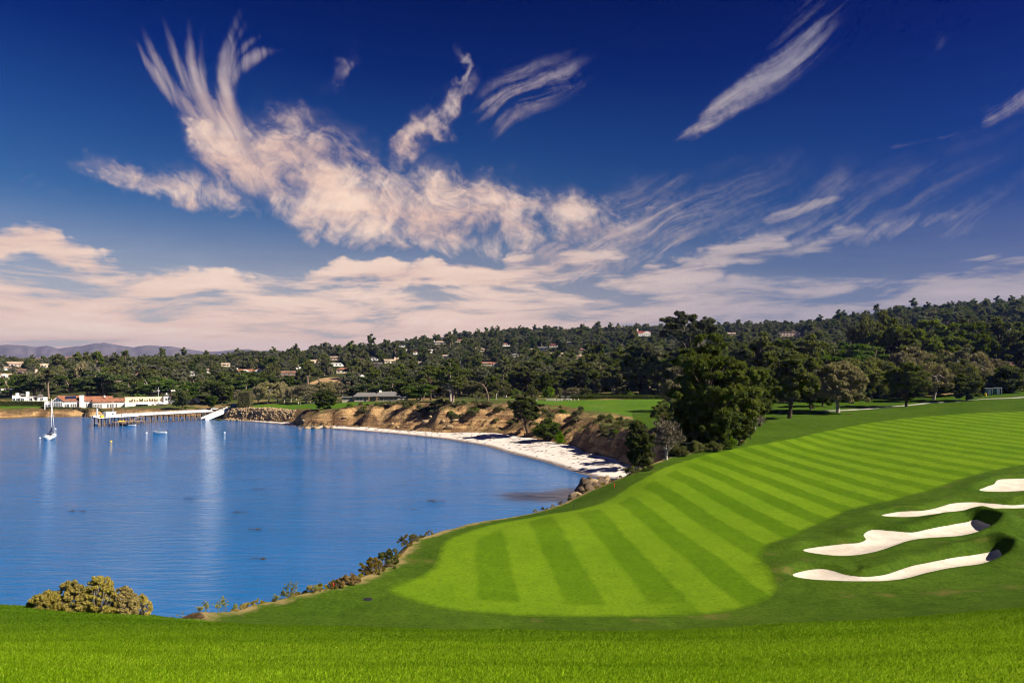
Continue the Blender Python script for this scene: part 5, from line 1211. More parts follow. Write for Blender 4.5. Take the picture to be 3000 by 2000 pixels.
# potted shrubs on the roof terrace
pot = MB().loft([[(math.cos(a)*r0, math.sin(a)*r0, z0) for a in np.linspace(0, 6.28, 9)[:-1]] for r0, z0 in ((.22, 0), (.34, .45), (.30, .47), (.28, .40))]).mesh('pot', 'tile_red', True)
Vp, Tp = leaf_tris([(0, 0, .95), (.1, .05, 1.3)], [(.42, .42, .5), (.32, .32, .4)], 70, .22, np.random.default_rng(9)); potl = mesh_np('foliage', Vp, Tp, 'dark_leaf', smooth=False)
ca, sa = math.cos(ang), math.sin(ang)
def clubpt(x, y, z): return (loc[0]+ca*x-sa*y, loc[1]+sa*x+ca*y, loc[2]+z)
for i, px0 in enumerate(np.linspace(381, 466, 12)):
    e = thing('potted_plant', clubpt(X_(px0), -1.2+.4*(i % 2), Z_(1180)), i*1.3, 'dark potted shrub in the row on the clubhouse roof terrace', 'potted plant', 'potted plants on the roof terrace')
    k = random.uniform(.8, 1.15); e.scale = (k, k, k*random.uniform(.9, 1.2)); link('pot', pot, e); link('foliage', potl, e)
# gabled pavilion at the landing
gp = thing('pavilion', clubpt(X_(579), -2, 0), ang, 'white gabled pavilion with arched window beside the pier landing', 'pavilion')
MB().prism([(X_(279), -2), (X_(323), -2), (X_(323), Z_(1176)), (X_(301), Z_(1160)), (X_(279), Z_(1176))], -3, 7).build('wall', 'white_wall', gp)
for s in (-1, 1):
    a = X_(300+1+s*24); MB().quadbox([(a, -3.6, Z_(1177)), (a, 7.5, Z_(1177)), (X_(301), 7.5, Z_(1159.6)), (X_(301), -3.6, Z_(1159.6)), (a, -3.6, Z_(1176)), (a, 7.5, Z_(1176)), (X_(301), 7.5, Z_(1158.6)), (X_(301), -3.6, Z_(1158.6))]).build('roof', 'tile_tan', gp)
window(gp, X_(301), Z_(1172), 2.2, 1.6, -3, 1)
aw = MB(); R0 = 2.0
aw.prism([(X_(301)-R0, .2), (X_(301)+R0, .2)]+[(X_(301)+R0*math.cos(a), 2.6+R0*.8*math.sin(a)) for a in np.linspace(0, math.pi, 9)], -3.08, -2.95).build('arched_window', 'glass', gp)
fm = MB()
for dx in (-1, 0, 1): fm.box(X_(301)+dx*1.0-.07, X_(301)+dx*1.0+.07, -3.14, -3.06, .2, 3.9 if dx == 0 else 3.6)
fm.box(X_(301)-R0, X_(301)+R0, -3.15, -3.07, 2.35, 2.5); fm.build('window_frame', 'white_paint', gp)
for dx in (-4, 4): window(gp, X_(301)+dx*.82, .4, 1.1, 2.2, -3, 1)
# white villa left of the clubhouse
loc2, ang2, k2, kz2 = frame_at(88, 1176, 432)
vl = thing('villa', loc2, ang2, 'white flat-fronted villa with grey roofs behind the long hedge', 'house')
X2 = lambda px: (px-88)*k2
Z2 = lambda py: (1176-py)*kz2
for a, b, y0, y1, zt in ((36, 60, 0, 8, 1158), (60.1, 98, -1.5, 8, 1162), (98.1, 140, 0, 8, 1164), (46, 56, 2, 5, 1151), (76, 86, 1, 4, 1147)):
    MB().box(X2(a), X2(b), y0, y1, -2, Z2(zt)).build('wall' if zt > 1155 else 'chimney', 'white_wall', vl)
for a, b, y0, ze, zr in ((54, 76, .5, 1158, 1152.5), (78, 112, -1.4, 1163.5, 1159), (106, 130, 0, 1162, 1155)):
    MB().loft([[(X2(a), y0-.4, Z2(ze)), (X2(b), y0-.4, Z2(ze)), (X2(b), y0+7, Z2(ze)), (X2(a), y0+7, Z2(ze))], [(X2(a+7), y0+3, Z2(zr)), (X2(b-7), y0+3, Z2(zr)), (X2(b-7), y0+3.5, Z2(zr)), (X2(a+7), y0+3.5, Z2(zr))]]).build('roof', 'tile_grey', vl)
for px0, y0 in ((41, 0), (52, 0), (66, -1.5), (90, -1.5), (106, 0), (122, 0)): window(vl, X2(px0), .6, 1.6, 1.7, y0, 1)
# ------------------------------------------------------------------ hedges
def hedge(px0, px1, py, Y, htpx, dep, leaf, label, name='hedge', ls=.28, dens=1.0, Y1=None, cat='hedge'):
    a = np.array(at(px0, py, Y)); b = np.array(at(px1, py, Y1 or Y)); Lh = np.linalg.norm((b-a)[:2]); d = (b-a)/Lh; d[2] = 0
    nrm = np.array((-d[1], d[0], 0)); h_ = htpx*Y/FOC; r = np.random.default_rng(int(px0)+503)
    e = thing(name, tuple((a+b)/2), math.atan2(d[1], d[0]), label, cat)
    n = int(Lh/.9)+1; m2 = max(1, int(h_/.8)); cs, rs = [], []
    off = np.linspace(-Lh/2, Lh/2, n)
    base = []
    for i, o in enumerate(off):
        wx, wy = (a+b)[:2]/2+d[:2]*o; gz_ = float(surf(wx, wy))-e.location.z; base.append(gz_)
        for j in range(m2+1):
            for k in (-1, 0, 1):
                cs.append((o+r.normal()*.12, k*dep/2*.8+r.normal()*.08, gz_+h_*(j+.3)/(m2+1)+r.normal()*.1)); rs.append((.62, .5, .55))
    Vh, Th = leaf_tris(cs, rs, max(6, int(26*dens)), ls, r)
    link('foliage', mesh_np('foliage', Vh, Th, leaf, smooth=False), e)
    core = MB(); rings = [[(o, -dep*.38, g_-1), (o, dep*.38, g_-1), (o, dep*.38, g_+h_*.9), (o, -dep*.38, g_+h_*.9)] for o, g_ in zip(off, base)]
    core.loft(rings).build('stems', 'bark_dark', e); return e  # solid dark core box in place of stems, darkens the gaps between leaves
hedge(-60, 136, 1189, 412, 15, 2.2, 'dark_leaf', 'long clipped hedge in front of the white villa')
hedge(702, 735, 1199, 378, 50, 5.0, 'olive_leaf', 'tall clipped block hedge beside the pier landing', dens=1.6, ls=.24)
hedge(1672, 2030, 1172, 332, 11, 2.4, 'dark_leaf', 'long dark hedge behind the golf carts', ls=.3)
hedge(1640, 1985, 1160, 346, 8, 4.0, 'lime_leaf', 'yellow-green flowering hedge behind the long dark hedge', ls=.25, dens=.8)
for px0, px1, py, hp in ((140, 205, 1199, 5), (214, 262, 1198, 5), (250, 330, 1199, 3)):
    hedge(px0, px1, py, 399.5, hp, 2.4, 'olive_leaf' if px0 != 140 else 'dark_leaf', {140: 'low dark hedge under the glass gable', 214: 'grey-green bushy hedge below the clubhouse chimney', 250: 'thin low hedge along the clubhouse terrace'}[px0], dens=.8)
for px0, px1, py, Y, hp, lf, lb in ((240, 310, 1170, 438, 12, 'lime_leaf', 'bright green hedge on the lawn behind the clubhouse roof'), (150, 172, 1172, 428, 14, 'lime_leaf', 'rounded yellow-green hedge between villa and clubhouse'), (180, 245, 1168, 436, 10, 'olive_leaf', 'low olive hedge behind the glass gable')):
    hedge(px0, px1, py, Y, hp, 4, lf, lb, dens=.8)
# ------------------------------------------------------------------ grey bungalow above the cliff
loc3, ang3, k3, kz3 = frame_at(1100, 1175, 372)
bg = thing('bungalow', loc3, ang3, 'long low bungalow with grey hipped roofs and wide windows above the cliff', 'house')
X3 = lambda px: (px-1100)*k3
Z3 = lambda py: (1175-py)*kz3
for a, b, y0, zt, mt in ((1003, 1040, 1.5, 1163, 'stone_wall'), (1038, 1100, .5, 1161, 'stone_wall'), (1100.1, 1168, 0, 1160.5, 'stone_wall'), (1168.1, 1196, .8, 1164, 'white_wall')):
    MB().box(X3(a), X3(b), y0, y0+9, -2.5, Z3(zt)).build('wall', mt, bg)
def hipr(a, b, y0, y1, ze, zr, mat='slate_roof', ins=14):
    return MB().loft([[(X3(a), y0, Z3(ze)), (X3(b), y0, Z3(ze)), (X3(b), y1, Z3(ze)), (X3(a), y1, Z3(ze))], [(X3(a), y0, Z3(ze)+.22), (X3(b), y0, Z3(ze)+.22), (X3(b), y1, Z3(ze)+.22), (X3(a), y1, Z3(ze)+.22)],
                      [(X3(a+ins), (y0+y1)/2-.3, Z3(zr)), (X3(b-ins), (y0+y1)/2-.3, Z3(zr)), (X3(b-ins), (y0+y1)/2+.3, Z3(zr)), (X3(a+ins), (y0+y1)/2+.3, Z3(zr))]]).build('roof', mat, bg)
hipr(1034, 1112, -.8, 10.5, 1161.5, 1150); hr = hipr(1094, 1174, -1.4, 10.2, 1161, 1147.5, ins=16); hipr(1000, 1037, .6, 11, 1163.5, 1161, ins=4); hipr(1166, 1200, .2, 10, 1164.5, 1160, ins=6)
MB().box(X3(1111), X3(1118), 3, 4.4, Z3(1154), Z3(1143.5)).build('chimney', 'white_wall', hr)
for px0, w_, y0 in ((1008, 6, 1.5), (1024, 8, 1.5), (1043, 9, .5), (1053, 8, .5), (1066, 7, .5), (1084, 12, .5), (1112, 12, 0), (1125, 12, 0), (1140, 12, 0), (1153, 8, 0), (1175, 6, .8), (1187, 6, .8)):
    window(bg, X3(px0+w_/2), .25, w_*k3*.94, 2.1, y0, 2)
for px0 in (1080, 1103): MB().box(X3(px0), X3(px0)+.5, -1.2, -.7, -1, Z3(1161)).build('post', 'timber', bg)
# ------------------------------------------------------------------ pier
P0 = Vector((at(275, 1222, 327)[0], 327, 0)); P1 = Vector((at(615, 1204, 379)[0], 379, 0)); d_ = P1-P0; PL = d_.length
pier = thing('pier', (P0.x, P0.y, 0), math.atan2(d_.y, d_.x), 'long white pier on brown timber piles reaching into the bay', 'pier')
DZ = 4.35
MB().box(0, PL+1, -2.0, 2.0, DZ-.25, DZ).build('deck', 'white_paint', pier)
MB().box(-.5, 19, -4.6, -2.02, DZ-.25, DZ-.01).build('deck', 'white_paint', pier)
for y in (-2.12, 2.02): MB().box(19.2 if y < 0 else 0, PL, y, y+.10, DZ-.1, DZ+.75).build('side_board', 'white_paint', pier)
jm = MB().box(-.13, .13, -2.55, 2.3, DZ-.62, DZ-.26).mesh('joist', 'pile_wood')
for i in range(46): link('joist', jm, pier, (.6+i*(PL-1)/45, 0, 0))
pm = MB().tube([(0, 0, -3), (0, 0, DZ-.6)], [.24, .21], 8).mesh('pile', 'pile_wood', True)
for i in range(20):
    for y in (-1.8, 1.8): link('pile', pm, pier, (1.2+i*(PL-2)/19, y+random.uniform(-.1, .1), 0))
for x, y in ((.4, -4.3), (5, -4.3), (10, -4.3), (15, -4.3), (18.6, -4.3), (3, -3.4), (12, -3.6)): link('pile', pm, pier, (x, y, 0))
for i in range(5): MB().tube([(2+i*12, -1.8, .6), (5+i*12, -1.8, DZ-.7)], .10, 5).build('brace', 'pile_wood', pier)
# rail posts
rp = MB().box(-.05, .05, -.05, .05, DZ, DZ+1.05).mesh('rail_post', 'white_paint')
for i in range(24):
    link('rail_post', rp, pier, (1+i*(PL-2)/23, 1.9, 0))
MB().box(1, PL-1, 1.86, 1.94, DZ+1.05, DZ+1.13).build('handrail', 'white_paint', pier)
def pierpt(x, y, z): c, s_ = math.cos(pier.rotation_euler.z), math.sin(pier.rotation_euler.z); return (P0.x+c*x-s_*y, P0.y+s_*x+c*y, z)
pa = pier.rotation_euler.z
hut = thing('pier_hut', pierpt(6.2, -2.2, DZ), pa, 'small white hut standing on the pier head', 'hut')
MB().box(-2.3, 2.3, -1.3, 1.3, 0, 2.3).build('wall', 'white_wall', hut); MB().box(-2.5, 2.5, -1.5, 1.5, 2.3, 2.5).build('roof', 'white_paint', hut); window(hut, .8, .9, .9, .9, -1.3, 0)
MB().box(-1.6, -.8, -1.36, -1.3, 0, 2.0).build('door', 'awning', hut)
bx_ = thing('dock_box', pierpt(12.5, -3.2, DZ), pa, 'white storage box on the pier beside the hut', 'box')
MB().box(-1.2, 1.2, -.6, .6, 0, 1.0).build('body', 'white_paint', bx_); MB().box(-1.25, 1.25, -.65, .65, 1.0, 1.12).build('lid', 'white_paint', bx_)
bx2 = thing('dock_box', pierpt(2.0, -3.3, DZ), pa, 'yellow box at the outer end of the pier', 'box')
MB().box(-.6, .6, -.5, .5, 0, .9).build('body', 'yellow_paint', bx2); MB().box(-.64, .64, -.54, .54, .9, 1.0).build('lid', 'yellow_paint', bx2)
cr_ = thing('boat_hoist', pierpt(1.0, -1.0, DZ), pa, 'white boat hoist column at the outer end of the pier', 'hoist')
MB().tube([(0, 0, 0), (0, 0, 4.2)], .36, 8).build('column', 'white_paint', cr_, smooth=True); MB().tube([(0, 0, 3.9), (-1.2, -2.2, 4.4)], .14, 6).build('jib', 'white_paint', cr_); MB().tube([(-1.2, -2.2, 4.4), (-1.2, -2.2, 2.4)], .03, 4).build('cable', 'dark_metal', cr_)
def flagpole(p, h, label):
    e = thing('flagpole', p, 0, label, 'flagpole'); MB().tube([(0, 0, -.5), (0, 0, h)], [.13, .07], 8).build('pole', 'white_paint', e, smooth=True)
    MB().tube([(0, 0, h), (0, 0, h+.12)], .13, 6).build('finial', 'white_paint', e)
flagpole(pierpt(8.6, -.6, DZ), 7.4, 'white flagpole standing on the pier behind the hut')
flagpole(clubpt(X_(467), -8, 0), 12.8, 'tall white flagpole on the clubhouse terrace')
dk = thing('landing_stage', pierpt(12, -7.2, 0), pa, 'low timber landing stage on piles beside the pier head', 'dock')
MB().box(-7, 8, -1.5, 1.5, 1.85, 2.05).build('deck', 'timber', dk)
for x in (-6.5, -3, .5, 4, 7.5):
    for y in (-1.3, 1.3): MB().tube([(x, y, -3), (x, y, 2.7 if y > 0 else 2.1)], .16, 6).build('pile', 'pile_wood', dk, smooth=True)
MB().quadbox([(2, 1.3, 2.0), (9, 1.3, 4.0), (9, 2.5, 4.0), (2, 2.5, 2.0), (2, 1.3, 2.15), (9, 1.3, 4.15), (9, 2.5, 4.15), (2, 2.5, 2.15)]).build('gangway', 'timber', dk)
def hull_mb(L_, B, fr, draft, n=9, trans=.75, rake=.12):
    """Boat hull from stern (x=0) to bow (x=L_); open sheer line returned too."""
    rings = []; sheer = []
    for i in range(n):
        t = i/(n-1); b = B/2*(trans+(1-trans)*math.sin(min(1, t/.5)*math.pi/2) if t < .5 else max(.015, math.cos((t-.5)/.5*math.pi/2)**.75))
        x = L_*t; zt = fr*(1+.35*max(0, t-.3)**2*2); k = draft*(1-max(0, t-.7)*3)
        ring = [(x+rake*t*fr, -b, zt), (x, -b*.93, zt*.45), (x-rake*t, -b*.62, -k*.4), (x-rake*t*2, 0, -k), (x-rake*t, b*.62, -k*.4), (x, b*.93, zt*.45), (x+rake*t*fr, b, zt)]
        rings.append(ring); sheer.append((x+rake*t*fr, b, zt))
    m = MB(); b0 = 0
    for r0 in rings: m.v += r0
    for i in range(n-1):
        for k in range(6): m.f.append((i*7+k, i*7+k+1, (i+1)*7+k+1, (i+1)*7+k))
    m.f.append(tuple(range(7)))
    return m, rings, sheer
def small_boat(px, py, L_, rz, hullm, label, group=None, motor=True, extra=None, cat='boat'):
    x, y = gz(px, py, 0)
    e = thing('motor_boat' if motor else 'dinghy', (x, y, 0), rz, label, cat, group)
    m, rings, sh = hull_mb(L_, L_*.36, L_*.12, .25)
    m.v = [(a-L_/2, b, c) for a, b, c in m.v]; m.build('hull', hullm, e, smooth=True)
    fl = MB(); n = len(rings)
    for i in range(n-1):
        a, b = rings[i], rings[i+1]; z = L_*.035
        fl.face((a[1][0]-L_/2, a[1][1]*.95, z), (b[1][0]-L_/2, b[1][1]*.95, z), (b[5][0]-L_/2, b[5][1]*.95, z), (a[5][0]-L_/2, a[5][1]*.95, z))
    fl.build('floor', 'awning', e)
    g = MB()
    for s in (-1, 1): g.tube([(p_[0]-L_/2, s*p_[1], p_[2]) for p_ in sh], .05, 5)
    g.build('gunwale', hullm, e, smooth=True)
    for t in (.3, .6): MB().box(L_*t-L_/2-.14, L_*t-L_/2+.14, -L_*.15, L_*.15, L_*.075, L_*.095).build('seat', 'gel_white' if hullm != 'gel_white' else 'timber', e)
    if motor:
        MB().box(-L_/2-.35, -L_/2+.02, -.16, .16, L_*.10, L_*.10+.5).box(-L_/2-.28, -L_/2-.08, -.06, .06, -.3, L_*.10).build('outboard_motor', 'dark_metal', e, bevel=.03)
    if extra: MB().box(-.2, .7, -.35, .35, L_*.05, L_*.05+.75).build('console', extra, e, bevel=.05)
    return e
small_boat(469, 1269, 5.6, math.pi+.25, 'gel_white', 'white motor skiff moored alone with blue console', extra='teal_paint')
small_boat(283, 1243, 3.6, math.pi*.9, 'gel_white', 'small white inflatable dinghy tied at the pier head')
small_boat(364, 1246, 4.6, math.pi+.1, 'canvas_blue', 'dark blue open boat beside the landing stage')
small_boat(387, 1247, 3.8, .1, 'gel_white', 'white dinghy next to the dark blue boat', motor=False)
kr = thing('kayak', pierpt(9.0, -7.6, 2.05), pa, 'yellow kayak lying on the landing stage', 'kayak')
MB().loft([[(x, .34*b*math.cos(a), .25+.22*b*math.sin(a)) for a in np.linspace(0, 6.28, 9)[:-1]] for x, b in ((-2.3, .05), (-1.7, .5), (-.8, .9), (.0, 1), (.8, .9), (1.7, .5), (2.3, .05))]).build('hull', 'yellow_paint', kr, smooth=True); MB().loft([[(x*.5, .26*b*math.cos(a), .45+.03*math.sin(a)) for a in np.linspace(0, 6.28, 9)[:-1]] for x, b in ((-1, .3), (0, 1), (1, .3))]).build('cockpit', 'dark_metal', kr)
for px, py, nm, mt, lb, r0 in ((325, 1294, 'buoy', 'yellow_paint', 'round yellow mooring buoy', .45), (429, 1269, 'buoy', 'gel_white', 'white mooring buoy beside the moored skiff', .42), (658, 1268, 'buoy', 'gel_white', 'white mooring buoy off the beach end', .38), (162, 1257, 'buoy', 'gel_white', 'white mooring buoy behind the sailing boat', .42), (117, 1284, 'buoy', 'awning', 'grey mooring buoy at the bow of the sailing boat', .4)):
    x, y = gz(px, py, 0); e = thing(nm, (x, y, 0), 0, lb, 'buoy')
    MB().loft([[(r0*math.cos(b)*math.cos(a), r0*math.cos(b)*math.sin(a), .12+r0*math.sin(b)) for a in np.linspace(0, 6.28, 11)[:-1]] for b in np.linspace(-1.5, 1.5, 7)]).build('float', mt, e, smooth=True); MB().tube([(0, 0, r0), (0, 0, r0+.3)], .05, 5).build('ring', 'dark_metal', e)
# ------------------------------------------------------------------ sailing boat
x, y = gz(149, 1285, 0); SL = 10.6
sb = thing('sailing_boat', (x, y, 0), math.radians(180-31-38), 'white moored sailing boat with furled sails and dark blue covers', 'sailing boat')
m, rings, sh = hull_mb(SL, 3.4, 1.25, .5, 11, .78, .3); m.v = [(a-SL/2, b, c) for a, b, c in m.v]; hl = m.build('hull', 'gel_white', sb, smooth=True)
dkm = MB()
for i in range(len(rings)-1):
    a, b = rings[i], rings[i+1]; dkm.face((a[0][0]-SL/2, a[0][1], a[0][2]-.06), (b[0][0]-SL/2, b[0][1], b[0][2]-.06), (b[6][0]-SL/2, b[6][1], b[6][2]-.06), (a[6][0]-SL/2, a[6][1], a[6][2]-.06))
dkm.build('deck', 'gel_white', sb)
wl_ = MB()
for s in (-1, 1): wl_.tube([(r0[2 if s < 0 else 4][0]-SL/2, r0[2 if s < 0 else 4][1]*1.12, .05) for r0 in rings[:-1]], .07, 5)
wl_.build('waterline_stripe', 'dark_metal', hl)
cb = MB().loft([[(-1.6, -1.0, 1.2), (-1.6, 1.0, 1.2), (-1.6, .8, 1.85), (-1.6, -.8, 1.85)], [(1.4, -.95, 1.25), (1.4, .95, 1.25), (1.4, .7, 1.8), (1.4, -.7, 1.8)], [(3.0, -.45, 1.4), (3.0, .45, 1.4), (2.8, .35, 1.5), (2.8, -.35, 1.5)]]).build('cabin', 'gel_white', sb, bevel=.04)
for s in (-1, 1):
    for xx in (-.9, .3): MB().box(xx-.4, xx+.4, s*.93-.06, s*.93+.06, 1.42, 1.66).build('cabin_window', 'glass', cb)
MB().tube([(.9, 0, 1.2), (.9, 0, 15.6)], [.11, .07], 8).build('mast', 'white_paint', sb, smooth=True)
MB().tube([(.9, -1.1, 9.0), (.9, 1.1, 9.0)], .04, 5).build('spreader', 'white_paint', sb)
MB().tube([(.8, 0, 2.5), (-3.4, 0, 2.6)], .07, 6).build('boom', 'white_paint', sb)
MB().loft([[(x_, b*math.cos(a), z_+h_*math.sin(a)) for a in np.linspace(0, 6.28, 9)[:-1]] for x_, b, z_, h_ in ((.95, .22, 3.6, 1.2), (.4, .26, 3.1, .75), (-.6, .24, 2.85, .38), (-2.0, .2, 2.75, .28), (-3.4, .12, 2.7, .18))]).build('sail_cover', 'canvas_blue', sb, smooth=True)
MB().loft([[(-2.0, -.95, 1.6), (-2.0, .95, 1.6), (-2.0, .8, 2.35), (-2.0, -.8, 2.35)], [(-1.1, -.9, 1.75), (-1.1, .9, 1.75), (-1.3, .7, 2.3), (-1.3, -.7, 2.3)]]).build('spray_hood', 'canvas_blue', sb, bevel=.08)
MB().tube([(SL/2+.1, 0, 1.65), (3.2, 0, 8), (1.0, 0, 15.1)], [.16, .13, .05], 7).build('furled_jib', 'gel_white', sb, smooth=True)
for a, b in (((.9, 0, 15.5), (-SL/2+.1, 0, 1.3)), ((.9, 0, 15.3), (.7, 1.6, 1.3)), ((.9, 0, 15.3), (.7, -1.6, 1.3)), ((.9, 1.1, 9), (.7, 1.6, 1.3)), ((.9, -1.1, 9), (.7, -1.6, 1.3))): MB().tube([a, b], .022, 4).build('stay', 'dark_metal', sb)
rl = MB()
for s in (-1, 1):
    rl.tube([(-SL/2+.1+i*1.6, s*1.35*(1 if i < 4 else .8), 1.95) for i in range(6)], .025, 4)
    for i in range(6): rl.tube([(-SL/2+.1+i*1.6, s*1.35*(1 if i < 4 else .8), 1.2), (-SL/2+.1+i*1.6, s*1.35*(1 if i < 4 else .8), 1.95)], .022, 4)
rl.build('guard_rail', 'awning', sb)
MB().box(-SL/2-.1, -SL/2+.15, -.6, .6, .9, 1.9).build('stern_locker', 'gel_white', sb, bevel=.05)
# ------------------------------------------------------------------ boat ramp, kiosk, car
ra, rb = Vector(at(597, 1224, 371)), Vector(at(672, 1199, 384)); ra.z = .6; rb.z = float(surf(rb.x, rb.y))+.1
dd = (rb-ra); rl_ = math.hypot(dd.x, dd.y); sl = dd.z/rl_
rm = thing('boat_ramp', (ra.x, ra.y, ra.z), math.atan2(dd.y, dd.x), 'white walled ramp climbing from the beach to the road', 'ramp')
MB().quadbox([(0, -1.8, -1), (rl_, -1.8, dd.z-1), (rl_, 1.8, dd.z-1), (0, 1.8, -1), (0, -1.8, .1), (rl_, -1.8, dd.z+.1), (rl_, 1.8, dd.z+.1), (0, 1.8, .1)]).build('surface', 'concrete', rm)
for s in (-1.95, 1.82): MB().quadbox([(-.2, s, -1.2), (rl_, s, dd.z-1.2), (rl_, s+.25, dd.z-1.2), (-.2, s+.25, -1.2), (-.2, s, .85), (rl_, s, dd.z+.85), (rl_, s+.25, dd.z+.85), (-.2, s+.25, .85)]).build('side_wall', 'white_wall', rm)
lk, ak, kk, kz4 = frame_at(686, 1201, 383)
kio = thing('kiosk', (lk[0], lk[1], float(surf(lk[0], lk[1]))), ak, 'dark green kiosk between ramp and block hedge', 'kiosk')
MB().box(-1.9, 1.9, -1.2, 1.2, -.6, 2.2).build('wall', 'green_paint', kio); MB().box(-2.1, 2.1, -1.45, 1.45, 2.2, 2.36).build('roof', 'dark_metal', kio); window(kio, 0, 1.0, 2.0, .9, -1.2, 1)
MB().box(-1.9, 1.9, -1.5, -1.21, .85, .95).build('counter', 'timber', kio)
lc, ac, _, _ = frame_at(629, 1194, 398)
car = thing('parked_car', (lc[0], lc[1], float(surf(lc[0], lc[1]))), ac+.2, 'small white car parked at the pier landing', 'car')
MB().loft([[(-2.1, -.85, .35), (2.1, -.85, .35), (2.1, .85, .35), (-2.1, .85, .35)], [(-2.15, -.88, .75), (2.15, -.88, .7), (2.15, .88, .7), (-2.15, .88, .75)], [(-2.0, -.82, 1.0), (1.9, -.82, .92), (1.9, .82, .92), (-2.0, .82, 1.0)]]).build('body', 'gel_white', car, bevel=.06)
MB().loft([[(-1.7, -.78, 1.0), (1.0, -.78, .98), (1.0, .78, .98), (-1.7, .78, 1.0)], [(-1.3, -.65, 1.48), (.3, -.65, 1.48), (.3, .65, 1.48), (-1.3, .65, 1.48)]]).build('cabin', 'glass', car)
MB().box(-1.28, .28, -.66, .66, 1.47, 1.52).build('roof', 'gel_white', car, bevel=.02)
for xx in (-1.35, 1.35):
    for s in (-.86, .86): MB().tube([(xx, s-.1, .33), (xx, s+.1, .33)], .33, 12).build('wheel', 'black_rubber', car)
for s in (-.6, .6): MB().box(2.1, 2.17, s-.15, s+.15, .62, .78).build('headlight', 'awning', car)
# ------------------------------------------------------------------ golf carts and golfers
def cart(px, py, Y, rz, label):
    x, y, _ = at(px, py, Y); e = thing('golf_cart', (x, y, float(surf(x, y))+.02), rz, label, 'golf cart', 'golf carts')
    MB().loft([[(-1.1, -.55, .28), (1.15, -.55, .28), (1.15, .55, .28), (-1.1, .55, .28)], [(-1.15, -.58, .72), (.2, -.58, .42), (.2, .58, .42), (-1.15, .58, .72)]]).build('body', 'gel_white', e, bevel=.04)
    MB().loft([[(.55, -.55, .35), (1.2, -.5, .35), (1.2, .5, .35), (.55, .55, .35)], [(.6, -.5, .95), (.95, -.45, .85), (.95, .45, .85), (.6, .5, .95)]]).build('cowl', 'gel_white', e, bevel=.05)
    MB().box(-.75, -.1, -.52, .52, .72, .86).build('seat', 'cloth_tan', e, bevel=.03); MB().box(-.85, -.72, -.52, .52, .86, 1.3).build('backrest', 'cloth_tan', e, bevel=.03)
    MB().box(-1.0, .85, -.6, .6, 1.84, 1.92).build('roof', 'gel_white', e, bevel=.03)
    for xx in (-.9, .75):
        for s in (-.54, .54): MB().tube([(xx+(.1 if xx > 0 else 0), s, .5), (xx, s, 1.85)], .025, 5).build('roof_post', 'dark_metal', e)
    for xx in (-.75, .8):
        for s in (-.5, .5): MB().tube([(xx, s-.1, .24), (xx, s+.1, .24)], .24, 10).build('wheel', 'black_rubber', e)
    MB().tube([(.55, -.28, .8), (.3, -.28, 1.1)], .03, 5).tube([(.3, -.45, 1.12), (.3, -.11, 1.12)], .025, 5).build('steering_wheel', 'dark_metal', e)
    for s in (-.25, .25): MB().tube([(-1.25, s, .75), (-1.4, s, 1.5)], .14, 8).build('golf_bag', 'cloth_dark', e)
    return e
cart(1648, 1171, 323, .3, 'white golf cart parked by the white rail fence'); cart(1665, 1171, 323, .25, 'white golf cart at the end of the dark hedge'); cart(1536, 1160, 342, .2, 'white golf cart alone behind the tee shrub'); cart(927, 1185, 391, .1, 'white golf cart on the far lawn under the oaks')
def personmat(name, top, bottom, hat):
    m, t = new_mat(name); z = t.sep(t.node('ShaderNodeTexCoord', out=3))[2]
    x_ = t.m('ABSOLUTE', t.sep(t.node('ShaderNodeTexCoord', out=3))[0])
    c = t.mix(t.mr(z, .91, .93), bottom, top); c = t.mix(t.mr(z, 1.43, 1.45), c, (.50, .32, .23)); c = t.mix(t.mr(z, .06, .05), c, (.05, .04, .04))
    c = t.mix(t.mul(t.mr(x_, .27, .29), t.mul(t.mr(z, 1.12, 1.10), t.mr(z, .60, .62))), c, (.50, .32, .23))
    finish(t, t.mix(t.mul(t.noise(t.node('ShaderNodeTexCoord', out=3), 9, 3), .3), c, (.02, .02, .02)), .85)
personmat('golfer_a', (.75, .74, .70), (.30, .24, .17), 0); personmat('golfer_b', (.45, .34, .22), (.42, .33, .22), 0); personmat('golfer_c', (.62, .70, .08), (.04, .05, .07), 0); personmat('golfer_d', (.05, .06, .09), (.65, .63, .58), 0)
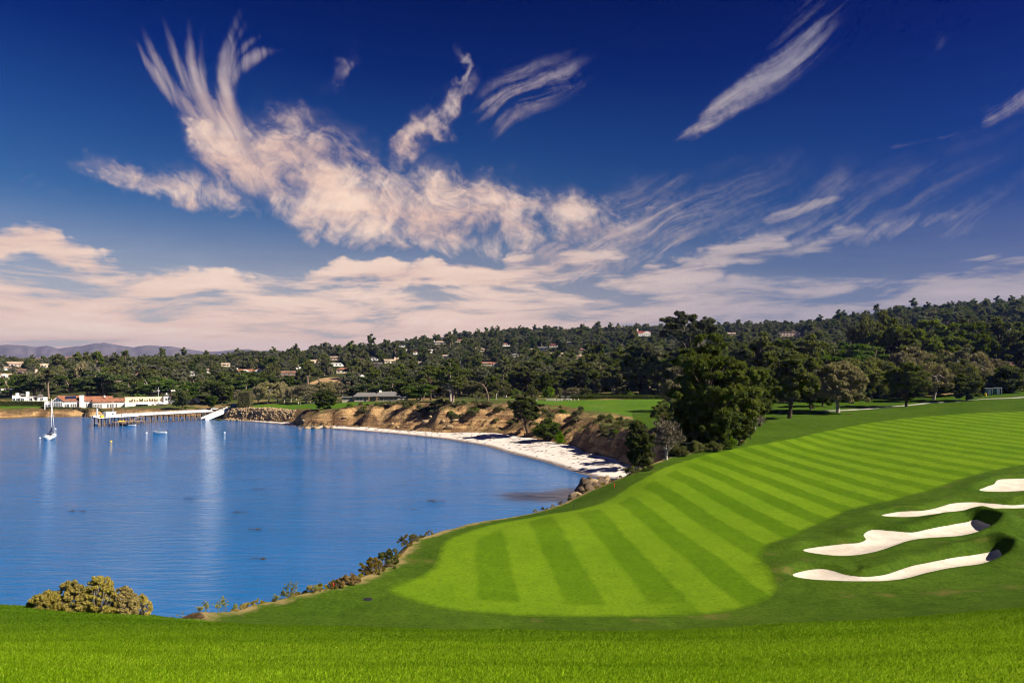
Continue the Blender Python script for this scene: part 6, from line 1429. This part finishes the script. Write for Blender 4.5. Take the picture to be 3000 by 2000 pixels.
def person(px, py, Y, rz, mt, label, hat, swing=0, club_=True):
    x, y, _ = at(px, py, Y); e = thing('person', (x, y, float(surf(x, y))), rz, label, 'person')
    V_ = [(0, 0, .95), (0, .0, 1.15), (0, -.01, 1.38), (0, 0, 1.50), (0, .02, 1.62), (0, .01, 1.74),
          (.10, 0, .90), (.12, -.02, .50), (.13, .03, .09), (.14, -.13, .04), (-.10, 0, .90), (-.13, -.05, .50), (-.14, .02, .09), (-.15, -.14, .04),
          (.20, 0, 1.40), (.27, -.04+.05*swing, 1.13), (.20, -.25, .97), (.16, -.33, .93), (-.20, 0, 1.40), (-.28, -.04, 1.13), (-.10, -.27, .98), (-.02, -.34, .93)]
    E_ = [(0, 1), (1, 2), (2, 3), (3, 4), (4, 5), (0, 6), (6, 7), (7, 8), (8, 9), (0, 10), (10, 11), (11, 12), (12, 13), (2, 14), (14, 15), (15, 16), (16, 17), (2, 18), (18, 19), (19, 20), (20, 21)]
    R_ = [.15, .14, .16, .065, .095, .07, .10, .065, .045, .04, .10, .065, .045, .04, .07, .05, .038, .04, .07, .05, .038, .04]
    me = bpy.data.meshes.new('body'); me.from_pydata(V_, E_, []); me.materials.append(MATS[mt]); b = link('body', me, e)
    sk = b.modifiers.new('skin', 'SKIN'); sk.use_smooth_shade = True
    for i, r0 in enumerate(R_): me.skin_vertices[0].data[i].radius = (r0, r0*.8 if i in (0, 1, 2) else r0); me.skin_vertices[0].data[i].use_root = (i == 0)
    b.modifiers.new('sub', 'SUBSURF').levels = 1; b.modifiers['sub'].render_levels = 1
    MB().loft([[(r0*math.cos(a), .015+r0*1.1*math.sin(a), z0) for a in np.linspace(0, 6.28, 11)[:-1]] for r0, z0 in ((.105, 1.67), (.112, 1.74), (.09, 1.80), (.04, 1.83))]).build('hat', hat, e, smooth=True)
    if club_: MB().tube([(.08, -.36, .95), (.05, -.75, .05)], .012, 4).tube([(.05, -.75, .04), (.12, -.78, .03)], .03, 5).build('club', 'dark_metal', e)
    return e
person(874, 1186, 389, .6, 'golfer_a', 'person in white shirt walking on the far lawn', 'cloth_white'); person(880, 1186, 389.5, 2.0, 'golfer_d', 'person in dark top and pale trousers on the far lawn', 'cloth_dark'); person(909, 1184, 390, -.4, 'golfer_a', 'person in white shirt near the golf cart under the oaks', 'cloth_dark')
person(1484, 1164, 338, 1.0, 'golfer_a', 'person in white shirt standing behind the tee', 'cloth_white'); person(1572, 1176, 316, .3, 'golfer_d', 'person in pale trousers beside the grey-green shrub', 'cloth_white', club_=False)
person(1597, 1176, 315, -.6, 'golfer_c', 'person in bright yellow shirt at the white rail fence', 'cloth_dark'); person(1624, 1178, 313, .4, 'golfer_b', 'person dressed all in tan beside the white rail fence', 'cloth_tan'); person(1631, 1178, 314, 2.4, 'golfer_b', 'person in tan clothes standing close to another in tan', 'cloth_white'); person(1655, 1173, 320, 2, 'golfer_d', 'person in dark top between the two parked carts', 'cloth_dark', club_=False)
def fence(px0, px1, py0, py1, Y, n, h, mt, label, rails=2):
    a = Vector(at(px0, py0, Y)); b = Vector(at(px1, py1, Y)); e = thing('rail_fence', ((a.x+b.x)/2, (a.y+b.y)/2, 0), 0, label, 'fence'); c = e.location.copy()
    P = []
    for i in range(n):
        p = a+(b-a)*i/(n-1); z = float(surf(p.x, p.y)); P.append((p.x-c.x, p.y-c.y, z)); MB().box(P[-1][0]-.06, P[-1][0]+.06, P[-1][1]-.06, P[-1][1]+.06, z-.3, z+h).build('post', mt, e)
    for k in range(rails):
        zz = h*(.9-.4*k); m = MB()
        for i in range(n-1): m.tube([(P[i][0], P[i][1], P[i][2]+zz), (P[i+1][0], P[i+1][1], P[i+1][2]+zz)], .05, 4)
        m.build('rail', mt, e)
fence(1602, 1645, 1175, 1175, 317, 8, 1.1, 'white_paint', 'white rail fence in front of the golf carts'); fence(1452, 1520, 1174, 1174, 322, 10, .8, 'timber', 'low timber rail fence along the far cliff top')
bm_ = MB().tube([(0, 0, -.3), (0, 0, .95)], .09, 8).tube([(0, 0, .95), (0, 0, 1.05)], [.09, .04], 8).mesh('bollard', 'white_paint', True)
for px in (1674, 1684, 1695):
    x, y, _ = at(px, 1174, 321); tag(link('bollard', bm_, None, (x, y, float(surf(x, y)))), 'short white post at the foot of the dark hedge', 'post', 'white posts by the dark hedge')
fpm = MB().box(-.09, .09, -.09, .09, -.6, 1.7).mesh('fence_post', 'timber')
for i, (px, py, Y) in enumerate([(1655, 1246, 232), (1659, 1244, 233), (1664, 1240, 234), (1673, 1237, 236), (1677, 1235, 237), (1690, 1230, 240), (1694, 1227, 241), (1707, 1220, 245), (1711, 1218, 246)]):
    x, y, _ = at(px, py, Y); tag(link('fence_post', fpm, None, (x, y, float(surf(x, y)))), 'weathered timber post in the line climbing the cliff slope', 'post', 'timber posts on the cliff slope')
x, y, _ = at(1455, 1170, 328); e = thing('sign_post', (x, y, float(surf(x, y))), 0, 'slim pale post standing on the far tee', 'post'); MB().tube([(0, 0, -.3), (0, 0, 3.0)], .09, 7).build('pole', 'white_paint', e); MB().box(-.2, .2, -.04, .04, 2.5, 2.95).build('panel', 'white_paint', e)
# timber steps at the beach
ts = thing('beach_wall', (*gz(1558, 1283, 1.5), 1.3), -.5, 'low timber wall at the foot of the cliff slope', 'wall')
for i in range(9): MB().box(-3.2+i*.72, -3.2+i*.72+.3, -.15, .15, -.8, 2.2+.3*math.sin(i*2)).build('post', 'timber', ts)
# toilets / shelter by the cart path
for i, (px, mt, lb) in enumerate([(2897, 'teal_paint', 'blue-grey portable cabin beside the cart path'), (2923, 'green_paint', 'dark green portable cabin beside the blue-grey one')]):
    x, y, _ = at(px, 1163, 252); ang4 = -math.atan2(x, y); e = thing('portable_cabin', (x, y, float(surf(x, y))), ang4+.1, lb, 'cabin')
    MB().box(-1.2, 1.2, -1.1, 1.1, -.4, 2.35).build('wall', mt, e); MB().box(-1.28, 1.28, -1.18, 1.18, 2.35, 2.5).build('roof', 'white_paint', e); MB().box(-.4, .5, -1.16, -1.1, .05, 2.05).build('door', 'awning', e); MB().box(.95, 1.19, -1.14, -1.1, .1, 2.3).build('corner_post', 'white_paint', e)
x, y, _ = at(2887, 1164, 247); e = thing('litter_bin', (x, y, float(surf(x, y))), 0, 'yellow bin left of the blue-grey cabin', 'bin'); MB().tube([(0, 0, -.1), (0, 0, 1.1)], [.3, .36], 10).build('body', 'yellow_paint', e); MB().tube([(0, 0, 1.1), (0, 0, 1.25)], [.38, .2], 10).build('lid', 'yellow_paint', e)
def strip(name, pix, y0, wd, mat, label, lift=.03):
    P = [hit(px, py, y0) for px, py in pix]; P = [Vector(p[:2]) for p in P]; Q = []
    for i in range(len(P)-1):
        for k in range(8): Q.append(P[i]+(P[i+1]-P[i])*k/8)
    Q.append(P[-1]); V_ = []; F_ = []
    for i, q_ in enumerate(Q):
        d0 = (Q[min(i+1, len(Q)-1)]-Q[max(i-1, 0)]).normalized(); n0 = Vector((-d0.y, d0.x))
        for k in range(4):
            p = q_+n0*wd*(k/3-.5); V_.append((p.x, p.y, float(surf(p.x, p.y))+lift))
    for i in range(len(Q)-1):
        for k in range(3): F_.append((i*4+k, i*4+k+1, i*4+k+5, i*4+k+4))
    tag(link(name, mesh_np(name, V_, F_, mat)), label, None, None, 'structure')
strip('cart_path', [(2400, 1204), (2480, 1201.5), (2560, 1196), (2640, 1189), (2720, 1180), (2800, 1176), (2880, 1169), (2960, 1166), (3060, 1160)], 190, 2.6, 'concrete', 'pale cart path curving along the edge of the rough')
strip('road', [(600, 1200), (640, 1196), (690, 1194)], 385, 9, 'asphalt', 'grey road at the pier landing', .06)
# ------------------------------------------------------------------ rocks
plain('rock_tan', (.40, .29, .17), .95, .5, .8, .1, 1.0); plain('rock_dark', (.13, .095, .065), .95, .5, 1.2, .1, 1.0)
def rock_geo(r, sub=1):
    bm = bmesh.new(); bmesh.ops.create_icosphere(bm, subdivisions=sub, radius=1); sc3 = r.uniform(.65, 1.25, 3); ph = r.uniform(0, 9, 3)
    for v in bm.verts:
        c = v.co; k = 1+.28*math.sin(c.x*3.1+ph[0])*math.cos(c.y*2.7+ph[1])+.16*math.sin(c.z*5+ph[2])+r.normal()*.07; v.co = Vector((c.x*sc3[0], c.y*sc3[1], c.z*sc3[2]*.8))*k
    V_ = np.array([v.co[:] for v in bm.verts]); F_ = np.array([[v.index for v in f.verts] for f in bm.faces]); bm.free(); return V_, F_
rr = np.random.default_rng(31)
RG = [rock_geo(rr, 1) for _ in range(10)]; RV, RF, off = [], [], 0
for i in range(620):
    px = rr.uniform(655, 858); t = rr.random(); p = gz(px, np.interp(px, [655, 780, 858], [1224, 1229, 1234]), 1.1)
    p = np.array(p)+np.array((-.1, 1))*t*7.5; z = float(surf(*p)); v, f = RG[i % 10]; k = rr.uniform(.35, .85)
    a = rr.uniform(0, 6.28); R0 = np.array([[math.cos(a), -math.sin(a), 0], [math.sin(a), math.cos(a), 0], [0, 0, 1]])
    RV.append(v@R0.T*k+np.array((p[0], p[1], z+k*.15))); RF.append(f+off); off += len(v)
tag(link('rock_revetment', mesh_np('rock_revetment', np.concatenate(RV), np.concatenate(RF), 'rock_tan', smooth=False)), 'bank of piled tan boulders protecting the lawn', None, None, 'stuff')
RM = [mesh_np('boulder', *rock_geo(rr, 2), 'rock_tan', smooth=False) for _ in range(6)]
for i, (px, py, w_) in enumerate([(878, 1247, 16), (900, 1246, 20), (925, 1247, 22), (955, 1245, 18), (890, 1241, 14), (972, 1246, 14), (1010, 1243, 10), (1150, 1252, 14), (1165, 1254, 10), (1248, 1258, 26), (1262, 1256, 18), (1318, 1264, 26), (1335, 1262, 20), (1225, 1254, 10), (1298, 1262, 12), (1130, 1240, 12), (1120, 1236, 10), (1100, 1236, 12), (1772, 1332, 14), (1790, 1338, 18)]):
    x, y = gz(px, py, 1.3); z = float(surf(x, y)); k = w_/2*y/FOC; o = link('boulder', RM[i % 6], None, (x, y, z+k*.2)); o.scale = (k, k, k*.8); o.rotation_euler = (0, 0, i*1.7)
    tag(o, 'large tan boulder lying where the beach meets the cliff', 'boulder', 'boulders at the cliff foot')
oc = hit(1735, 1432, 80); e = thing('rock_outcrop', (oc[0], oc[1], 0), 0, 'dark craggy rock outcrop at the turf edge above the water', 'rock')
for i, (px, py, w_) in enumerate([(1690, 1450, 34), (1700, 1436, 40), (1712, 1424, 44), (1722, 1412, 34), (1708, 1408, 26), (1738, 1414, 40), (1756, 1408, 36), (1742, 1424, 40), (1722, 1436, 44), (1684, 1462, 30), (1775, 1404, 30), (1730, 1404, 24)]):
    Y = 99.5+(1462-py)*.10; x, y, z = at(px, py, Y); k = w_/2*Y/FOC
    o = link('rock', RM[i % 6].copy(), e, (x-oc[0], y-oc[1], z-k*.25)); o.data.materials.clear(); o.data.materials.append(MATS['rock_dark' if i % 5 else 'rock_tan']); o.scale = (k*1.1, k*1.2, k*1.05); o.rotation_euler = (i, i*2.1, i*1.3)
# ------------------------------------------------------------------ seaweed
sr = np.random.default_rng(12); SV, SFc, off = [], [], 0
tt_ = 0
while tt_ < 330:
    px = sr.uniform(760, 1835); i0 = np.interp(px, [760, 1000, 1150, 1300, 1420, 1500, 1600, 1690, 1742, 1835], [1237, 1257, 1269, 1285, 1305, 1329, 1354, 1384, 1398, 1402]); i1 = np.interp(px, [760, 1000, 1150, 1300, 1450, 1550, 1650, 1745, 1835], [1229, 1243, 1253, 1264, 1270, 1284, 1303, 1333, 1362])
    py = i1+(i0-i1)*sr.beta(1.4, 2.6); h_ = hit(px, py, 120)
    tt_ += 1
    if h_ is None or h_[2] > 2.2 or h_[2] < .15: continue
    n = 7; L_ = sr.uniform(.25, 1.5); B_ = sr.uniform(.08, .28); a = .5+sr.normal()*.35
    ring = np.array([(math.cos(t)*L_*sr.uniform(.6, 1.2), math.sin(t)*B_*sr.uniform(.5, 1.3)) for t in np.linspace(0, 6.28, n+1)[:-1]])
    ca_, sa_ = math.cos(a), math.sin(a); xy = np.column_stack([h_[0]+ring[:, 0]*ca_-ring[:, 1]*sa_, h_[1]+ring[:, 0]*sa_+ring[:, 1]*ca_])
    v = np.column_stack([xy, surf(xy[:, 0], xy[:, 1])+.02]); c = np.array([[h_[0], h_[1], h_[2]+sr.uniform(.08, .22)]])
    SV.append(np.concatenate([c, v])); SFc.append(np.array([(0, 1+k, 1+(k+1) % n) for k in range(n)])+off); off += n+1
tag(link('seaweed', mesh_np('seaweed', np.concatenate(SV), np.concatenate(SFc), 'dark_kelp')), 'dark seaweed strewn in lines over the beach', None, None, 'stuff')
KV, KF, off = [], [], 0
for px, py, n0 in [(1265, 1467, 26), (765, 1432, 14), (695, 1499, 14), (765, 1550, 16), (223, 1496, 8), (1190, 1312, 10), (770, 1636, 12), (540, 1458, 8), (1190, 1490, 6)]:
    for k in range(n0):
        x, y = gz(px+sr.normal()*16, py+sr.normal()*1.6, 0); r0 = sr.uniform(.06, .3)
        v = np.array([(x, y, .05)]+[(x+r0*2*math.cos(t)*sr.uniform(.5, 1.2), y+r0*math.sin(t)*sr.uniform(.5, 1.2), .012) for t in np.linspace(0, 6.28, 7)[:-1]]); KV.append(v); KF.append(np.array([(0, 1+i, 1+(i+1) % 6) for i in range(6)])+off); off += 7
tag(link('floating_kelp', mesh_np('floating_kelp', np.concatenate(KV), np.concatenate(KF), 'dark_kelp')), 'scattered kelp fronds floating on the bay', None, None, 'stuff')
# ------------------------------------------------------------------ shrubs at the turf edge
def brush(px, py, Y, hpx, wpx, leaf, label, group=None, seed=1, ls=.05, nc=70, per=110, name='shrub', stems=True):
    x, y, _ = at(px, py, Y); z = float(surf(x, y)); s = Y/FOC; h_ = hpx*s; w_ = wpx*s/2; r = np.random.default_rng(seed)
    e = thing(name, (x, y, z), 0, label, 'shrub', group); cs, rs = [], []; mb = MB()
    while len(cs) < nc:
        d = unit(r, 1)[0]
        if d[2] < -.12: continue
        k = .6+.4*r.random()**.5; c = np.array((d[0]*w_*k, d[1]*w_*k*.8, max(.06, .12*h_+d[2]*h_*.82*k)))
        kk = r.uniform(.055, .135)*min(h_, w_)*1.15; cs.append(c); rs.append((kk, kk, kk*.85))
        if r.random() < .55: limb(mb, (c[0]*.25, c[1]*.25, -.15), c*.95, .022, .006, r, .3, 4, 4)
    Vb, Tb = leaf_tris(cs, rs, per, ls, r, 1.5, .35)
    if stems: mb.build('stems', 'bark_grey', e, smooth=True)
    link('foliage', mesh_np('foliage', Vb, Tb, leaf, smooth=False), e); return e
brush(135, 1792, 25.0, 56, 100, 'brush_leaf', 'low yellowish coyote brush with dead twigs at the end of the clump', None, 1, nc=130, per=65)
brush(205, 1800, 25.4, 92, 110, 'brush_leaf', 'broad golden-green coyote brush at the edge of the knoll', None, 2, nc=190, per=65)
brush(292, 1806, 25.8, 116, 96, 'brush_leaf', 'tallest coyote brush of the clump with green heart', None, 3, nc=200, per=65)
brush(364, 1808, 26.2, 86, 80, 'brush_leaf', 'rounded coyote brush with grey stems showing', None, 4, nc=140, per=65)
brush(416, 1806, 26.8, 66, 54, 'brush_leaf', 'small bright coyote brush beside the low rusty bush', None, 5, nc=80, per=65)
brush(462, 1796, 31.5, 26, 60, 'rust_leaf', 'low rusty bush beside the coyote brush', None, 6, nc=30, per=70)
for i, (px, py, Y, h_, w_, lf, lb) in enumerate([(1088, 1684, 49.6, 46, 80, 'rust_leaf', 'dark green bush on the cliff edge above the fennel'), (1132, 1672, 51.5, 44, 80, 'olive_leaf', 'rounded green bush touching the rough on the cliff edge'), (1148, 1618, 56.5, 34, 60, 'olive_leaf', 'small olive bush on the step of the cliff edge'), (1200, 1586, 61.5, 26, 70, 'rust_leaf', 'rust-tinted bush below the dry grass bank'), (1238, 1562, 64.5, 20, 60, 'rust_leaf', 'low reddish bush beside the dry grass bank'), (1025, 1702, 46.6, 30, 60, 'rust_leaf', 'rusty low bush near the red stake'), (985, 1718, 45.6, 22, 50, 'rust_leaf', 'small brownish bush behind the red stake')]):
    brush(px, py, Y, h_, w_, lf, lb, None, 20+i, ls=.085, nc=40, per=80)
er = np.random.default_rng(44); NE = np.array(EDGE); nn = 0
for px0 in list(np.linspace(690, 1260, 26))+list(np.linspace(1570, 1840, 12)):
    up = CX+NE[:, 0]/NE[:, 1]*FOC; k = np.interp(px0, up, np.arange(len(NE))); yy = float(np.interp(k, np.arange(len(NE)), NE[:, 1]))+er.uniform(-.3, .9); py0 = 1500
    hh = er.uniform(8, 22)*(.6 if px0 > 1500 else 1)*(.7 if px0 < 900 else 1); lf = ['rust_leaf', 'brush_leaf', 'brush_leaf', 'olive_leaf'][int(er.integers(0, 4))]
    o = brush(px0, py0, yy, hh, hh*er.uniform(1.5, 2.6), lf, {'rust_leaf': 'low rusty scrub on the near cliff edge', 'brush_leaf': 'low golden scrub on the near cliff edge', 'olive_leaf': 'low green scrub on the near cliff edge'}[lf], {'rust_leaf': 'rusty scrub along the near cliff edge', 'brush_leaf': 'golden scrub along the near cliff edge', 'olive_leaf': 'green scrub along the near cliff edge'}[lf], 200+nn, ls=.075, nc=16, per=60); nn += 1
def fennel(px, py, Y, hpx, seed):
    x, y, _ = at(px, py, Y); z = float(surf(x, y)); r = np.random.default_rng(seed); h_ = hpx*Y/FOC; mb = MB(); cs, rs = [], []
    e = thing('fennel_plant', (x, y, z), 0, 'thin wild fennel with pale yellow flower heads on the cliff edge', 'plant', 'wild fennel along the cliff edge')
    for i in range(7):
        tip = np.array((r.normal()*.16*h_, r.normal()*.12*h_, h_*r.uniform(.6, 1))); limb(mb, (0, 0, -.5), tip, .010, .004, r, .12, 4, 4)
        for k in range(3): cs.append(tip*(1, 1, 1-.16*k)+r.normal(size=3)*(.06, .05, .02)); rs.append((.055, .055, .035))
    mb.build('stem', 'fennel_leaf', e); Vf, Tf = leaf_tris(cs, rs, 16, .045, r); link('flower_head', mesh_np('flower_head', Vf, Tf, 'fennel_leaf', smooth=False), e)
for i, a in enumerate([(478, 1797, 33.2, 50), (492, 1795, 33.8, 40), (520, 1792, 35.2, 60), (590, 1787, 37.6, 26), (607, 1785, 38, 38), (640, 1783, 38.6, 40), (655, 1781, 38.8, 44), (688, 1775, 39.6, 22), (830, 1756, 42.4, 30), (843, 1752, 42.7, 52), (864, 1749, 43, 42), (926, 1735, 44.2, 26), (810, 1759, 42, 22)]): fennel(*a, 50+i)
# ------------------------------------------------------------------ stakes, sprinkler, drain
def stake(px, py, hpx, mt, label, y0=30, name='marker_stake'):
    p = hit(px, py, y0); h_ = hpx*p[1]/FOC; e = thing(name, p, 0, label, 'stake'); w_ = h_*.085
    MB().box(-w_, w_, -w_, w_, -.15, h_*.94).build('post', mt, e, bevel=.005); MB().loft([[(-w_, -w_, h_*.94), (w_, -w_, h_*.94), (w_, w_, h_*.94), (-w_, w_, h_*.94)], [(-w_*.5, -w_*.5, h_), (w_*.5, -w_*.5, h_), (w_*.5, w_*.5, h_), (-w_*.5, w_*.5, h_)]]).build('cap', mt, e)
stake(977, 1724, 17, 'red_paint', 'red hazard stake beside the small brown bush'); stake(1302, 1546, 15, 'red_paint', 'red hazard stake on the dry grass bank'); stake(1800, 1426, 11, 'red_paint', 'red hazard stake behind the rock outcrop', 85); stake(1681, 1486, 11, 'green_paint', 'small dark green post in the rough above the fairway', 60, 'sprinkler_post')
p = hit(1077, 1755, 33); e = thing('drain_cover', p, 0, 'round dark drain cover sunk in the rough', 'drain cover')
MB().tube([(0, 0, -.05), (0, 0, .035)], .30, 16).build('rim', 'dark_metal', e); g_ = MB()
for i in range(5): g_.box(-.22, .22, -.2+i*.09, -.15+i*.09, .035, .05)
g_.build('grate', 'dark_metal', e)
# ------------------------------------------------------------------ grass blades on the knoll
def blade_mat():
    m, t = new_mat('grass_blade'); p_ = t.pos(); big = t.noise(p_, .30, 3); r0 = t.attr('rnd')
    c = t.mix(t.mr(big, .3, .7), (.215, .37, .008), (.32, .48, .016)); c = t.mix(t.mr(r0, .0, .40), (.105, .22, .005), c); c = t.mix(t.mul(t.mr(r0, .80, 1.0), .7), c, (.48, .58, .06)); yy = t.sep(p_)[1]; bnd = t.noise(t.mapping(p_, scale=(.12, .55, 1)), 1, 3)
    c = t.mix(t.mul(t.mr(bnd, .40, .64), .6), c, (.11, .215, .006)); c = t.mix(t.mul(t.mr(t.add(yy, t.mul(t.sub(big, .5), 9)), 6, 16), .85), c, (.085, .17, .008))
    d0 = t.node('ShaderNodeBsdfDiffuse', {'Color': c}); tr = t.node('ShaderNodeBsdfTranslucent', {'Color': c}); ms = t.node('ShaderNodeMixShader', {0: .45, 1: d0, 2: tr})
    o = t.n.new('ShaderNodeOutputMaterial'); t.l.new(ms, o.inputs[0])
blade_mat()
NB = 520000; gr_ = np.random.default_rng(77)
yb = 3.6*(36/3.6)**gr_.random(NB); ub = gr_.uniform(-.84, .84, NB); xb = ub*yb
# denser close by, thinner far out; only on turf
ok = (gr_.random(NB) < np.clip(9/yb, .35, 1)) ; xb, yb = xb[ok], yb[ok]; n = len(xb)
sf_ = bil(SF-WE, np.interp(xb/yb, US, np.arange(len(US))), np.interp(yb, YS, np.arange(len(YS)))); k_ = sf_ > .1; xb, yb = xb[k_], yb[k_]; n = len(xb)
zb = surf(xb, yb); hb = (.016+.0010*yb)*gr_.uniform(.5, 1.35, n); wb_ = (.0022+.00050*yb)*gr_.uniform(.7, 1.4, n); an = gr_.uniform(0, 6.28, n)
lean = np.column_stack([gr_.normal(.35, .45, n), gr_.normal(-.1, .45, n)])*hb[:, None]
A_ = np.column_stack([xb-np.cos(an)*wb_, yb-np.sin(an)*wb_, zb-.004]); B_ = np.column_stack([xb+np.cos(an)*wb_, yb+np.sin(an)*wb_, zb-.004]); T_ = np.column_stack([xb+lean[:, 0], yb+lean[:, 1], zb+hb])
rv = np.repeat(gr_.random(n), 3)
tag(link('grass_blades', mesh_np('grass_blades', np.stack([A_, B_, T_], 1).reshape(-1, 3), np.arange(n*3).reshape(n, 3), 'grass_blade', {'rnd': rv}, smooth=False)), 'short bright grass blades of the knoll', None, None, 'stuff')
